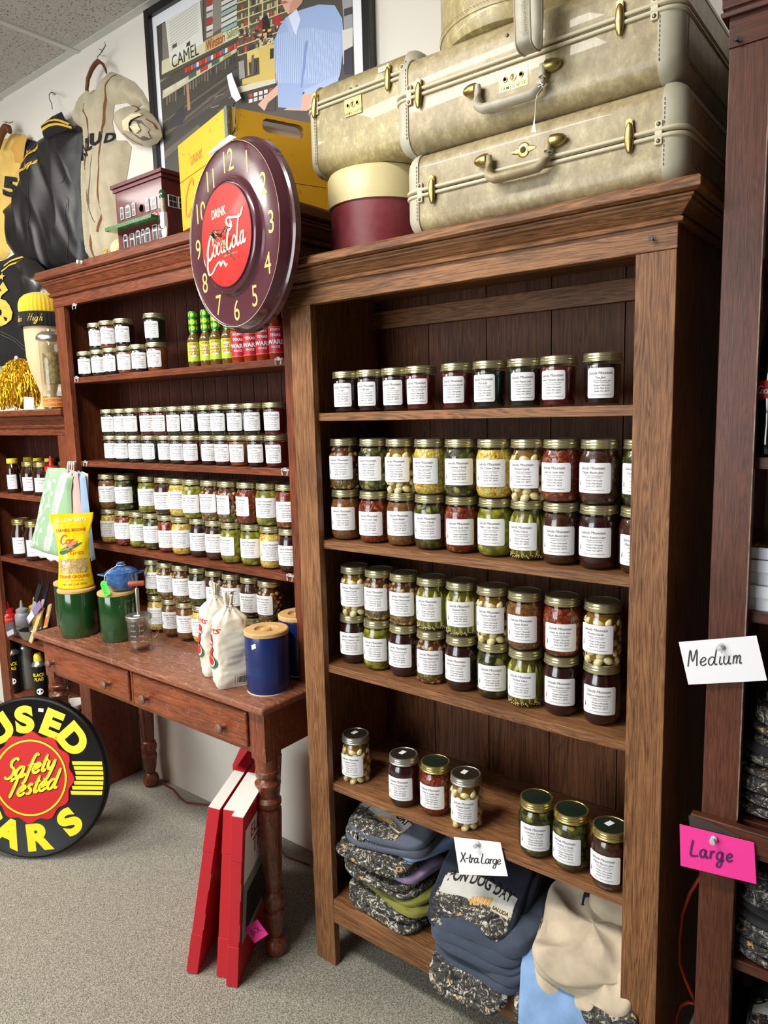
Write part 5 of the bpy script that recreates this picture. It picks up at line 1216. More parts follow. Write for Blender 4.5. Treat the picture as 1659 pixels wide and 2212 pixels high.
for k, z in enumerate((.035, .052, .069, .086)):
    put_text(mb, ('2 OZ', '4 OZ', '6 OZ', '8 OZ')[k], None, .010, z, .0065, 0, fn=fn_); put_text(mb, ('1/4 CUP', '1/2 CUP', '3/4 CUP', '1 CUP')[k], None, -.016, z, .0055, 0, fn=fn_)
mb.build('gauge_marks', mat('frosted_white_marks', (226, 228, 226), .5), JG)
# cloth sacks
m_sack = mat('creased_white_cotton', (232, 226, 208), .85, bump=.35, bscale=45, var=.08, vscale=12)
def sack(label, x, y, rz, h, w, d, seed, lean=0):
    s = thing('flour_sack', label, 'sack', (x, y, TZ+.0004), rz, group='white cloth flour sacks on the table')
    mb = MB(); n = 44; K = 60; v = []; f = []
    def prof(t):
        if t < .74: return min(1, .88+t*2.2)*(1-.10*max(0, t-.5)/.24)
        if t < .86: q = (t-.74)/.12; return .90*(1-q)+.14*q-.10*math.sin(PI*q)*.0
        q = (t-.86)/.14; return .13+.16*q**1.3
    def pt(a, t, dd=0):
        p = prof(t); e = .55 if t < .7 else .55+.45*min(1, (t-.7)/.15)
        cx = math.copysign(abs(math.cos(a))**e, math.cos(a))*w/2*p; cy = math.copysign(abs(math.sin(a))**e, math.sin(a))*d/2*p
        q = Vector((cx, cy, 0)); r_ = q.length or 1e-6; k = noise.noise(Vector((math.cos(a)*1.6+seed*5, math.sin(a)*1.6, t*7)))*.006+noise.noise(Vector((math.cos(a)*4+seed, math.sin(a)*4, t*26)))*.0022
        if t > .66: k += .0045*math.sin(a*11+seed)*min(1, (t-.66)*6)*(1 if t < .84 else .7)
        q = q*(1+(k+dd)/r_*1.0); return Vector((q.x+lean*t*t, q.y, t*h+.004*math.sin(a*3+seed)*(1 if t > .97 else 0)))
    for j in range(K+1):
        for i in range(n): v.append(pt(2*PI*i/n, j/K))
    for j in range(K):
        for i in range(n): k = (i+1) % n; f.append((j*n+i, j*n+k, (j+1)*n+k, (j+1)*n+i))
    f.append(tuple(reversed(range(n)))); f.append(tuple(K*n+i for i in range(n)))
    mb.add(v, f).build('cloth', m_sack, s, smooth=180)
    c = pt(0, .86); mb = MB(); q = [pt(2*PI*i/16, .865, .0025) for i in range(16)]
    mb.tube(q, .0014, 6, closed=True).tube([q[11], q[11]+Vector((.006, -.008, -.004)), q[11]+Vector((-.004, -.010, -.012))], .0013, 6).build('tie_string', m_string, s, smooth=60)
    return s, pt
def onsack(pt, h, w, d, face):
    def fn(x, z, dd=.0016):
        # face 0: broad front (-y); face 1: left end (-x)
        t = z/h; W_ = w/2 if face == 0 else d/2; u = max(-.98, min(.98, x/W_))
        if face == 0: a = math.atan2(-((1-abs(u)**(1/.275))**.275 if False else (1-abs(u)**3.636)**.275)**(1/.55), math.copysign(abs(u)**(1/.55), u))
        else: a = math.atan2(-math.copysign(abs(u)**(1/.55), u), -((1-abs(u)**3.636)**.275)**(1/.55))
        return tuple(pt(a, t, dd))
    return fn
m_rp = mat('red_sack_print', (206, 46, 40), .6); m_gp = mat('green_sack_print', (40, 110, 80), .6); m_bp = mat('black_sack_print', (40, 40, 44), .6)
for (lb, x, y, rz, h, w, d, sd) in (('white cloth sack with red fruit print, rear left of the two', -1.600, .008, 1.12, .262, .094, .066, 1), ('white cloth sack with red fruit print, nearest the blue canister', -1.497, -.030, 1.15, .255, .098, .068, 2)):
    s, pt = sack(lb, x, y, rz, h, w, d, sd); fn = onsack(pt, h, w, d, 1); fr_ = onsack(pt, h, w, d, 0); mb = MB()
    def disc(f0, cx, cz, rx_, rz_, m, dd):
        pts = [f0(cx+rx_*math.cos(2*PI*k/18), cz+rz_*math.sin(2*PI*k/18), dd) for k in range(18)]; mb.add([f0(cx, cz, dd)]+pts, [(0, i+1, (i+1) % 18+1) for i in range(18)], m)
    put_text(mb, 'Grits', None, .002, .155, .026, 0, fn=fn, shear=.3, bold=.01)
    for k in range(6): disc(fn, -.004+.006*(k % 2), .140-k*.010, .013-.001*k, .008, 0, .0022+.0002*k)
    disc(fn, .004, .075, .0200, .019, 1, .0036); disc(fn, .003, .077, .0160, .0155, 2, .0042); disc(fn, .002, .079, .0135, .013, 0, .0048)
    put_text(mb, 'SPECKLED', None, .0, .127, .0075, 2, d=0, fn=lambda x, z: fn(x, z, .0040), bold=.02)
    # boxed bar code low on the front
    bx0, bx1, bz0, bz1 = w/2-.052, w/2-.010, .008, .036
    for (a0, b0, a1, b1) in ((bx0, bz0, bx1, bz0+.0008), (bx0, bz1, bx1, bz1+.0008), (bx0, bz0, bx0+.0008, bz1), (bx1, bz0, bx1+.0008, bz1)):
        n_ = 6
        for i in range(n_):
            xa, xb = a0+(a1-a0)*i/n_, a0+(a1-a0)*(i+1)/n_
            mb.add([fr_(xa, b0), fr_(xb, b0), fr_(xb, b1), fr_(xa, b1)], [(0, 1, 2, 3)], 3)
    rnd = random.Random(sd); xx = bx0+.006
    while xx < bx1-.007:
        ww = rnd.choice((.0006, .0010, .0016)); mb.add([fr_(xx, bz0+.005), fr_(xx+ww, bz0+.005), fr_(xx+ww, bz1-.004), fr_(xx, bz1-.004)], [(0, 1, 2, 3)], 3); xx += ww+rnd.choice((.0006, .0012))
    mb.build('printing', [m_rp, m_gp, m_wp, m_bp], s)
# spilled flour marks
# hot sauce bottles on the hutch's top shelf
def sauce(kind):
    g = kind == 'green'; R_ = .0205 if g else .0235
    root = thing('sauce_bottle', 'bottle', 'bottle')
    pr = [(0, 0), (R_*.9, 0), (R_, .004), (R_, .078 if g else .092), (R_*.9, .088 if g else .102), (.0115, .100 if g else .118), (.0105, .108 if g else .124), (.0105, .135)]
    MB().lathe(pr, 28).build('body', mat('brown_green_sauce', (96, 74, 26), .12, coat=.8) if g else mat('orange_red_sauce', (150, 44, 16), .12, coat=.8), root, smooth=45)
    MB().lathe([(.0125, .104), (.0130, .108), (.0130, .146), (.0134, .147), (.0134, .163), (.0125, .165), (0, .165)] if g else [(.0125, .118), (.013, .12), (.013, .150), (.012, .153), (0, .153)], 24).build('cap', mat('green_foil_sleeve', (20, 130, 50), .35, coat=.4) if g else m_lidbk, root, smooth=40)
    Rl = R_+.0004; fn = lambda x, z, d=0: ((Rl+d)*math.sin(x/Rl), -(Rl+d)*math.cos(x/Rl), z)
    mb = MB(); W_ = .056 if g else .066; z0, z1 = (.018, .074) if g else (.018, .088)
    v = []
    for i in range(17): x = -W_/2+W_*i/16; v += [fn(x, z0), fn(x, z1)]
    mb.add(v, [(2*i, 2*i+2, 2*i+3, 2*i+1) for i in range(16)], 0)
    f2 = lambda x, z: fn(x, z, .0003); f3 = lambda x, z: fn(x, z, .0006)
    for (za, zb_) in ((z0+.001, z0+.002), (z1-.002, z1-.001)):
        v = []
        for i in range(17): x = -W_/2+W_*i/16; v += [f2(x, za), f2(x, zb_)]
        mb.add(v, [(2*i, 2*i+2, 2*i+3, 2*i+1) for i in range(16)], 3)
    if g:
        mb.add([f2(0, .045)]+[f2(.014*math.cos(t_)*1.0, .047+.016*math.sin(t_)) for t_ in [2*PI*k/16 for k in range(16)]], [(0, i+1, (i+1) % 16+1) for i in range(16)], 1)
        put_text(mb, 'BYLER\'S', None, 0, .066, .007, 2, fn=f3, bold=.02)
        for k, s in enumerate(('SWEET', 'JALAPENO', 'SAUCE')): put_text(mb, s, None, 0, .053-k*.0085, (.009, .007, .009)[k], 2, fn=f3, bold=.02)
        cp = MB(); Rc = .0138; fc = lambda x, z: (Rc*math.sin(x/Rc), -Rc*math.cos(x/Rc), z)
        for zc, rr2 in ((.155, .006), (.134, .008), (.116, .007)):
            for xo in (-.016, .0, .016): cp.add([fc(xo, zc)]+[fc(xo+rr2*math.cos(2*PI*k/12), zc+rr2*math.sin(2*PI*k/12)) for k in range(12)], [(0, i+1, (i+1) % 12+1) for i in range(12)])
        cp.build('sleeve_badges', mat('lime_print', (180, 214, 50), .5), root)
    else:
        v = [f2(x, z) for x, z in ((-.018, .046), (.020, .046), (.020, .062), (-.018, .062))]
        put_text(mb, 'BYLER\'S', None, 0, .077, .008, 1, fn=f3, bold=.02); put_text(mb, 'TEXAS', None, 0, .062, .010, 1, fn=f3, bold=.03); put_text(mb, 'WARE', None, 0, .042, .016, 1, fn=f3, bold=.03); put_text(mb, 'SAUCE', None, 0, .032, .008, 1, fn=f3, bold=.02)
    mb.build('label', [mat('lime_label', (176, 208, 52), .45) if g else mat('red_label', (186, 26, 44), .45), m_paper, mat('orange_lettering', (206, 80, 30), .5), m_gold], root)
    kids(root); return root
sg_ = sauce('green'); sr_ = sauce('red')
for i, x in enumerate((-1.806, -1.754, -1.703, -1.656)):
    lb = 'green capped lime label sauce bottle, %s from left on hutch top shelf' % ORD[i]
    y = .150+.004*(i % 2); rz = .70-.04*i
    if i == 0: sg_.location = (x, y, 1.5852); sg_.rotation_euler.z = rz; sg_['label'] = lb; sg_['group'] = 'lime label sauce bottles on the hutch top shelf'
    else: dup(sg_, (x, y, 1.5852), lb, rz, 'lime label sauce bottles on the hutch top shelf')
for i, x in enumerate((-1.604, -1.553, -1.502, -1.450)):
    lb = 'red label sauce bottle below the clock, %s from left' % ORD[i]
    if i == 0: sr_.location = (x, .15, 1.5852); sr_.rotation_euler.z = .62; sr_['label'] = lb; sr_['group'] = 'red label sauce bottles on the hutch top shelf'
    else: dup(sr_, (x, .15, 1.5852), lb, .62-.03*i, 'red label sauce bottles on the hutch top shelf')

# ================================================================ ROUND SIGN
m_blk = mat('glossy_black_enamel', (8, 8, 9), .45, spec=.25); m_yl = mat('sign_yellow_enamel', (248, 218, 28), .4); m_rd = mat('sign_red_enamel', (196, 20, 26), .3, coat=.3)
SR = .265; sb = math.radians(10); sa = math.radians(34)
SG = thing('round_sign', 'round black used cars sign with red safety tested seal leaning on table', 'sign', (-2.335, -.215, SR*math.cos(sb)+.006))
sn_ = Vector((math.sin(sa)*math.cos(sb), -math.cos(sa)*math.cos(sb), math.sin(sb))); sh_ = Vector((math.cos(sa), math.sin(sa), 0)); SM = frame((0, 0, 0), sh_, sn_.cross(sh_))
MB().lathe([(SR-.012, -.028), (SR-.002, -.026), (SR, -.020), (SR, -.006), (SR-.003, -.001), (SR-.008, .0015), (SR-.013, 0), (SR-.017, -.003), (0, -.003)], 96, 0, SM).build('disc', m_blk, SG, smooth=40)
mb = MB()
def arc(s, angs, rad, size, flip=False):
    for ch, a_ in zip(s, angs):
        t_ = math.radians(a_); M = SM @ Matrix.Rotation(-t_ if not flip else PI-t_, 4, 'Z')
        put_text(mb, ch, M, 0, (rad if not flip else -rad)-size*.35, size, 0, d=-.0018, bold=.06, sxx=1.15)
arc('USED', (-35, -7, 21.5, 49), .193, .112); arc('CARS', (232, 203, 173, 137), .195, .112, True)
for sg in (-1, 1):
    for k in range(7):
        yc = (3-k)*.0162; x0_ = .150+[-.006, 0, .005, .006, 0, -.006, -.010][k]; x1_ = math.sqrt(.250**2-yc**2)
        mb.add([(sg*x0_, yc-.006, -.002), (sg*x1_, yc-.006, -.002), (sg*x1_, yc+.006, -.002), (sg*(x0_-.003), yc+.006, -.002)], [(0, 1, 2, 3) if sg > 0 else (3, 2, 1, 0)], 0, SM)
mb.build('yellow_lettering', m_yl, SG)
mb = MB(); N_ = 144; pts = [((.1435+.0065*math.cos(12*2*PI*i/N_+.3)*1.0)*math.cos(2*PI*i/N_), (.1435+.0065*math.cos(12*2*PI*i/N_+.3))*math.sin(2*PI*i/N_)) for i in range(N_)]
mb.add([(0, 0, .001)]+[(x, y, .0008) for x, y in pts]+[(x*1.01, y*1.01, -.0028) for x, y in pts], [(0, i+1, (i+1) % N_+1) for i in range(N_)]+[(i+1, N_+i+1, N_+(i+1) % N_+1, (i+1) % N_+1) for i in range(N_)], 0, SM)
sl_ = mb.build('red_seal', m_rd, SG)
mb = MB().lathe([(.1255, .0016), (.1195, .0016)], 90, 0, SM, cap0=False, cap1=False)
mb.lathe([(.1270, .0013), (.1255, .0013)], 90, 1, SM, cap0=False, cap1=False)
for dx, dy, m, d in ((.0022, -.0022, 1, .0011), (0, 0, 0, .0016)):
    w = .0105 if m == 0 else .0125
    write(mb, 'Safety', SM, -.092+dx, -.008+dy, .066, w, m, .30, d, slope=.22, track=1.02); write(mb, 'Tested', SM, -.084+dx, -.070+dy, .066, w, m, .30, d, slope=.22, track=1.02)
mb.build('seal_lettering', [m_yl, m_blk], sl_)
mb = MB().box(-.009, .009, -.0055, .0055, -.0025, -.0018, 0, SM @ Matrix.Translation((.034, .222, 0)) @ Matrix.Rotation(-.1, 4, 'Z')); mb.build('price_sticker', m_sticker, SG)
# ================================================================ RED BOXES
m_rbx = mat('red_printed_card', (196, 30, 46), .35, coat=.25); m_wbx = mat('white_card_flap', (234, 232, 226), .6); m_kr = mat('brown_raw_card', (150, 112, 80), .8)
tdir = Vector((.88, .47, 0)); ddir = Vector((-.50, .866, 0)).normalized()
def flat_box(label, bx_, by_, lean, H, D, th=.031, art=False):
    o = thing('flat_box', label, 'box', (bx_, by_, .0), group='tall flat red boxes leaning under the table')
    up = (Vector((0, 0, 1))+tdir*lean).normalized(); T = ddir.cross(up)
    T = (tdir-up*tdir.dot(up)).normalized()
    M = Matrix(((T.x, ddir.x, up.x, 0), (T.y, ddir.y, up.y, 0), (T.z, ddir.z, up.z, th*max(0, -T.z)+.0005), (0, 0, 0, 1)))
    MB().box(0, th, 0, D, 0, H*.24, 0, M).box(.0008, th-.0008, .001, D, H*.24, H*.74, 0, M).box(0, th, 0, D, H*.74+.001, H, 0, M).build('carton', m_rbx, o, bev=.0012)
    MB().box(.0006, th-.0006, .0006, D*.55, H+.0002, H+.0012, 0, M).build('top_flap', m_wbx, o)
    mb = MB()
    for z in (.28, .52): mb.box(th-.0006, th+.0004, -.0004, .003, H*z, H*z+.045, 0, M)
    mb.build('glue_tab', m_kr, o)
    if art:
        mb = MB(); F = M @ Matrix(((0, 0, 1, th+.0003), (1, 0, 0, 0), (0, 1, 0, 0), (0, 0, 0, 1)))
        q = lambda x0, x1, y0, y1, m, d=0: mb.add([(x0, y0, d), (x1, y0, d), (x1, y1, d), (x0, y1, d)], [(0, 1, 2, 3)], m, F)
        q(.02, D-.01, H*.58, H*.90, 0); q(.02, D-.01, H*.22, H*.58, 1, .0001); q(.05, D-.03, H*.26, H*.50, 2, .0002)
        put_text(mb, 'ELECTRIC', F, D/2, H*.80, .05, 3, d=.0004, bold=.02); put_text(mb, 'TRAIN', F, D/2, H*.68, .06, 3, d=.0004, bold=.02); put_text(mb, 'SET', F, D/2, H*.60, .04, 3, d=.0004, bold=.02)
        mb.build('box_art', [m_paper, mat('grey_green_print', (130, 150, 140), .5), mat('dark_photo_print', (30, 34, 34), .5), m_rbx], o)
    return o
flat_box('tall flat red box with white top, leftmost of the leaning three', -1.482, -.250, .195, .475, .34)
flat_box('tall flat red box with white top, middle of the leaning three', -1.408, -.211, .10, .468, .34)
flat_box('tall flat red box with white top, rightmost beside the table leg', -1.363, -.217, .09, .468, .34, art=True)
_pp = [U(x, y, .10) for x, y in ((503, 1652), (519, 1617), (556, 1628), (560, 1700))]; _x = [p.x for p in _pp]
tag(MB().prism([(_x[0]-.01, .001), (_x[0], _pp[0].z), (_x[1], _pp[1].z), (_x[2], _pp[2].z), (_x[3], .001)][::-1], .10, .125).build('red_panel', m_rbx, bev=.001), 'darker red board standing behind the three leaning red boxes', 'board')
pc = UZ(558, 2020, .10); mb = MB(); M = frame(U(553, 2012, -.14), (.85, .35, .1), (-.2, 0, 1)) @ Matrix.Rotation(.55, 4, 'Z')
mb.box(-.026, .026, -.022, .022, -.0003, .0003, 0, M); put_text(mb, '0-X', M, 0, -.006, .022, 1, d=.0006)
tag(mb.build('pink_card', [mat('hot_pink_card', (240, 50, 150), .5), mat('purple_marker', (90, 20, 90), .5)]), 'small hot pink price card beside the red boxes near floor', 'card')
# cords
m_cord = mat('dark_red_cord', (104, 24, 22), .5)
tag(MB().tube([UZ(x, y, .006) for x, y in ((352, 1692), (375, 1705), (388, 1722), (402, 1733), (430, 1737), (470, 1740), (520, 1752), (560, 1790), (620, 1850), (670, 1868))], .0035, 8).build('floor_cord', m_cord, smooth=60), 'dark red cord along the wall under the table', 'cord')
# ================================================================ FRAMED POSTER
PY = .305
c0, c1 = U(311, 27, PY), U(337, 60, PY); r0, r1 = U(799, 60, PY), U(763, 60, PY)
FX0, FX1, FZ1, FZ0 = c0.x, r0.x, 2.755, 2.02
PO = thing('framed_poster', 'large black framed photograph poster of man in store, hanging on wall', 'picture', (FX0, PY, FZ0)); po = (-FX0, -PY, -FZ0)
m_frm = mat('satin_black_frame', (16, 16, 17), .3)
fw = .024
MB().box(FX0, FX0+fw, PY-.004, PY+.0245, FZ0, FZ1).box(FX1-fw, FX1, PY-.004, PY+.0245, FZ0, FZ1).box(FX0+fw, FX1-fw, PY-.004, PY+.0245, FZ1-fw, FZ1).box(FX0+fw, FX1-fw, PY-.004, PY+.0245, FZ0, FZ0+fw).build('frame', m_frm, PO, po, bev=.002)
PB = PY+.012
MB().box(FX0+fw, FX1-fw, PB, PB+.003, FZ0+fw, FZ1-fw).build('white_mat', mat('white_mat_board', (232, 232, 236), .7), PO, po)
pm = {}
def pc_(rgb):
    k = tuple(rgb)
    if k not in pm: pm[k] = (len(pm), mat('print_ink_%d_%d_%d' % k, rgb, .45))
    return pm[k][0]
mb = MB(); lay = [0]
ix0, ix1, iz1, iz0 = U(338, 60, PB).x, U(763, 60, PB).x, U(338, 57, PB).z, FZ0+.06
def clampp(p): return (max(ix0, min(ix1, p.x)), PB-.0002-lay[0]*.000004, max(iz0, min(iz1, p.z)))
def pg(pts, rgb):
    """flat printed shape traced on the poster"""
    lay[0] += 1; mb.poly([clampp(U(x, y, PB)) for x, y in pts], pc_(rgb))
def Q(x0, y0, x1, y1, h, rgb):      # strip from one point to another, h pixels tall
    pg([(x0, y0), (x1, y1), (x1, y1+h), (x0, y0+h)], rgb)
lay[0] += 1; mb.add([(ix0, PB-.0002, iz0), (ix1, PB-.0002, iz0), (ix1, PB-.0002, iz1), (ix0, PB-.0002, iz1)], [(0, 1, 2, 3)], pc_((74, 68, 62)))
pg([(337, 60), (437, -20), (437, 110), (345, 180)], (126, 120, 110)); pg([(337, 60), (350, 52), (352, 170), (340, 175)], (70, 64, 60))
pg([(440, -20), (480, -60), (482, 70), (442, 92)], (96, 88, 82)); pg([(456, -30), (476, -40), (478, 60), (458, 74)], (138, 132, 122))
for k in range(8): Q(446, -12+k*14, 460, -18+k*14, 10, [(190, 180, 170), (180, 60, 50), (226, 214, 204)][k % 3])
for k in range(9):
    Q(478, -20+k*12, 512, -38+k*12, 9, [(196, 204, 196), (150, 176, 168), (214, 214, 206)][k % 3])
# shelving behind
pg([(512, -60), (620, -110), (620, 60), (512, 100)], (86, 82, 66))
rnd = random.Random(11)
for k in range(9):
    y = -50+k*19; Q(512, y+18, 620, y-22, 2.5, (206, 196, 140))
    for i in range(13):
        x = 513+i*8; yy = y+18-(x-512)*.37; h = rnd.uniform(5, 13); Q(x, yy-h, x+rnd.uniform(3, 6.5), yy-h-2, h, rnd.choice([(180, 170, 130), (140, 130, 100), (90, 80, 66), (196, 186, 160), (110, 70, 50), (60, 56, 50), (200, 60, 50)]))
for x in (536, 566, 598): pg([(x, -80), (x+3, -82), (x+3, 60), (x, 62)], (206, 196, 140))
pg([(566, 40), (578, 32), (590, 84), (566, 90)], (30, 28, 32)); pg([(592, 36), (606, 30), (606, 54), (592, 58)], (176, 40, 40)); pg([(560, 44), (567, 42), (567, 76), (560, 70)], (150, 40, 50))
for k in range(60):
    x = 515+rnd.random()*85; y = 62+rnd.random()*30; Q(x, y, x+rnd.uniform(3, 8), y-2, rnd.uniform(3, 7), rnd.choice([(206, 180, 90), (60, 52, 44), (150, 60, 50), (190, 186, 170), (110, 96, 70)]))
# sign band
pg([(350, 132), (516, 56), (516, 78), (350, 162)], (206, 202, 168)); pg([(444, 88), (482, 68), (482, 94), (444, 113)], (196, 160, 100))
pg([(350, 162), (516, 78), (516, 84), (350, 172)], (80, 74, 60))
for i in range(18):
    x = 400+i*6.2; y = 148-(x-400)*.49; Q(x, y, x+5.4, y-2.6, 10, [(206, 60, 44), (186, 44, 40), (214, 86, 60), (90, 110, 170), (216, 214, 206)][i % 5])
pg([(352, 196), (512, 104), (512, 112), (352, 214)], (196, 188, 160))
for i in range(6): x = 358+i*25; y = 196-(x-352)*.575; Q(x, y, x+17, y-9.5, 9, [(206, 202, 176), (206, 202, 176), (58, 100, 70), (170, 60, 54), (58, 100, 70), (150, 150, 90)][i])
pg([(352, 216), (512, 114), (520, 140), (352, 262)], (62, 58, 50))
for i in range(24):
    x = 360+i*6.3; y = 214-(x-352)*.62; Q(x, y, x+2.5, y, rnd.uniform(12, 22), rnd.choice([(96, 90, 78), (44, 40, 36), (120, 112, 96)]))
pg([(352, 262), (500, 158), (500, 182), (352, 300)], (88, 80, 66)); pg([(354, 266), (498, 166), (500, 176), (356, 286)], (54, 50, 46))
pg([(368, 262), (384, 240), (398, 226), (402, 250), (394, 268), (366, 280)], (46, 42, 46)); pg([(403, 182), (408, 180), (412, 236), (406, 240)], (176, 130, 90))
pg([(350, 300), (520, 190), (520, 330), (350, 400)], (58, 52, 50)); pg([(352, 330), (430, 268), (434, 278), (356, 344)], (94, 86, 78))
for k in range(14): x = 430+rnd.random()*80; y = 196+rnd.random()*50; Q(x, y, x+rnd.uniform(8, 26), y-rnd.uniform(4, 12), rnd.uniform(1, 2.5), (120, 112, 104))
# counter and yellow machine
pg([(508, 190), (596, 166), (596, 180), (508, 204)], (206, 202, 180)); pg([(508, 204), (596, 180), (596, 240), (520, 240)], (60, 56, 52))
for i in range(5):
    for j in range(2): Q(538+i*11, 204+j*11-i*3, 546+i*11, 202+j*11-i*3, 8, rnd.choice([(220, 216, 206), (180, 60, 50), (206, 200, 190)]))
pg([(524, 172), (596, 150), (596, 170), (524, 184)], (206, 180, 96)); pg([(534, 116), (546, 108), (548, 160), (536, 164)], (196, 170, 88)); pg([(534, 112), (560, 106), (562, 124), (536, 130)], (216, 192, 110)); pg([(560, 104), (594, 94), (596, 160), (562, 170)], (206, 182, 100)); pg([(584, 106), (592, 104), (592, 126), (584, 128)], (44, 40, 40)); pg([(538, 136), (556, 130), (554, 158), (540, 162)], (66, 58, 50)); pg([(544, 120), (550, 118), (548, 160), (544, 160)], (100, 96, 90))
pg([(516, 134), (528, 130), (530, 168), (518, 172)], (150, 150, 146))
# note taped on
pg([(358, 46), (432, -8), (440, 94), (368, 138)], (222, 220, 208))
for k in range(11): Q(366+(k*.3), 50+k*6, 428, 6+k*6, 1.1, (150, 150, 146))
pg([(404, 94), (411, 88), (412, 98), (403, 102)], (60, 60, 60)); Q(373, 98, 383, 92, 8, (80, 80, 80))
# man in a striped shirt
skin = (214, 168, 148); sh1 = (150, 172, 214); sh2 = (186, 202, 232)
pg([(558, 226), (575, 208), (600, 184), (602, 204), (580, 222), (572, 240)], skin); pg([(614, 238), (640, 222), (668, 190), (700, 186), (700, 210), (664, 240)], skin)
pg([(600, 180), (594, 140), (592, 90), (606, 56), (618, 38), (650, 22), (690, 10), (724, 12), (740, 40), (744, 90), (736, 160), (700, 190), (664, 196), (655, 200), (650, 236), (602, 232)], sh1)
for k in range(30):
    x = 600+k*4.6; pg([(x, 60+abs(x-670)*.2), (x+1.3, 60+abs(x-670)*.2), (x+1.3-3, 180), (x-3, 180)], sh2)
pg([(622, 36), (642, 20), (650, 42), (640, 76), (630, 60)], (206, 218, 240)); pg([(618, 40), (624, 36), (634, 64), (630, 82), (622, 60)], (168, 182, 220))
pg([(656, 196), (700, 176), (736, 160), (730, 176), (664, 206)], (170, 188, 224)); pg([(660, 90), (666, 88), (660, 150), (654, 190), (650, 190)], (124, 146, 196))
for k in range(6): x = 676+k*10; pg([(x, 60+k*8), (x+3, 60+k*8), (x-16, 170), (x-20, 172)], (164, 184, 224))
pg([(602, -60), (606, -10), (610, 8), (616, 22), (624, 32), (640, 22), (654, 6), (660, -60)], skin); pg([(604, 6), (616, 2), (626, 6), (614, 9)], (176, 96, 90)); pg([(628, 8), (650, -20), (654, 6), (640, 22), (624, 32)], (196, 144, 124))
pg([(740, 0), (763, -10), (763, 60), (744, 66)], (150, 150, 150)); pg([(740, 66), (763, 60), (763, 130), (742, 140)], (206, 204, 196)); pg([(744, 110), (763, 100), (763, 160), (744, 160)], (46, 44, 60)); pg([(744, 20), (763, 14), (763, 30), (744, 36)], (60, 60, 60))
def ptext(s, x, y, size, rgb, x2, y2, **k):
    a_ = U(x, y, PB-.0016); b2 = U(x2, y2, PB-.0016); d_ = (b2-a_); ang = math.atan2(d_.z, d_.x)
    put_text(mb, s, frame(a_, (math.cos(ang), 0, math.sin(ang)), (-math.sin(ang), 0, math.cos(ang))), 0, 0, size, pc_(rgb), d=.0002, align='LEFT', **k)
ptext('CAMEL', 371, 148, .052, (40, 40, 34), 440, 112, sxx=.85); ptext('Winston', 446, 110, .040, (150, 50, 40), 484, 90, sxx=.62); ptext('· Salem', 484, 88, .036, (120, 130, 70), 516, 72, sxx=.62)
mb.build('printed_photograph', [m for _, m in sorted(pm.values(), key=lambda t: t[0])], PO, po)
tg = MB(); q = [U(x, y, PB-.02) for x, y in ((490, 163), (500, 157), (505, 172), (512, 190), (521, 212), (510, 220), (500, 208), (494, 186))]
tg.poly(q); tag(tg.build('paper_tag', m_sticker, None), 'curled white paper tag hanging before the framed poster', 'tag')
# ================================================================ CLOTHES ON THE WALL
def garment(name, label, cat, px, Y, T, fold, m, seed=1, name2='body', **k):
    pl = [(U(x, y, Y-.02).x, U(x, y, Y-.02).z) for x, y in px]
    g, dep = hang(pl, Y, T, fold, seed=seed, **k); c = (pl[0][0], Y, pl[0][1])
    o = thing(name, label, cat, c); off = tuple(-v for v in c)
    g.build(name2, m, o, off, smooth=180); return o, off, dep
def draped(dep, pts, w, mb, m=0, d=.0016, Yr=.28):
    P_ = crom(pts, 5); v = []
    for i, p in enumerate(P_):
        a_ = P_[max(i-1, 0)]; b2 = P_[min(i+1, len(P_)-1)]; t_ = (b2-a_); t_ = t_.normalized() if t_.length else Vector((0, 1)); nn = Vector((-t_.y, t_.x))*w/2
        for s in (1, -1): q = p+nn*s; u = U(q.x, q.y, Yr); v.append((u.x, dep(u.x, u.z)-d, u.z))
    mb.add(v, [(2*i, 2*i+1, 2*i+3, 2*i+2) for i in range(len(P_)-1)], m)
def dpoly(dep, pts, mb, m=0, d=.0016, Yr=.28, sub=3):
    dense = []
    for i in range(len(pts)):
        a_ = Vector(pts[i]); b2 = Vector(pts[(i+1) % len(pts)])
        dense += [a_.lerp(b2, k/sub) for k in range(sub)]
    v = []
    for q in dense: u = U(q.x, q.y, Yr); v.append(Vector((u.x, dep(u.x, u.z)-d, u.z)))
    tr = tessellate_polygon([[Vector((p.x, p.z, 0)) for p in v]]); mb.add(v, [tuple(t_) for t_ in tr], m)
m_satin = mat('black_satin', (13, 14, 19), .40, spec=.5); m_rib = mat('black_knit', (24, 24, 28), .9); m_gld = mat('gold_knit', (222, 178, 62), .8); m_thr = mat('gold_thread', (226, 182, 60), .6)
JK, jo, jd = garment('satin_jacket', 'black satin team jacket with gold striped collar hanging on wall', 'jacket', [(77, 297), (100, 284), (139, 268), (158, 268), (171, 277), (173, 330), (171, 400), (176, 470), (180, 520), (176, 576), (158, 583), (139, 578), (128, 588), (112, 590), (96, 600), (60, 590), (30, 560), (10, 530), (6, 500), (6, 470), (0, 462), (1, 449), (22, 428), (29, 400), (37, 368), (48, 338), (62, 314)], .312, .028, .022, m_satin, 2, fz=1.8, fx=6.5, sig=.03)
nk = [(77, 297), (70, 264), (92, 246), (113, 235), (120, 250), (128, 256), (139, 270), (112, 280), (90, 292)]
pl = [(U(x, y, .25).x, U(x, y, .25).z) for x, y in nk]; g, nd = hang(pl, .285, .025, .004, seed=4, step=.007); g.build('collar', m_rib, JK, jo, smooth=180)
mb = MB()
draped(nd, [(71, 272), (92, 259), (113, 256), (132, 263)], 4.6, mb, Yr=.25); draped(nd, [(74, 284), (94, 270), (114, 265), (136, 270)], 4.6, mb, Yr=.25)
mb.build('collar_stripes', m_gld, JK, jo)
mb = MB()
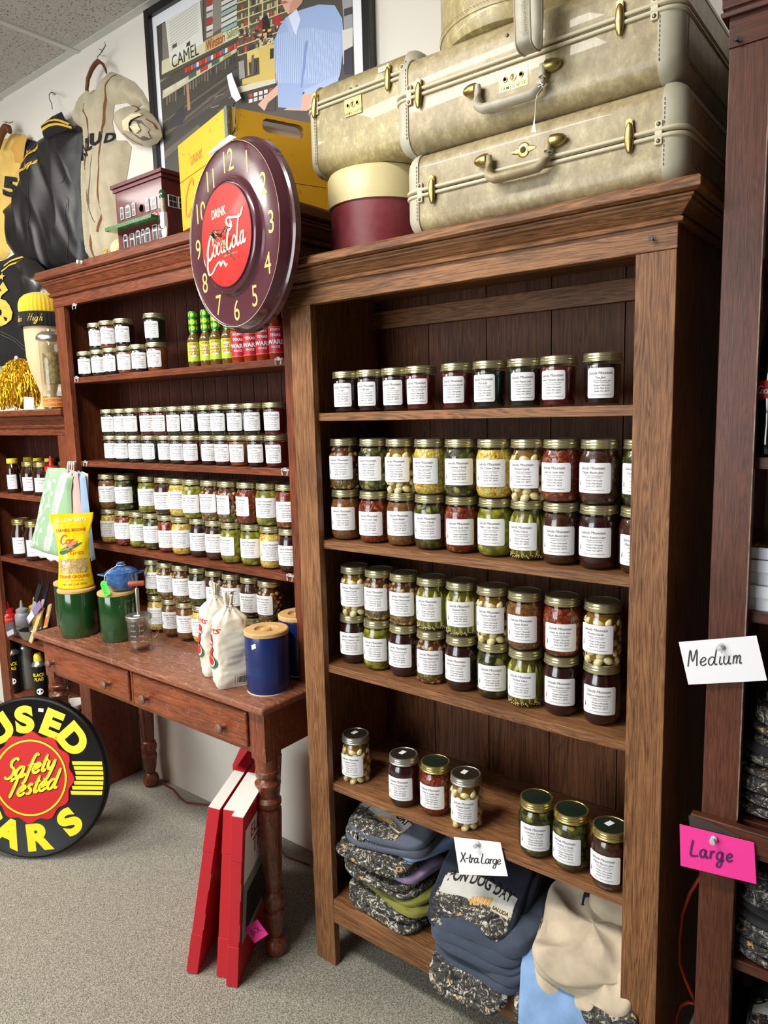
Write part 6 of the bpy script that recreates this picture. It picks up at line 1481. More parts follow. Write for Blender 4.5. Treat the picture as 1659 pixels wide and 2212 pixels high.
def embroider(dep, s, x, y, h, w, slope, m=0, Yr=.28, shear=.4, d=.002, track=1):
    u = h/2; cx = 0
    for ch in s:
        st, adv = G[ch]
        for ln in st: draped(dep, [(x+(cx+(a+b*shear)*u), y-b*u-slope*(cx+a*u)) for a, b in ln], w, mb, m, d, Yr)
        cx += adv*u*track
embroider(jd, 'Saluda', 45, 354, 17, 1.3, .85, track=.72); embroider(jd, 'Fine League', 34, 382, 15, 1.3, .62, track=.62)
mb.build('embroidery', m_thr, JK, jo)
mb = MB()
draped(jd, [(119, 392), (135, 396), (142, 384)], 1.6, mb); draped(jd, [(121, 405), (135, 420), (148, 430), (150, 460)], 1.6, mb); draped(jd, [(58, 396), (66, 398), (70, 420), (70, 500)], 1.2, mb)
draped(jd, [(148, 430), (146, 470), (150, 520), (142, 560)], 1.4, mb)
mb.build('seams', mat('grey_sheen_seam', (36, 38, 46), .4), JK, jo)
m_hk = mat('steel_wire_hook', (120, 118, 116), .3, .9)
MB().tube([U(x, y, .29) for x, y in ((113, 236), (112, 225), (107, 214), (106, 205), (111, 199), (116, 201), (117, 206))], .0016, 8).tube([U(111, 199, .325), U(112, 200, .29), U(121, 204, .285)], .0016, 8).build('hanger_hook', m_hk, JK, jo, smooth=60)
# cream jersey
m_jer = mat('oatmeal_flannel', (190, 178, 150), .92, bump=.3, bscale=350, var=.12, vscale=25, sheen=.15); m_pip = mat('brown_piping', (124, 78, 40), .8); m_blet = mat('black_felt_letter', (30, 30, 34), .9)
JR, ro, rd = garment('baseball_jersey', 'oatmeal baseball jersey with brown piping on a wooden hanger', 'jersey', [(190, 190), (184, 206), (178, 184), (168, 200), (159, 224), (151, 250), (156, 272), (171, 279), (172, 320), (171, 400), (172, 480), (176, 530), (170, 568), (186, 571), (187, 558), (210, 566), (232, 556), (256, 556), (258, 500), (250, 440), (261, 392), (268, 350), (273, 314), (262, 300), (240, 300), (232, 262), (236, 222), (262, 218), (284, 232), (296, 222), (316, 250), (314, 225), (296, 192), (279, 173), (250, 158), (228, 150), (212, 170), (200, 190)], .3285, .030, .016, m_jer, 5, fz=1.8, fx=20)
slv = [(232, 262), (234, 236), (242, 222), (262, 217), (276, 226), (300, 236), (318, 262), (322, 285), (312, 300), (296, 308), (276, 306), (258, 302), (244, 290), (236, 276)]
pl = [(U(x, y, .25).x, U(x, y, .25).z) for x, y in slv]; g, sd_ = hang(pl, .300, .055, .008, seed=7, step=.008, sig=.02); g.build('sleeve', m_jer, JR, ro, smooth=180)
mb = MB()
cc = [(276+20*math.cos(t_)*1.3, 282+20*math.sin(t_)) for t_ in [2*PI*k/14 for k in range(14)]]
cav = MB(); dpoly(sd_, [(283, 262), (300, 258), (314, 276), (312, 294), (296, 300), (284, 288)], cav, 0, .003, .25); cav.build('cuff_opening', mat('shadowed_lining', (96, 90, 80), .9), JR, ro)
pp = MB(); dpoly(sd_, [(270, 262), (290, 238), (299, 246), (290, 262), (284, 286), (270, 282)], pp, 0, .010, .25); dpoly(sd_, [(286, 276), (298, 266), (306, 280), (294, 288)], pp, 0, .006, .25); pp.build('paper_stuffing', mat('cream_tissue', (222, 210, 176), .8), JR, ro)
mb = MB()
draped(rd, [(228, 152), (220, 175), (214, 210), (210, 260), (209, 330), (207, 400), (210, 450), (206, 500)], 2.2, mb)
draped(rd, [(170, 212), (176, 238), (185, 255), (186, 285), (181, 330), (177, 400), (182, 470), (184, 530), (185, 568)], 2.2, mb)
draped(sd_, [(238, 224), (262, 219), (276, 228), (281, 238)], 1.8, mb, Yr=.25); draped(sd_, [(303, 252), (314, 262), (318, 272)], 1.6, mb, Yr=.25); draped(sd_, [(262, 286), (270, 298), (282, 306)], 1.4, mb, Yr=.25)
mb.build('piping', m_pip, JR, ro)
mb = MB()
def block(dep, ch, x, y, hpx, m=0, sl=.35, Yr=.28, sxx=.8):
    v, f = text2d(ch, 1, 0, .05); s = hpx/.72; P_ = []
    for a_, b2 in v: u = U(x+a_*s*sxx, y-b2*s-a_*s*sl, Yr); P_.append((u.x, dep(u.x, u.z)-.0022, u.z))
    mb.add(P_, f, m)
block(rd, 'A', 174, 338, 26); block(rd, 'L', 187, 322, 26); block(rd, 'U', 201, 310, 26); block(rd, 'D', 219, 302, 22, sxx=.4)
mb.build('lettering', m_blet, JR, ro)
MB().tube([U(x, y, .285) for x, y in ((187, 196), (190, 170), (198, 150), (206, 138), (213, 132), (222, 138), (228, 150), (230, 158))], [.006, .007, .008, .009, .010, .008, .006, .004], 10, flat=.6).build('hanger', wood('brown_wooden_hanger', (84, 48, 28), (132, 82, 50), 'z'), JR, ro, smooth=60)
MB().tube([U(x, y, .285) for x, y in ((211, 132), (211, 122), (218, 114), (220, 108), (214, 106))], .0013, 6).tube([U(218, 120, .325), U(215, 118, .29), U(220, 112, .285), U(228, 98, .28), U(226, 91, .28)], .0016, 6).build('hanger_hook', m_hk, JR, ro, smooth=60)
mb = MB(); draped(rd, [(186, 420), (190, 450), (196, 470), (202, 480)], 1.6, mb); draped(rd, [(193, 330), (188, 400), (190, 440)], 1.0, mb); mb.build('placket_seam', mat('dark_placket', (120, 110, 92), .9), JR, ro)
# yellow jersey at the left edge
m_yj = mat('golden_jersey_knit', (226, 188, 98), .75, var=.15, vscale=18, bump=.2, bscale=250)
YJ, yo, yd = garment('yellow_jersey', 'golden yellow jersey with black number at far left of wall', 'jersey', [(-60, 320), (-20, 300), (6, 296), (14, 286), (34, 287), (42, 296), (58, 300), (68, 312), (70, 330), (50, 400), (20, 460), (10, 520), (12, 545), (0, 560), (-60, 560), (-70, 440)], .3285, .020, .010, m_yj, 9, fz=2, fx=16)
pl = [(U(x, y, .26).x, U(x, y, .26).z) for x, y in [(10, 345), (8, 326), (0, 316), (14, 290), (30, 284), (36, 292), (32, 310), (27, 354), (20, 346)]]
g, cd2 = hang(pl, .300, .014, .003, seed=3, step=.008); g.build('collar', mat('mustard_collar', (206, 158, 72), .8), YJ, yo, smooth=180)
mb = MB(); dpoly(yd, [(36, 294), (52, 298), (66, 312), (70, 328), (52, 360), (44, 362), (40, 320)], mb, 0, .003); mb.build('black_sleeve', m_rib, YJ, yo)
mb = MB(); block(yd, '5', 13, 420, 40, sl=-.1, sxx=1.0); mb.v = [(x, y-.006, z) for x, y, z in mb.v]; mb.build('number', m_blet, YJ, yo)
MB().tube([U(x, y, .275) for x, y in ((-4, 322), (2, 296), (6, 284), (12, 276), (18, 277), (22, 286))], [.008, .012, .015, .016, .014, .008], 10).build('hanger', MATS['brown_wooden_hanger'], YJ, yo, smooth=60)
MB().tube([U(x, y, .28) for x, y in ((9, 276), (9, 268), (14, 264), (20, 266), (28, 263))], .0014, 6).tube([U(6, 262, .325), U(14, 264, .28)], .0014, 6).build('hanger_hook', m_hk, YJ, yo, smooth=60)
# varsity jacket lower left
m_wool = mat('black_melton_wool', (12, 12, 14), .95); m_lea = mat('black_leather', (16, 16, 18), .38, coat=.15, bump=.2, bscale=60); m_chen = mat('gold_chenille', (224, 180, 50), .95, bump=.6, bscale=300, sheen=.4)
VJ, vo, vd = garment('varsity_jacket', 'black wool varsity jacket with gold chenille number and leather sleeves', 'jacket', [(-70, 620), (-40, 570), (0, 560), (20, 548), (36, 542), (50, 548), (70, 562), (90, 590), (108, 610), (120, 640), (118, 680), (100, 720), (86, 760), (70, 790), (40, 800), (-10, 790), (-60, 790)], .285, .05, .014, m_wool, 11, fz=3, fx=6, sig=.05)
pl = [(U(x, y, .23).x, U(x, y, .23).z) for x, y in [(26, 558), (40, 552), (62, 562), (84, 584), (108, 612), (122, 650), (118, 690), (100, 720), (80, 745), (84, 776), (60, 790), (44, 778), (55, 720), (50, 670), (38, 620), (30, 588)]]
g, ld_ = hang(pl, .262, .048, .012, seed=13, step=.009, fz=5, fx=10, sig=.03); g.build('sleeve', m_lea, VJ, vo, smooth=180)
mb = MB(); draped(vd, [(0, 573), (16, 560), (32, 549), (42, 547)], 4.2, mb, Yr=.23, d=.004); draped(vd, [(0, 586), (18, 570), (36, 557), (46, 553)], 3.6, mb, Yr=.23, d=.004); mb.build('collar_stripes', m_gld, VJ, vo)
mb = MB(); block(vd, '6', 4, 698, 84, sl=-.0, Yr=.23, sxx=.80)
v, f = text2d('6', 1, 0, .0)
cn = U(6, 598, .23)
st = []
for k in range(10): r_ = 9 if k % 2 == 0 else 3.6; st.append((6+r_*math.sin(2*PI*k/10), 598-r_*math.cos(2*PI*k/10)))
dpoly(vd, st, mb, 0, .004, .23, 1)
mb.v = [(x, y-.0035, z) for x, y, z in mb.v]; mb.build('chenille_number', m_chen, VJ, vo)
mb = MB(); draped(vd, [(0, 716), (20, 728), (40, 746), (56, 760)], 1.0, mb, Yr=.22, d=.006); draped(vd, [(0, 722), (20, 735), (38, 752), (52, 766)], 1.0, mb, Yr=.22, d=.006); mb.build('zip', mat('silver_zip', (130, 130, 130), .4, .7), VJ, vo)
# ================================================================ ON TOP OF THE LEFT BOOKCASE
KZ = 1.4825
q = U(97, 760, .17); HF = thing('head_form', 'cream head shaped display form wearing a striped beanie', 'display head', (q.x, .17, KZ))
hz = U(97, 690, .17).z
hx = 0
mb = MB(); 
mb.lathe([(.042, 0), (.038, .01), (.030, .03), (.028, .06), (.040, .10), (.058, .15), (.066, .20), (.068, hz-KZ), (.06, hz-KZ+.04), (0, hz-KZ+.06)], 36, sx=1.0, sy=1.0).build('head', mat('cream_painted_form', (214, 190, 146), .5), HF, smooth=60)
zb = hz-KZ
BN = thing('beanie', 'gold and black knitted beanie with embroidered script, on the head form', 'hat', (q.x, .17, KZ+zb)); 
def knit(pr, nm, m, ribs=34, amp=.0014):
    mb = MB(); n = ribs*4; v = []; f = []
    for r_, z in pr:
        for i in range(n): a_ = 2*PI*i/n; rr2 = r_+amp*math.cos(a_*ribs)*min(1, r_/.03); v.append((rr2*math.cos(a_), rr2*math.sin(a_), z))
    for k in range(len(pr)-1):
        for i in range(n): j = (i+1) % n; f.append((k*n+i, k*n+j, (k+1)*n+j, (k+1)*n+i))
    return mb.add(v, f).build(nm, m, BN, smooth=70)
knit([(.074, .020), (.078, .035), (.077, .055), (.070, .074), (.054, .089), (.03, .098), (.004, .101)], 'crown', mat('gold_wool_knit', (232, 190, 40), .9, sheen=.3))
knit([(.070, -.028), (.079, -.030), (.082, -.026), (.0825, .018), (.079, .024), (.072, .024)], 'cuff', m_rib)
mb = MB(); Rb = .0838; fb = lambda x, z: (Rb*math.sin(x/Rb), -Rb*math.cos(x/Rb), z)
write(mb, 'High', None, -.075, -.012, .026, .0028, fn=fb, shear=.35, track=1.15); write(mb, 'das', None, -.135, -.012, .022, .0026, fn=fb, shear=.35)
mb.build('embroidery', m_thr, BN); BN.rotation_euler = (.0, .0, 1.35)
# tinsel pompom
q = U(45, 838, .13); POM = thing('pompom', 'gold metallic tinsel pompom on top of the left bookcase', 'pompom', (q.x, .13, KZ)); rnd = random.Random(21)
m_tin = mat('gold_tinsel', (240, 196, 50), .25, .75, var=.5, vscale=160, vcol=(170, 116, 16))
mb = MB()
for i in range(3600):
    a_ = rnd.random()*2*PI; R_ = rnd.uniform(.086, .112); th0 = rnd.uniform(.0, 1.5); ln = rnd.uniform(.03, .10); w = rnd.uniform(.0014, .003); n_ = 5; v = []; jx = 0
    for k in range(n_):
        s = th0*R_+ln*k/(n_-1); th = s/R_
        if th < PI/2: p = Vector((math.cos(a_)*math.sin(th)*R_, math.sin(a_)*math.sin(th)*R_*.62, .085+math.cos(th)*R_))
        else: p = Vector((math.cos(a_)*R_, math.sin(a_)*R_*.62, .085-(s-R_*PI/2)))
        p += Vector((rnd.uniform(-1, 1), rnd.uniform(-1, 1), rnd.uniform(-1, 1)))*.0045; p.z = max(p.z, .002)
        sd = Vector((rnd.uniform(-1, 1), rnd.uniform(-1, 1), rnd.uniform(-.4, .4))).normalized()*w; v += [p+sd, p-sd]
    mb.add(v, [(2*k, 2*k+1, 2*k+3, 2*k+2) for k in range(n_-1)])
st_ = mb.build('tinsel_strands', m_tin, POM); st_['kind'] = 'stuff'
MB().ell((0, 0, .085), (.08, .048, .08), 0, None, 16, 10).build('core', mat('dark_gold_core', (120, 84, 14), .6), POM)
MB().ell((.012, -.012, .200), (.007, .007, .008), 0, None, 12, 8).build('white_bead', m_whp, POM, smooth=90)
q = U(115, 860, .125); GJ = thing('glass_canister', 'tall clear glass canister with domed metal lid beside the hutch', 'canister', (q.x+.012, .125, KZ))
MB().lathe([(.042, .0), (.043, .05), (.041, .06), (.038, .075), (.040, .085), (.040, .235), (.036, .245)], 32, cap1=False).build('glass', glassy('greenish_clear_glass', (.96, .97, .95), 1.0), GJ, smooth=60)
MB().lathe([(.043, .245), (.047, .247), (.047, .258), (.040, .268), (.028, .276), (.008, .279), (.006, .286), (0, .288)], 32).build('lid', mat('brushed_tin_lid', (176, 174, 168), .3, .9), GJ, smooth=40)
MB().lathe([(0, .001), (.038, .001), (.040, .045), (0, .046)], 28).lathe([(.030, .09), (.030, .20), (0, .20)], 20).build('contents', mat('pale_gold_filling', (150, 132, 84), .5, var=.5, vscale=80), GJ)
mb = MB(); Rj = .0445; fj = lambda x, z: (Rj*math.sin(x/Rj), -Rj*math.cos(x/Rj), z); v = []
for i in range(15): x = -.056+.112*i/14; v += [fj(x, .006), fj(x, .040)]
mb.add(v, [(2*i, 2*i+2, 2*i+3, 2*i+1) for i in range(14)], 0); fj2 = lambda x, z: ((Rj+.0004)*math.sin(x/Rj), -(Rj+.0004)*math.cos(x/Rj), z)
put_text(mb, 'ABCDEFGHIJK', None, 0, .026, .0125, 1, fn=fj2); put_text(mb, '1234567890', None, 0, .010, .0125, 1, fn=fj2)
o = mb.build('alphabet_band', [mat('orange_stencil_card', (220, 140, 70), .6), mat('brown_stencil_ink', (140, 80, 30), .6)], GJ); GJ.rotation_euler.z = 1.0
q = U(83, 795, .14); o = MB().box(-.017, .017, -.0005, .0005, 0, .045, 0).build('white_card', m_sticker, None, (q.x+.008, .085, KZ+.125)); o.rotation_euler = (.1, .1, .9); tag(o, 'blank white card propped behind the gold pompom', 'card'); o.location.z = KZ+.0005; o.scale = (1, 1, 1)
o.location = (q.x+.03, .075, KZ+.0008); o.scale.z = 1
# ================================================================ IN THE LEFT BOOKCASE
m_hon = mat('dark_amber_honey', (42, 15, 6), .12, coat=.8); m_yc = mat('yellow_plastic_cap', (230, 206, 60), .4); m_rc = mat('red_plastic', (200, 30, 36), .3, coat=.3)
def honey(size, cap):
    r_, h = {'s': (.030, .145), 'b': (.041, .135), 'l': (.046, .165)}[size]
    root = thing('honey_jar', 'jar', 'jar')
    pr = [(0, 0), (r_*.9, 0), (r_, .006), (r_, h*.55), (r_*.96, h*.66), (r_*.78, h*.80), (r_*.74, h*.86)]
    if size == 's': pr = [(0, 0), (r_*.9, 0), (r_, .006), (r_*.98, h*.30), (r_*.84, h*.48), (r_*.9, h*.62), (r_*.84, h*.76), (r_*.62, h*.84), (r_*.6, h*.86)]
    MB().lathe(pr, 28).build('body', m_hon, root, smooth=60)
    if cap == 'yellow': MB().lathe([(r_*.70, h*.86), (r_*.72, h*.87), (r_*.70, h), (0, h+.001)], 24).build('cap', m_yc, root, smooth=40)
    else: lid_mesh(h*.86, h, r_*.80).build('lid', [m_lidg, m_lidg], root, smooth=40)
    Rl = r_+.0004; mb = MB(); fn = lambda x, z, d=0: ((Rl+d)*math.sin(x/Rl), -(Rl+d)*math.cos(x/Rl), z); v = []; W_ = r_*1.35
    for i in range(11): x = -W_/2+W_*i/10; v += [fn(x, h*.12), fn(x, h*.54)]
    mb.add(v, [(2*i, 2*i+2, 2*i+3, 2*i+1) for i in range(10)], 0)
    for k, s in enumerate(('Sourwood', 'Honey', 'Saluda, N.C.', 'Pure and Raw')): put_text(mb, s, None, 0, h*(.45-.08*k), .0065 if k < 2 else .0035, 1, fn=lambda x, z: fn(x, z, .0004), shear=.2)
    mb.build('label', [m_paper, m_ink], root); kids(root); return root
hs_ = {}
for i, (s, c_, x, y, z, desc) in enumerate([('b', 'gold', -2.995, .20, 1.1402, 'broad amber honey jar with gold lid, left of two on top shelf'), ('b', 'gold', -2.895, .20, 1.1402, 'broad amber honey jar with gold lid, beside the green towel'),
        ('s', 'yellow', -3.130, .19, 1.1402, 'yellow capped squeeze honey bottle, front left on top shelf'), ('s', 'yellow', -3.045, .262, 1.1402, 'yellow capped honey bottle behind the left broad jar'), ('s', 'yellow', -2.955, .265, 1.1402, 'yellow capped honey bottle behind the right broad jar'), ('s', 'yellow', -3.150, .270, 1.1402, 'yellow capped honey bottle, back left corner of shelf'), ('b', 'gold', -2.815, .262, 1.1402, 'gold lidded honey jar half hidden behind the green towel'),
        ('l', 'gold', -3.125, .20, .8622, 'large dark honey jar, left of two on middle shelf'), ('l', 'gold', -3.005, .20, .8622, 'large dark honey jar, right of two on middle shelf')]):
    k = (s, c_)
    if k not in hs_: hs_[k] = honey(s, c_); o = hs_[k]; o.location = (x, y, z); o.rotation_euler.z = .85; o['label'] = desc; o['group'] = 'honey jars in the left bookcase'
    else: dup(hs_[k], (x, y, z), desc, .85, 'honey jars in the left bookcase')
q = U(110, 1000, .2); o = thing('squeeze_cap_bottle', 'red nozzle topped bottle behind the green towel', 'bottle', (q.x, .2, 1.1402))
MB().lathe([(0, 0), (.026, 0), (.028, .004), (.028, .09), (.022, .10)], 24).build('body', m_hon, o, smooth=50); MB().lathe([(.026, .10), (.026, .118), (.020, .120), (.009, .124), (.004, .160), (0, .161)], 20, cap0=True).build('cap', m_rc, o, smooth=40)
def squeeze(label, px, py, Y, m, z, h=.125, word=None):
    q = U(px, py, Y); s = thing('squeeze_bottle', label, 'bottle', (q.x, Y, z), .9)
    MB().lathe([(0, 0), (.029, 0), (.031, .004), (.031, h*.62), (.029, h*.68), (.023, h*.72), (.023, h*.74)], 28).build('body', m, s, smooth=40)
    MB().lathe([(.025, h*.74), (.025, h*.82), (.018, h*.85), (.008, h*.88), (.005, h*1.04), (.003, h*1.1), (0, h*1.1)], 20).build('nozzle_cap', m, s, smooth=40)
    if word:
        mb = MB(); fn = lambda x, zz: (.0314*math.sin(x/.031), -.0314*math.cos(x/.031), zz); put_text(mb, word, None, 0, h*.50, .011, 0, fn=fn, bold=.01)
        for k in range(5): stroke(mb, [(-.012+.005*k, .02), (-.010+.005*k, .032), (-.013+.005*k, .046)], .0016, fn=fn)
        mb.build('printing', m_thr, s)
    return s
squeeze('red ketchup squeeze bottle on left bookcase shelf', 19, 1336, .16, m_rc, .5072, .135, 'KETCHUP')
squeeze('grey squeeze bottle beside the red ketchup one', 48, 1325, .19, mat('grey_plastic', (140, 140, 144), .35), .5072, .140)
squeeze('yellow mustard squeeze bottle behind the black packages', 76, 1320, .25, mat('mustard_plastic', (206, 190, 50), .35), .5072, .140)
q = U(55, 1352, .15); BW = thing('steel_bowl', 'small steel bowl with paper label below the squeeze bottles', 'bowl', (q.x+.01, .165, .5072))
MB().lathe([(0, .0), (.022, .0), (.034, .012), (.044, .035), (.048, .050), (.046, .050), (.040, .032), (.028, .010), (0, .004)], 32).build('bowl', mat('polished_steel', (190, 190, 190), .18, 1), BW, smooth=50)
MB().tube([(-.046, 0, .050), (-.09, -.02, .052), (-.13, -.03, .050)], [.003, .005, .005], 8, flat=.4).build('handle', MATS['polished_steel'], BW, smooth=50)
def slabbox(name, label, cat, a_, b2, w, d, m, m2=None):
    a_ = Vector(a_); b2 = Vector(b2); up = (b2-a_).normalized(); M = frame(a_, up.cross(Vector((0, 1, 0))).normalized()*-1, up); L_2 = (b2-a_).length
    o = MB().box(-w/2, w/2, 0, L_2, -d/2, d/2, 0, M); 
    if m2: o.box(-w*.45, w*.45, L_2*.08, L_2*.45, d/2, d/2+.0006, 1, M)
    return tag(o.build(name, [m, m2] if m2 else m, bev=.0005), label, cat)
m_bk = mat('black_blister_card', (34, 34, 38), .3, coat=.3); m_pu = mat('purple_card', (150, 120, 170), .5)
slabbox('utensil_pack', 'black carded kitchen utensil pack leaning right of squeeze bottles', 'package', U(68, 1330, .16), U(88, 1262, .20), .030, .006, m_bk, mat('silver_print', (150, 150, 150), .4))
slabbox('utensil_pack', 'second black carded utensil pack leaning nearer the green canister', 'package', U(88, 1322, .17), U(104, 1262, .22), .030, .006, m_bk, mat('silver_print', (150, 150, 150), .4))
slabbox('utensil_pack', 'white and purple topped package standing in the steel bowl', 'package', U(60, 1342, .150), U(88, 1304, .15), .030, .004, m_pu, m_sticker)
m_ply = wood('pale_birch_tool', (176, 140, 92), (214, 184, 138), 'z', .6, bump=.05)
slabbox('wooden_tongs', 'pale wooden tongs leaning out over the shelf edge', 'tongs', U(66, 1388, .118), U(92, 1312, .17), .024, .006, m_ply)
slabbox('wooden_tongs', 'second pair of wooden tongs with an orange tag', 'tongs', U(98, 1356, .145), U(108, 1306, .19), .028, .006, m_ply, mat('orange_tag', (236, 110, 40), .5))
slabbox('grey_package', 'dark grey hanging package with a white printed mark under the ketchup', 'package', U(26, 1374, .122), U(20, 1346, .125), .075, .008, mat('grey_package_card', (84, 86, 90), .4), mat('pale_print', (190, 188, 184), .5))
# spray cans
def can(label, px, Y, z, r_, h, body, cap, word=None):
    q = U(px, 1460, Y); s = thing('spray_can', label, 'can', (q.x, Y, z), .95)
    MB().lathe([(0, 0), (r_*.97, 0), (r_, .004), (r_, h*.76)], 32).build('body', body, s, smooth=40)
    MB().lathe([(r_*1.01, h*.76), (r_*1.02, h*.78), (r_*.9, h*.81), (r_*.62, h*.855)], 32, cap0=False).build('shoulder', m_lids, s, smooth=40)
    MB().lathe([(r_*.64, h*.855), (r_*.66, h*.87), (r_*.62, h*.96), (r_*.45, h), (0, h)], 24).build('cap', cap, s, smooth=40)
    if word:
        mb = MB(); fn = lambda x, zz: ((r_+.0005)*math.sin(x/r_), -(r_+.0005)*math.cos(x/r_), zz)
        for k, wd_ in enumerate(word): put_text(mb, wd_, None, 0, h*(.56-.09*k), .020, 0, fn=fn, bold=.03, sxx=.8)
        mb.add([fn(0, h*.25)]+[fn(.014*math.cos(2*PI*k/14), h*.25+.014*math.sin(2*PI*k/14)) for k in range(14)], [(0, i+1, (i+1) % 14+1) for i in range(14)], 1)
        mb.build('printing', [m_yl, m_sticker], s)
    return s
can('black insect spray can with yellow lettering, front left', 30, .160, .2352, .030, .235, mat('black_can', (22, 22, 24), .3, .3), mat('black_plastic_cap', (16, 16, 16), .3), ('BLACK', 'FLAG'))
can('silver and yellow spray can behind the black ones', 60, .225, .2352, .033, .245, mat('grey_can', (150, 152, 150), .35, .5), mat('grey_cap', (110, 112, 110), .4))
can('black insect spray can, second one near the table leg', 86, .175, .2352, .028, .215, MATS['black_can'], m_yc, ('BLACK', 'FLAG'))
for dx, hh, nm in ((0, .20, 'left'), (.024, .19, 'right')): tag(MB().box(-.009, .009, -.006, .006, 0, hh).build('wooden_slat', m_ply, None, (U(136, 1490, .17).x+dx, .17, .2352), bev=.001), 'pale upright wooden slat behind the left table leg, %s of two' % nm, 'stick')  # two plain wooden slats stood on end on the low shelf
q = U(155, 1500, .2); o = tag(MB().lathe([(0, 0), (.03, 0), (.05, .03), (.052, .036), (.049, .034), (0, .006)], 32).build('enamel_bowl', mat('white_enamel', (226, 222, 214), .2, coat=.5), None, (q.x, .2, .2352), smooth=50), 'white enamel bowl on the low shelf behind the table', 'bowl')
# ================================================================ FOLDED SHIRTS
from mathutils.bvhtree import BVHTree
def printmat(name, hi=(206, 200, 184), lo=(20, 20, 20), spot=(206, 150, 70), scale=55):
    m = bpy.data.materials.new(name); m.use_nodes = True; t, N, L = nt(m); b = N['Principled BSDF']; b.inputs['Roughness'].default_value = .9
    tc = N.new('ShaderNodeTexCoord'); oi = N.new('ShaderNodeObjectInfo'); ad = N.new('ShaderNodeVectorMath'); ad.operation = 'ADD'; L.new(tc.outputs['Object'], ad.inputs[0]); L.new(oi.outputs['Random'], ad.inputs[1])
    n1 = N.new('ShaderNodeTexNoise'); n1.inputs['Scale'].default_value = scale; n1.inputs['Detail'].default_value = 5; n1.inputs['Roughness'].default_value = .75; n1.inputs['Distortion'].default_value = 1.6; L.new(ad.outputs[0], n1.inputs[0])
    r = ramp(N, [(.36, lo), (.47, (70, 68, 64)), (.52, (30, 29, 28)), (.60, hi)]); L.new(n1.outputs['Fac'], r.inputs[0])
    v = N.new('ShaderNodeTexVoronoi'); v.feature = 'DISTANCE_TO_EDGE'; v.inputs['Scale'].default_value = scale*.6; L.new(ad.outputs[0], v.inputs['Vector'])
    e = N.new('ShaderNodeMapRange'); e.inputs['From Min'].default_value = .01; e.inputs['From Max'].default_value = .035; L.new(v.outputs['Distance'], e.inputs[0])
    mx = N.new('ShaderNodeMix'); mx.data_type = 'RGBA'; L.new(e.outputs[0], mx.inputs[0]); mx.inputs[6].default_value = lin(lo)+(1,); L.new(r.outputs[0], mx.inputs[7])
    n2 = N.new('ShaderNodeTexNoise'); n2.inputs['Scale'].default_value = scale*1.3; L.new(ad.outputs[0], n2.inputs[0])
    s = N.new('ShaderNodeMapRange'); s.inputs['From Min'].default_value = .66; s.inputs['From Max'].default_value = .69; L.new(n2.outputs['Fac'], s.inputs[0])
    m2 = N.new('ShaderNodeMix'); m2.data_type = 'RGBA'; L.new(s.outputs[0], m2.inputs[0]); L.new(mx.outputs[2], m2.inputs[6]); m2.inputs[7].default_value = lin(spot)+(1,)
    L.new(m2.outputs[2], b.inputs['Base Color']); return m
m_pr = printmat('engraved_street_print'); m_pr2 = printmat('dark_engraved_street_print', (170, 166, 156), (12, 12, 13))
def cloth(name, rgb): return mat(name, rgb, .95, bump=.25, bscale=500, var=.12, vscale=30, sheen=.15)
m_den = cloth('heather_denim_blue_cotton', (62, 72, 90)); m_nav = cloth('dark_navy_cotton', (26, 34, 50)); m_sky = cloth('light_blue_cotton', (134, 168, 212)); m_gry = cloth('slate_grey_cotton', (86, 92, 108)); m_bei = cloth('oatmeal_cotton', (206, 190, 164)); m_oli = cloth('olive_yellow_cotton', (128, 128, 52)); m_lil = cloth('lilac_cotton', (158, 138, 176)); m_dkc = cloth('charcoal_cotton', (40, 40, 44))
def lump(mb, c, w, d, t_, m=0, rz=0, tilt=0, roll=0, seed=0, wr=.006, e=.42, sag=0, nu=64, nv=22, side=None):
    """a folded cloth slab: squared ellipsoid with creases; sag bends the front edge down"""
    q = MB().ell((0, 0, 0), (w/2, d/2, t_/2), 0, None, nu, nv, e)
    M = Matrix.Translation(c) @ Matrix.Rotation(rz, 4, 'Z') @ Matrix.Rotation(tilt, 4, 'X') @ Matrix.Rotation(roll, 4, 'Y'); out = []
    for x, y, z in q.v:
        p = Vector((x*7+seed*3.7, y*7+seed, z*12)); n1 = noise.noise(p)+.6*noise.noise(p*2.3+Vector((3, 1, 2))); rid = 1-abs(noise.noise(Vector((x*9+seed, y*14+x*8, seed*2.1))))*2.4
        k = 1 if abs(z) < t_*.49 else 1
        z2 = z+wr*(n1*.9+.8*rid+.5*noise.noise(Vector((x*22+seed, y*30, z*40))))*(1 if z > 0 else .45); x2 = x+wr*1.2*noise.noise(p+Vector((9, 0, 0))); y2 = y+wr*1.6*noise.noise(p+Vector((0, 9, 0)))
        if sag and y < 0: z2 -= sag*(abs(y)/(d/2))**2
        out.append(M @ Vector((x2, y2, z2)))
    mb.add(out, q.f, m); 
    if side is not None:
        o = len(mb.f)-len(q.f)
        for i in range(len(q.f)):
            if side(out[q.f[i][0]]): mb.m[o+i] = m+1
    return mb
def shirt(label, c, w, d, t_, mats, folds=2, rz=0, tilt=0, roll=0, seed=0, wr=.006, sag=0, group=None, parts=(), e=.42, name='folded_shirt'):
    o = thing(name, label, 'shirt', c, 0, group=group); mb = MB()
    for k in range(folds):
        tt = t_/folds; lump(mb, (0+.004*math.sin(seed+k*2), .003*math.cos(seed*2+k), -t_/2+tt*(k+.5)), w*(1-.03*k), d*(1-.03*(k % 2)), tt*1.12, 0, rz, tilt, roll, seed+k*1.7, wr, e, sag)
    ob = mb.build('cloth', mats[0], o, smooth=180)
    return o, mb
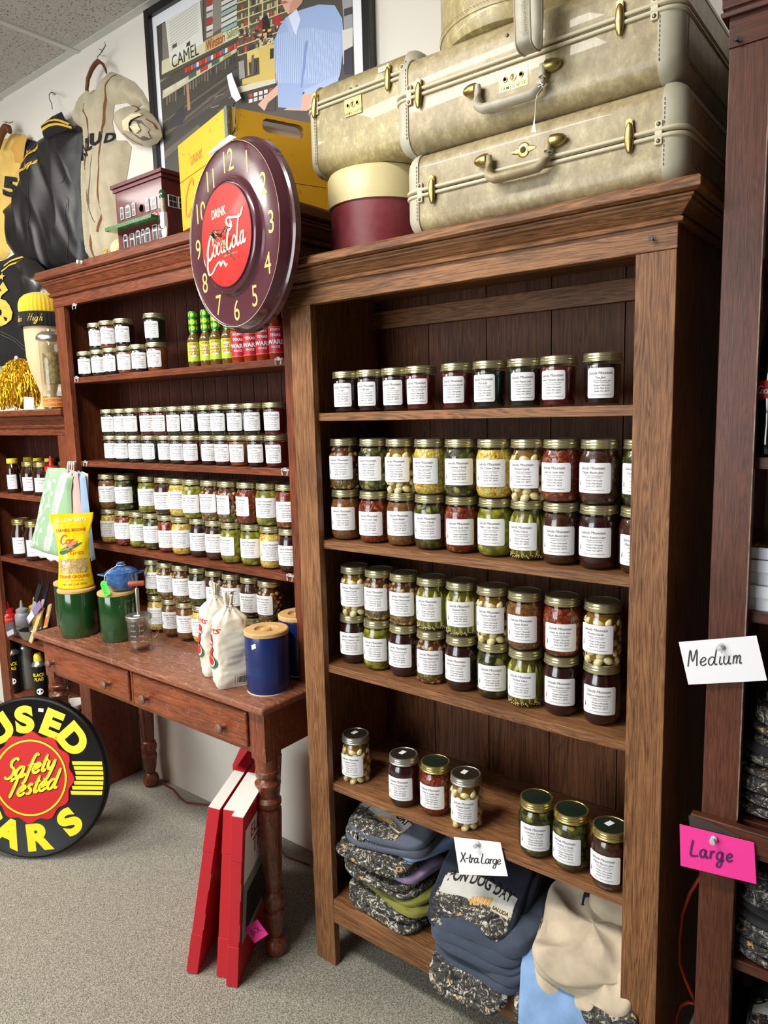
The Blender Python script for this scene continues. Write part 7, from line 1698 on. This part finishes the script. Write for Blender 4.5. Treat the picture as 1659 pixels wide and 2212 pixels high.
def onto(mb, dvec=Vector((0, 0, -1))):
    t_ = BVHTree.FromPolygons([Vector(v) for v in mb.v], mb.f)
    def fn(p, off=.0012):
        h = t_.ray_cast(Vector(p)-dvec*.3, dvec)
        if h[0] is None: return None
        return h[0]-dvec*off
    return fn
def graphic(o, mb, cx, cy, ang, s, z0=0, view=None, word='PON DOG DAY', scene=True, small=True, span=.9):
    """screen-printed town scene and lettering laid onto the cloth"""
    dv = view or Vector((0, 0, -1)); fn = onto(mb, dv); ux = Vector((math.cos(ang), math.sin(ang), 0)); uy = Vector((-math.sin(ang), math.cos(ang), 0)); 
    if abs(dv.z) < .9: uy = ux.cross(dv)*-1; uy = dv.cross(ux)*-1 if uy.z < 0 else uy
    O = Vector((cx, cy, z0))
    g = MB()
    def P(x, y, d=.0012): return fn(O+ux*x*s+uy*y*s, d)
    def put(v, f, m):
        f = [q for q in f if all(v[i] is not None for i in q)]; g.add([w or (0, 0, 0) for w in v], f, m)
    def patch(x0, x1, y0, y1, m, d, n=14, f_=None):
        v = []; f = []
        for j in range(n+1):
            for i in range(n+1): x = x0+(x1-x0)*i/n; y = y0+(y1-y0)*j/n; y += (f_(x) if f_ else 0)*(j/n); v.append(P(x, y, d))
        for j in range(n):
            for i in range(n): a_ = j*(n+1)+i; f.append((a_, a_+1, a_+n+2, a_+n+1))
        put(v, f, m)
    if scene:
        patch(-1, 1, -.78, .10, 0, .0010, 26); patch(-.96, .98, -.04, .36, 2, .0014, 14, lambda x: .10*math.cos(x*1.5))
        for k in range(6): patch(-.05+k*.085, .01+k*.085, -.14+.02*k, .04+.025*k, 3, .0018, 3)
        patch(.48, .94, -.10, .06, 4, .0020, 5)
    if word:
        n = len(word); v, f = text2d(word, .36, .0, .02); w_ = max(x for x, y in v)-min(x for x, y in v); k_ = 1.9*span/w_
        put([P(x*k_, y+.17+.10*math.cos(x*k_*1.5), .0026) for x, y in v], f, 1)
    if small: 
        v, f = text2d('SALUDA', .115, 0, .01); put([P(x*.95+.71, y-.06, .0028) for x, y in v], f, 1)
    return g.build('printed_graphic', [m_pr, mat('black_screen_ink', (24, 26, 28), .8), mat('pale_screen_ink', (196, 196, 188), .9), mat('ochre_screen_ink', (206, 156, 84), .9), mat('cream_screen_ink', (206, 196, 164), .9)], o)
ga = 'folded printed shirts stacked on the bottom shelf of the tall bookcase'
b0 = .1925
shirt('printed shirt, bottom of the left stack on bottom shelf', (-1.045, .112, b0+.022), .235, .215, .042, [m_pr], 2, -.10, 0, 0, 1, group=ga)
shirt('olive yellow shirt showing at the right side of left stack', (-1.020, .125, b0+.061), .235, .20, .034, [m_oli], 2, -.25, 0, .0, 2, group=ga)
shirt('printed shirt, second from bottom of the left stack', (-1.058, .108, b0+.094), .232, .21, .034, [m_pr], 2, -.05, 0, 0, 3, group=ga)
shirt('lilac shirt folded in the middle of left stack', (-1.035, .125, b0+.122), .215, .19, .022, [m_lil], 1, -.2, 0, 0, 4, group=ga)
shirt('printed shirt with light blue lining, third in left stack', (-1.072, .100, b0+.146), .225, .20, .034, [m_pr], 2, .05, 0, 0, 5, group=ga)
shirt('light blue shirt sleeve poking from left stack', (-1.000, .135, b0+.176), .17, .17, .028, [m_sky], 1, -.4, 0, 0, 6, group=ga)
o, mb = shirt('slate grey shirt with station print, topmost of left stack', (-1.055, .125, b0+.208), .25, .21, .045, [m_gry], 2, .10, .20, -.04, 7, wr=.008, group=ga)
graphic(o, mb, -.025, -.045, -.25, .088)
shirt('light blue shirt laid behind the grey one on left stack', (-1.03, .20, b0+.235), .22, .12, .035, [m_sky], 1, .1, .1, 0, 8, group=ga)
# middle stack
shirt('printed shirt drooping over the front rail, bottom of middle stack', (-.765, .060, b0+.026), .20, .23, .034, [m_pr], 2, .05, .10, .0, 11, sag=.045, group=ga)
shirt('denim blue shirt low in the middle stack', (-.745, .085, b0+.052), .235, .23, .036, [m_den], 2, -.05, .06, 0, 12, wr=.009, sag=.02, group=ga)
shirt('denim blue shirt, second of the middle stack', (-.765, .085, b0+.088), .24, .235, .036, [m_den], 2, .05, .08, .03, 13, wr=.009, sag=.015, group=ga)
shirt('heather blue shirt under the navy one, middle stack', (-.755, .095, b0+.120), .245, .22, .036, [m_den], 1, .0, .10, 0, 14, wr=.009, sag=.01, group=ga)
o, mb = shirt('navy shirt with large town print, topmost of middle stack', (-.785, .095, b0+.150), .225, .25, .050, [m_nav], 2, .06, .50, -.03, 15, wr=.007, group=ga)
graphic(o, mb, .004, -.060, .06, .094)
# right heap
o, mb = shirt('printed shirt with town graphic, hanging over rail beneath blue shirt', (-.585, .06, b0+.050), .17, .22, .05, [m_pr], 2, .2, .25, 0, 21, wr=.009, sag=.05, group=ga)
shirt('light blue shirt spilling over the rail in right heap', (-.545, .020, b0+.045), .20, .24, .070, [m_sky], 2, .25, .55, 0, 22, wr=.011, sag=.07, group=ga)
shirt('printed shirt crumpled against the right upright', (-.450, .06, b0+.060), .12, .20, .11, [m_pr2], 2, -.1, .3, 0, 23, wr=.012, sag=.03, group=ga)
shirt('printed shirt crumpled under the oatmeal one, back of right heap', (-.50, .16, b0+.055), .21, .18, .10, [m_pr2], 2, .1, 0, 0, 24, wr=.010, group=ga)
o, mb = shirt('crumpled oatmeal shirt on top of the right heap', (-.520, .085, b0+.130), .235, .23, .085, [m_bei], 3, .15, .30, .05, 25, wr=.021, sag=.02, group=ga, e=.6)
b_ = MB(); lump(b_, (0, 0, 0), .15, .10, .11, 0, .2, .5, 0, 31, .012, .7); b_.build('bunched_sleeve', m_bei, o, (.045, .075, .045), smooth=180)
fn = onto(mb); b2 = MB(); v = [(fn(Vector((x, y, .1)), .003) or Vector((x, y, .04))) for x, y in ((-.045, .055), (-.015, .065), (-.008, .030), (-.038, .022))]; b2.add(v, [(3, 2, 1, 0)]).build('neck_label', m_nav, o)
# ================================================================ HANDWRITTEN SIGNS
m_mark = mat('black_marker_ink', (24, 24, 30), .5); m_pin = mat('clear_push_pin', (220, 224, 228), .12, coat=.6, trans=.3)
def card(name, label, px, Y, m, word, wx, wy, hpx, w, ang, pin, mk=m_mark, lean=0, shear=.05, track=1.0, bow=0, sl=0):
    P = [U(x, y, Y-(lean if i > 1 else 0)) for i, (x, y) in enumerate(px)]
    o0 = P[0]; mb = MB(); n = 8; v = []; f = []
    for j in range(n+1):
        for i in range(n+1):
            a_ = P[0].lerp(P[1], i/n); b2 = P[3].lerp(P[2], i/n); q = a_.lerp(b2, j/n); q.y -= bow*(j/n)**2; v.append(q-o0)
    k0 = len(v); v += [p+Vector((0, .0005, 0)) for p in v[:k0]]
    for j in range(n):
        for i in range(n): q = j*(n+1)+i; f.append((q, q+n+1, q+n+2, q+1)); f.append((k0+q, k0+q+1, k0+q+n+2, k0+q+n+1))
    th = thing(name, label, 'sign', o0); mb.add(v, f).build('card', m, th)
    ux = (P[1]-P[0]); dn = (P[3]-P[0])
    def fn(x, y): # pixels of the lettering baseline
        q = U(x, y, Y); s_ = max(0, min(1, (q-P[0]).dot(dn)/dn.length_squared)); q = U(x, y, Y-lean*s_-bow*s_*s_-.0009); return q-o0
    ink = MB(); u = hpx/2; cx = 0
    for ch in word:
        st, adv = G[ch]
        for ln in st:
            stroke(ink, [(wx+(cx+(a_+b2*shear)*u), wy-b2*u-ang*(cx+a_*u)) for a_, b2 in ln], w, fn=lambda x, y: fn(x, y), taper=False, pen=.1)
        cx += adv*u*track
    ink.v = [tuple(Vector(p)) for p in ink.v]; ink.build('handwriting', mk, th)
    pq = U(pin[0], pin[1], Y-.001)-o0
    MB().lathe([(0, 0), (.0008, .0), (.0055, .001), (.0055, .0035), (.0028, .005), (.0028, .010), (.0052, .0125), (.0045, .015), (0, .0155)], 14, 0, Matrix.Translation(pq) @ Matrix.Rotation(PI/2, 4, 'X')).build('push_pin', m_pin, th, smooth=40)
    return th
card('size_card', 'white card reading X-tra Large pinned to the fourth shelf edge', [(980, 1808), (1081, 1820), (1097, 1893), (992, 1889)], .0125, mat('white_card', (232, 232, 236), .6), 'X-tra Large', 994, 1862, 21, 2.0, -.06, (1033, 1822), lean=.010, track=.88)
card('size_card', 'white card reading Medium pinned to the right bookcase post', [(1466, 1387), (1634, 1373), (1657, 1470), (1487, 1479)], -.004, MATS['white_card'], 'Medium', 1484, 1440, 36, 2.4, .06, (1558, 1396), lean=.006, track=1.13)
card('size_card', 'hot pink card reading Large on the right bookcase waist moulding', [(1468, 1780), (1629, 1820), (1634, 1910), (1470, 1870)], -.0225, mat('hot_pink_card', (240, 50, 150), .5), 'Large', 1490, 1848, 34, 4.6, -.16, (1543, 1811), mk=mat('purple_marker', (90, 20, 90), .5), lean=.004, track=1.22)
pl = [U(x, y, -.0212) for x, y in ((1487, 1761), (1500, 1762), (1597, 1806), (1597, 1818), (1490, 1790))]; o = MB().poly(pl).build('plastic_sleeve', glassy('smoky_plastic_film', (.5, .5, .54), 3.0, .3)); tag(o, 'smoky clear plastic sleeve behind the pink Large card', 'sleeve')
# ================================================================ IN THE RIGHT BOOKCASE
gb = 'white paged paperbacks stacked in the right bookcase'
m_pages = mat('white_book_pages', (226, 228, 236), .8); m_cov = mat('dark_winter_cover', (74, 84, 88), .3, coat=.4, var=.6, vscale=14, vcol=(30, 34, 38))
zz = 1.1002
for k, (dx, dy, rz) in enumerate(((.008, .0, -.03), (.012, -.002, .02), (.007, .003, -.05), (.002, .0, .0), (.0, .002, -.02))):
    h = .0205; o = thing('paperback', 'white paged paperback, %s in the right bookcase stack' % ('bottom', 'second from bottom', 'middle', 'second from top', 'topmost with winter tree cover')[k], 'book', (-.272+dx+.065, .090+dy, zz), rz, group=gb)
    MB().box(-.0755, .0755, -.061, .135, .0008, h-.0008).build('pages', m_pages, o, bev=.0006); cv = MB().box(-.076, .076, -.0615, .136, 0, .0008).box(-.076, .076, -.0615, .136, h-.0008, h).build('cover', m_cov if k == 4 else mat('pale_book_cover', (206, 208, 214), .4), o)
    if k == 4:
        g = MB(); M = frame((0, 0, h+.0002), (1, 0, 0), (0, 1, 0)); put_text(g, 'Janis', M, -.035, -.050, .026, 0, align='LEFT', bold=.01); rnd = random.Random(5)
        def br(x, y, a_, l_, w):
            if l_ < .006: return
            x2, y2 = x+math.cos(a_)*l_, y+math.sin(a_)*l_; stroke(g, [(x, y), ((x+x2)/2+rnd.uniform(-.002, .002), (y+y2)/2), (x2, y2)], w, M, 1, .0003, taper=False)
            for s in (-1, 1): br(x2, y2, a_+s*rnd.uniform(.25, .6), l_*rnd.uniform(.6, .8), w*.7)
        br(-.05, -.02, 1.3, .03, .002); br(.0, .0, 1.6, .03, .002); g.build('cover_printing', [m_yl, mat('tree_ink', (16, 18, 22), .5)], cv)
    zz += h+.0006
def coke(label, x, y, z, rz):
    s = thing('soda_bottle', label, 'bottle', (x, y, z), rz)
    MB().lathe([(0, .0), (.026, 0), (.029, .005), (.0295, .03), (.0265, .05), (.0275, .07), (.0315, .095), (.0315, .118), (.028, .145), (.020, .175), (.0145, .195), (.0130, .215), (.0130, .225)], 36).build('body', mat('cola_dark_glass', (16, 8, 7), .08, coat=1), s, smooth=60)
    MB().lathe([(.0145, .222), (.015, .224), (.0135, .232), (0, .2335)], 21).build('cap', m_rc, s, smooth=40)
    R_ = .0322; fn = lambda x, z, d=0: ((R_+d)*math.sin(x/R_), -(R_+d)*math.cos(x/R_), z); mb = MB(); v = []
    for i in range(13): x = -.03+.06*i/12; v += [fn(x, .092), fn(x, .120)]
    mb.add(v, [(2*i, 2*i+2, 2*i+3, 2*i+1) for i in range(12)], 0)
    cx = -.026
    for ch in 'Coca-Cola':
        st, adv = G[ch]
        for ln in st: stroke(mb, [(cx+(a_+b2*.3)*.0058, .100+b2*.0058) for a_, b2 in ln], .0017, fn=lambda x, z: fn(x, z, .0005), m=1)
        cx += adv*.0058*.95
    for k in range(8): put_text(mb, 'nutrition facts', None, .006, .086-k*.005, .0035, 1, fn=lambda x, z: fn(x, z-.0, -.0015 if z > .07 else -.0035), align='LEFT')
    mb.build('label', [m_red, m_paper], s)
    return s
coke('dark cola bottle with red label, left one in right bookcase', -.229, .055, 1.3522, .25)
coke('dark cola bottle further right, cut by photo edge', -.163, .030, 1.3522, .35)
gj = 'folded printed shirts stacked in the right bookcase'
for k, (w, t_, seed, dx, fo) in enumerate(((.30, .040, 41, .0, 2), (.30, .030, 42, .002, 1), (.29, .036, 43, .004, 2), (.28, .022, 44, .012, 1), (.27, .034, 45, .020, 2), (.27, .030, 46, .030, 1), (.25, .045, 47, .045, 2))):
    z = .740+sum((.040, .030, .036, .022, .034, .030, .045)[:k])+t_/2
    shirt(('charcoal' if k == 3 else 'dark printed')+' shirt, %s from bottom of the upper right stack' % ORD[k], (-.268+dx+w/2, .155, z), w, .27, t_, [m_dkc if k == 3 else m_pr2], fo, .02*(-1)**k, 0, 0, seed, wr=.005, group=gj)
for k, (t_, seed) in enumerate(((.034, 51), (.034, 52), (.032, 53), (.04, 54))):
    z = .472+sum((.034, .034, .032, .04)[:k])+t_/2
    shirt('dark printed shirt, %s from bottom of the lower right stack' % ORD[k], (-.266+.004*k+.15, .155, z), .30, .27, t_, [m_pr2 if k != 2 else m_dkc], 2, .03*(-1)**k, 0, 0, seed, wr=.006, group=gj)
o, mb = shirt('charcoal shirt with round printed badge on the lowest right shelf', (-.110, .14, .192+.075), .26, .26, .15, [m_dkc], 3, .1, .1, 0, 61, wr=.01)
graphic(o, mb, -.05, -.06, .05, .07, word='BOND', small=False)
MB().tube([U(x, y, .10) for x, y in ((1512, 1895), (1490, 1930), (1474, 1975), (1468, 2030), (1468, 2080), (1480, 2115), (1496, 2150), (1504, 2175))], .0035, 8)
tag(MB().tube([U(x, y, .10) for x, y in ((1512, 1895), (1490, 1930), (1474, 1975), (1468, 2030), (1468, 2080), (1480, 2115), (1496, 2150), (1501, 2168), (1486, 2165), (1470, 2172), (1462, 2195), (1460, 2230), (1464, 2300))], .0035, 8).build('extension_cord', mat('orange_red_cord', (176, 58, 30), .5), smooth=60), 'orange red extension cord hanging between the right two bookcases', 'cord')
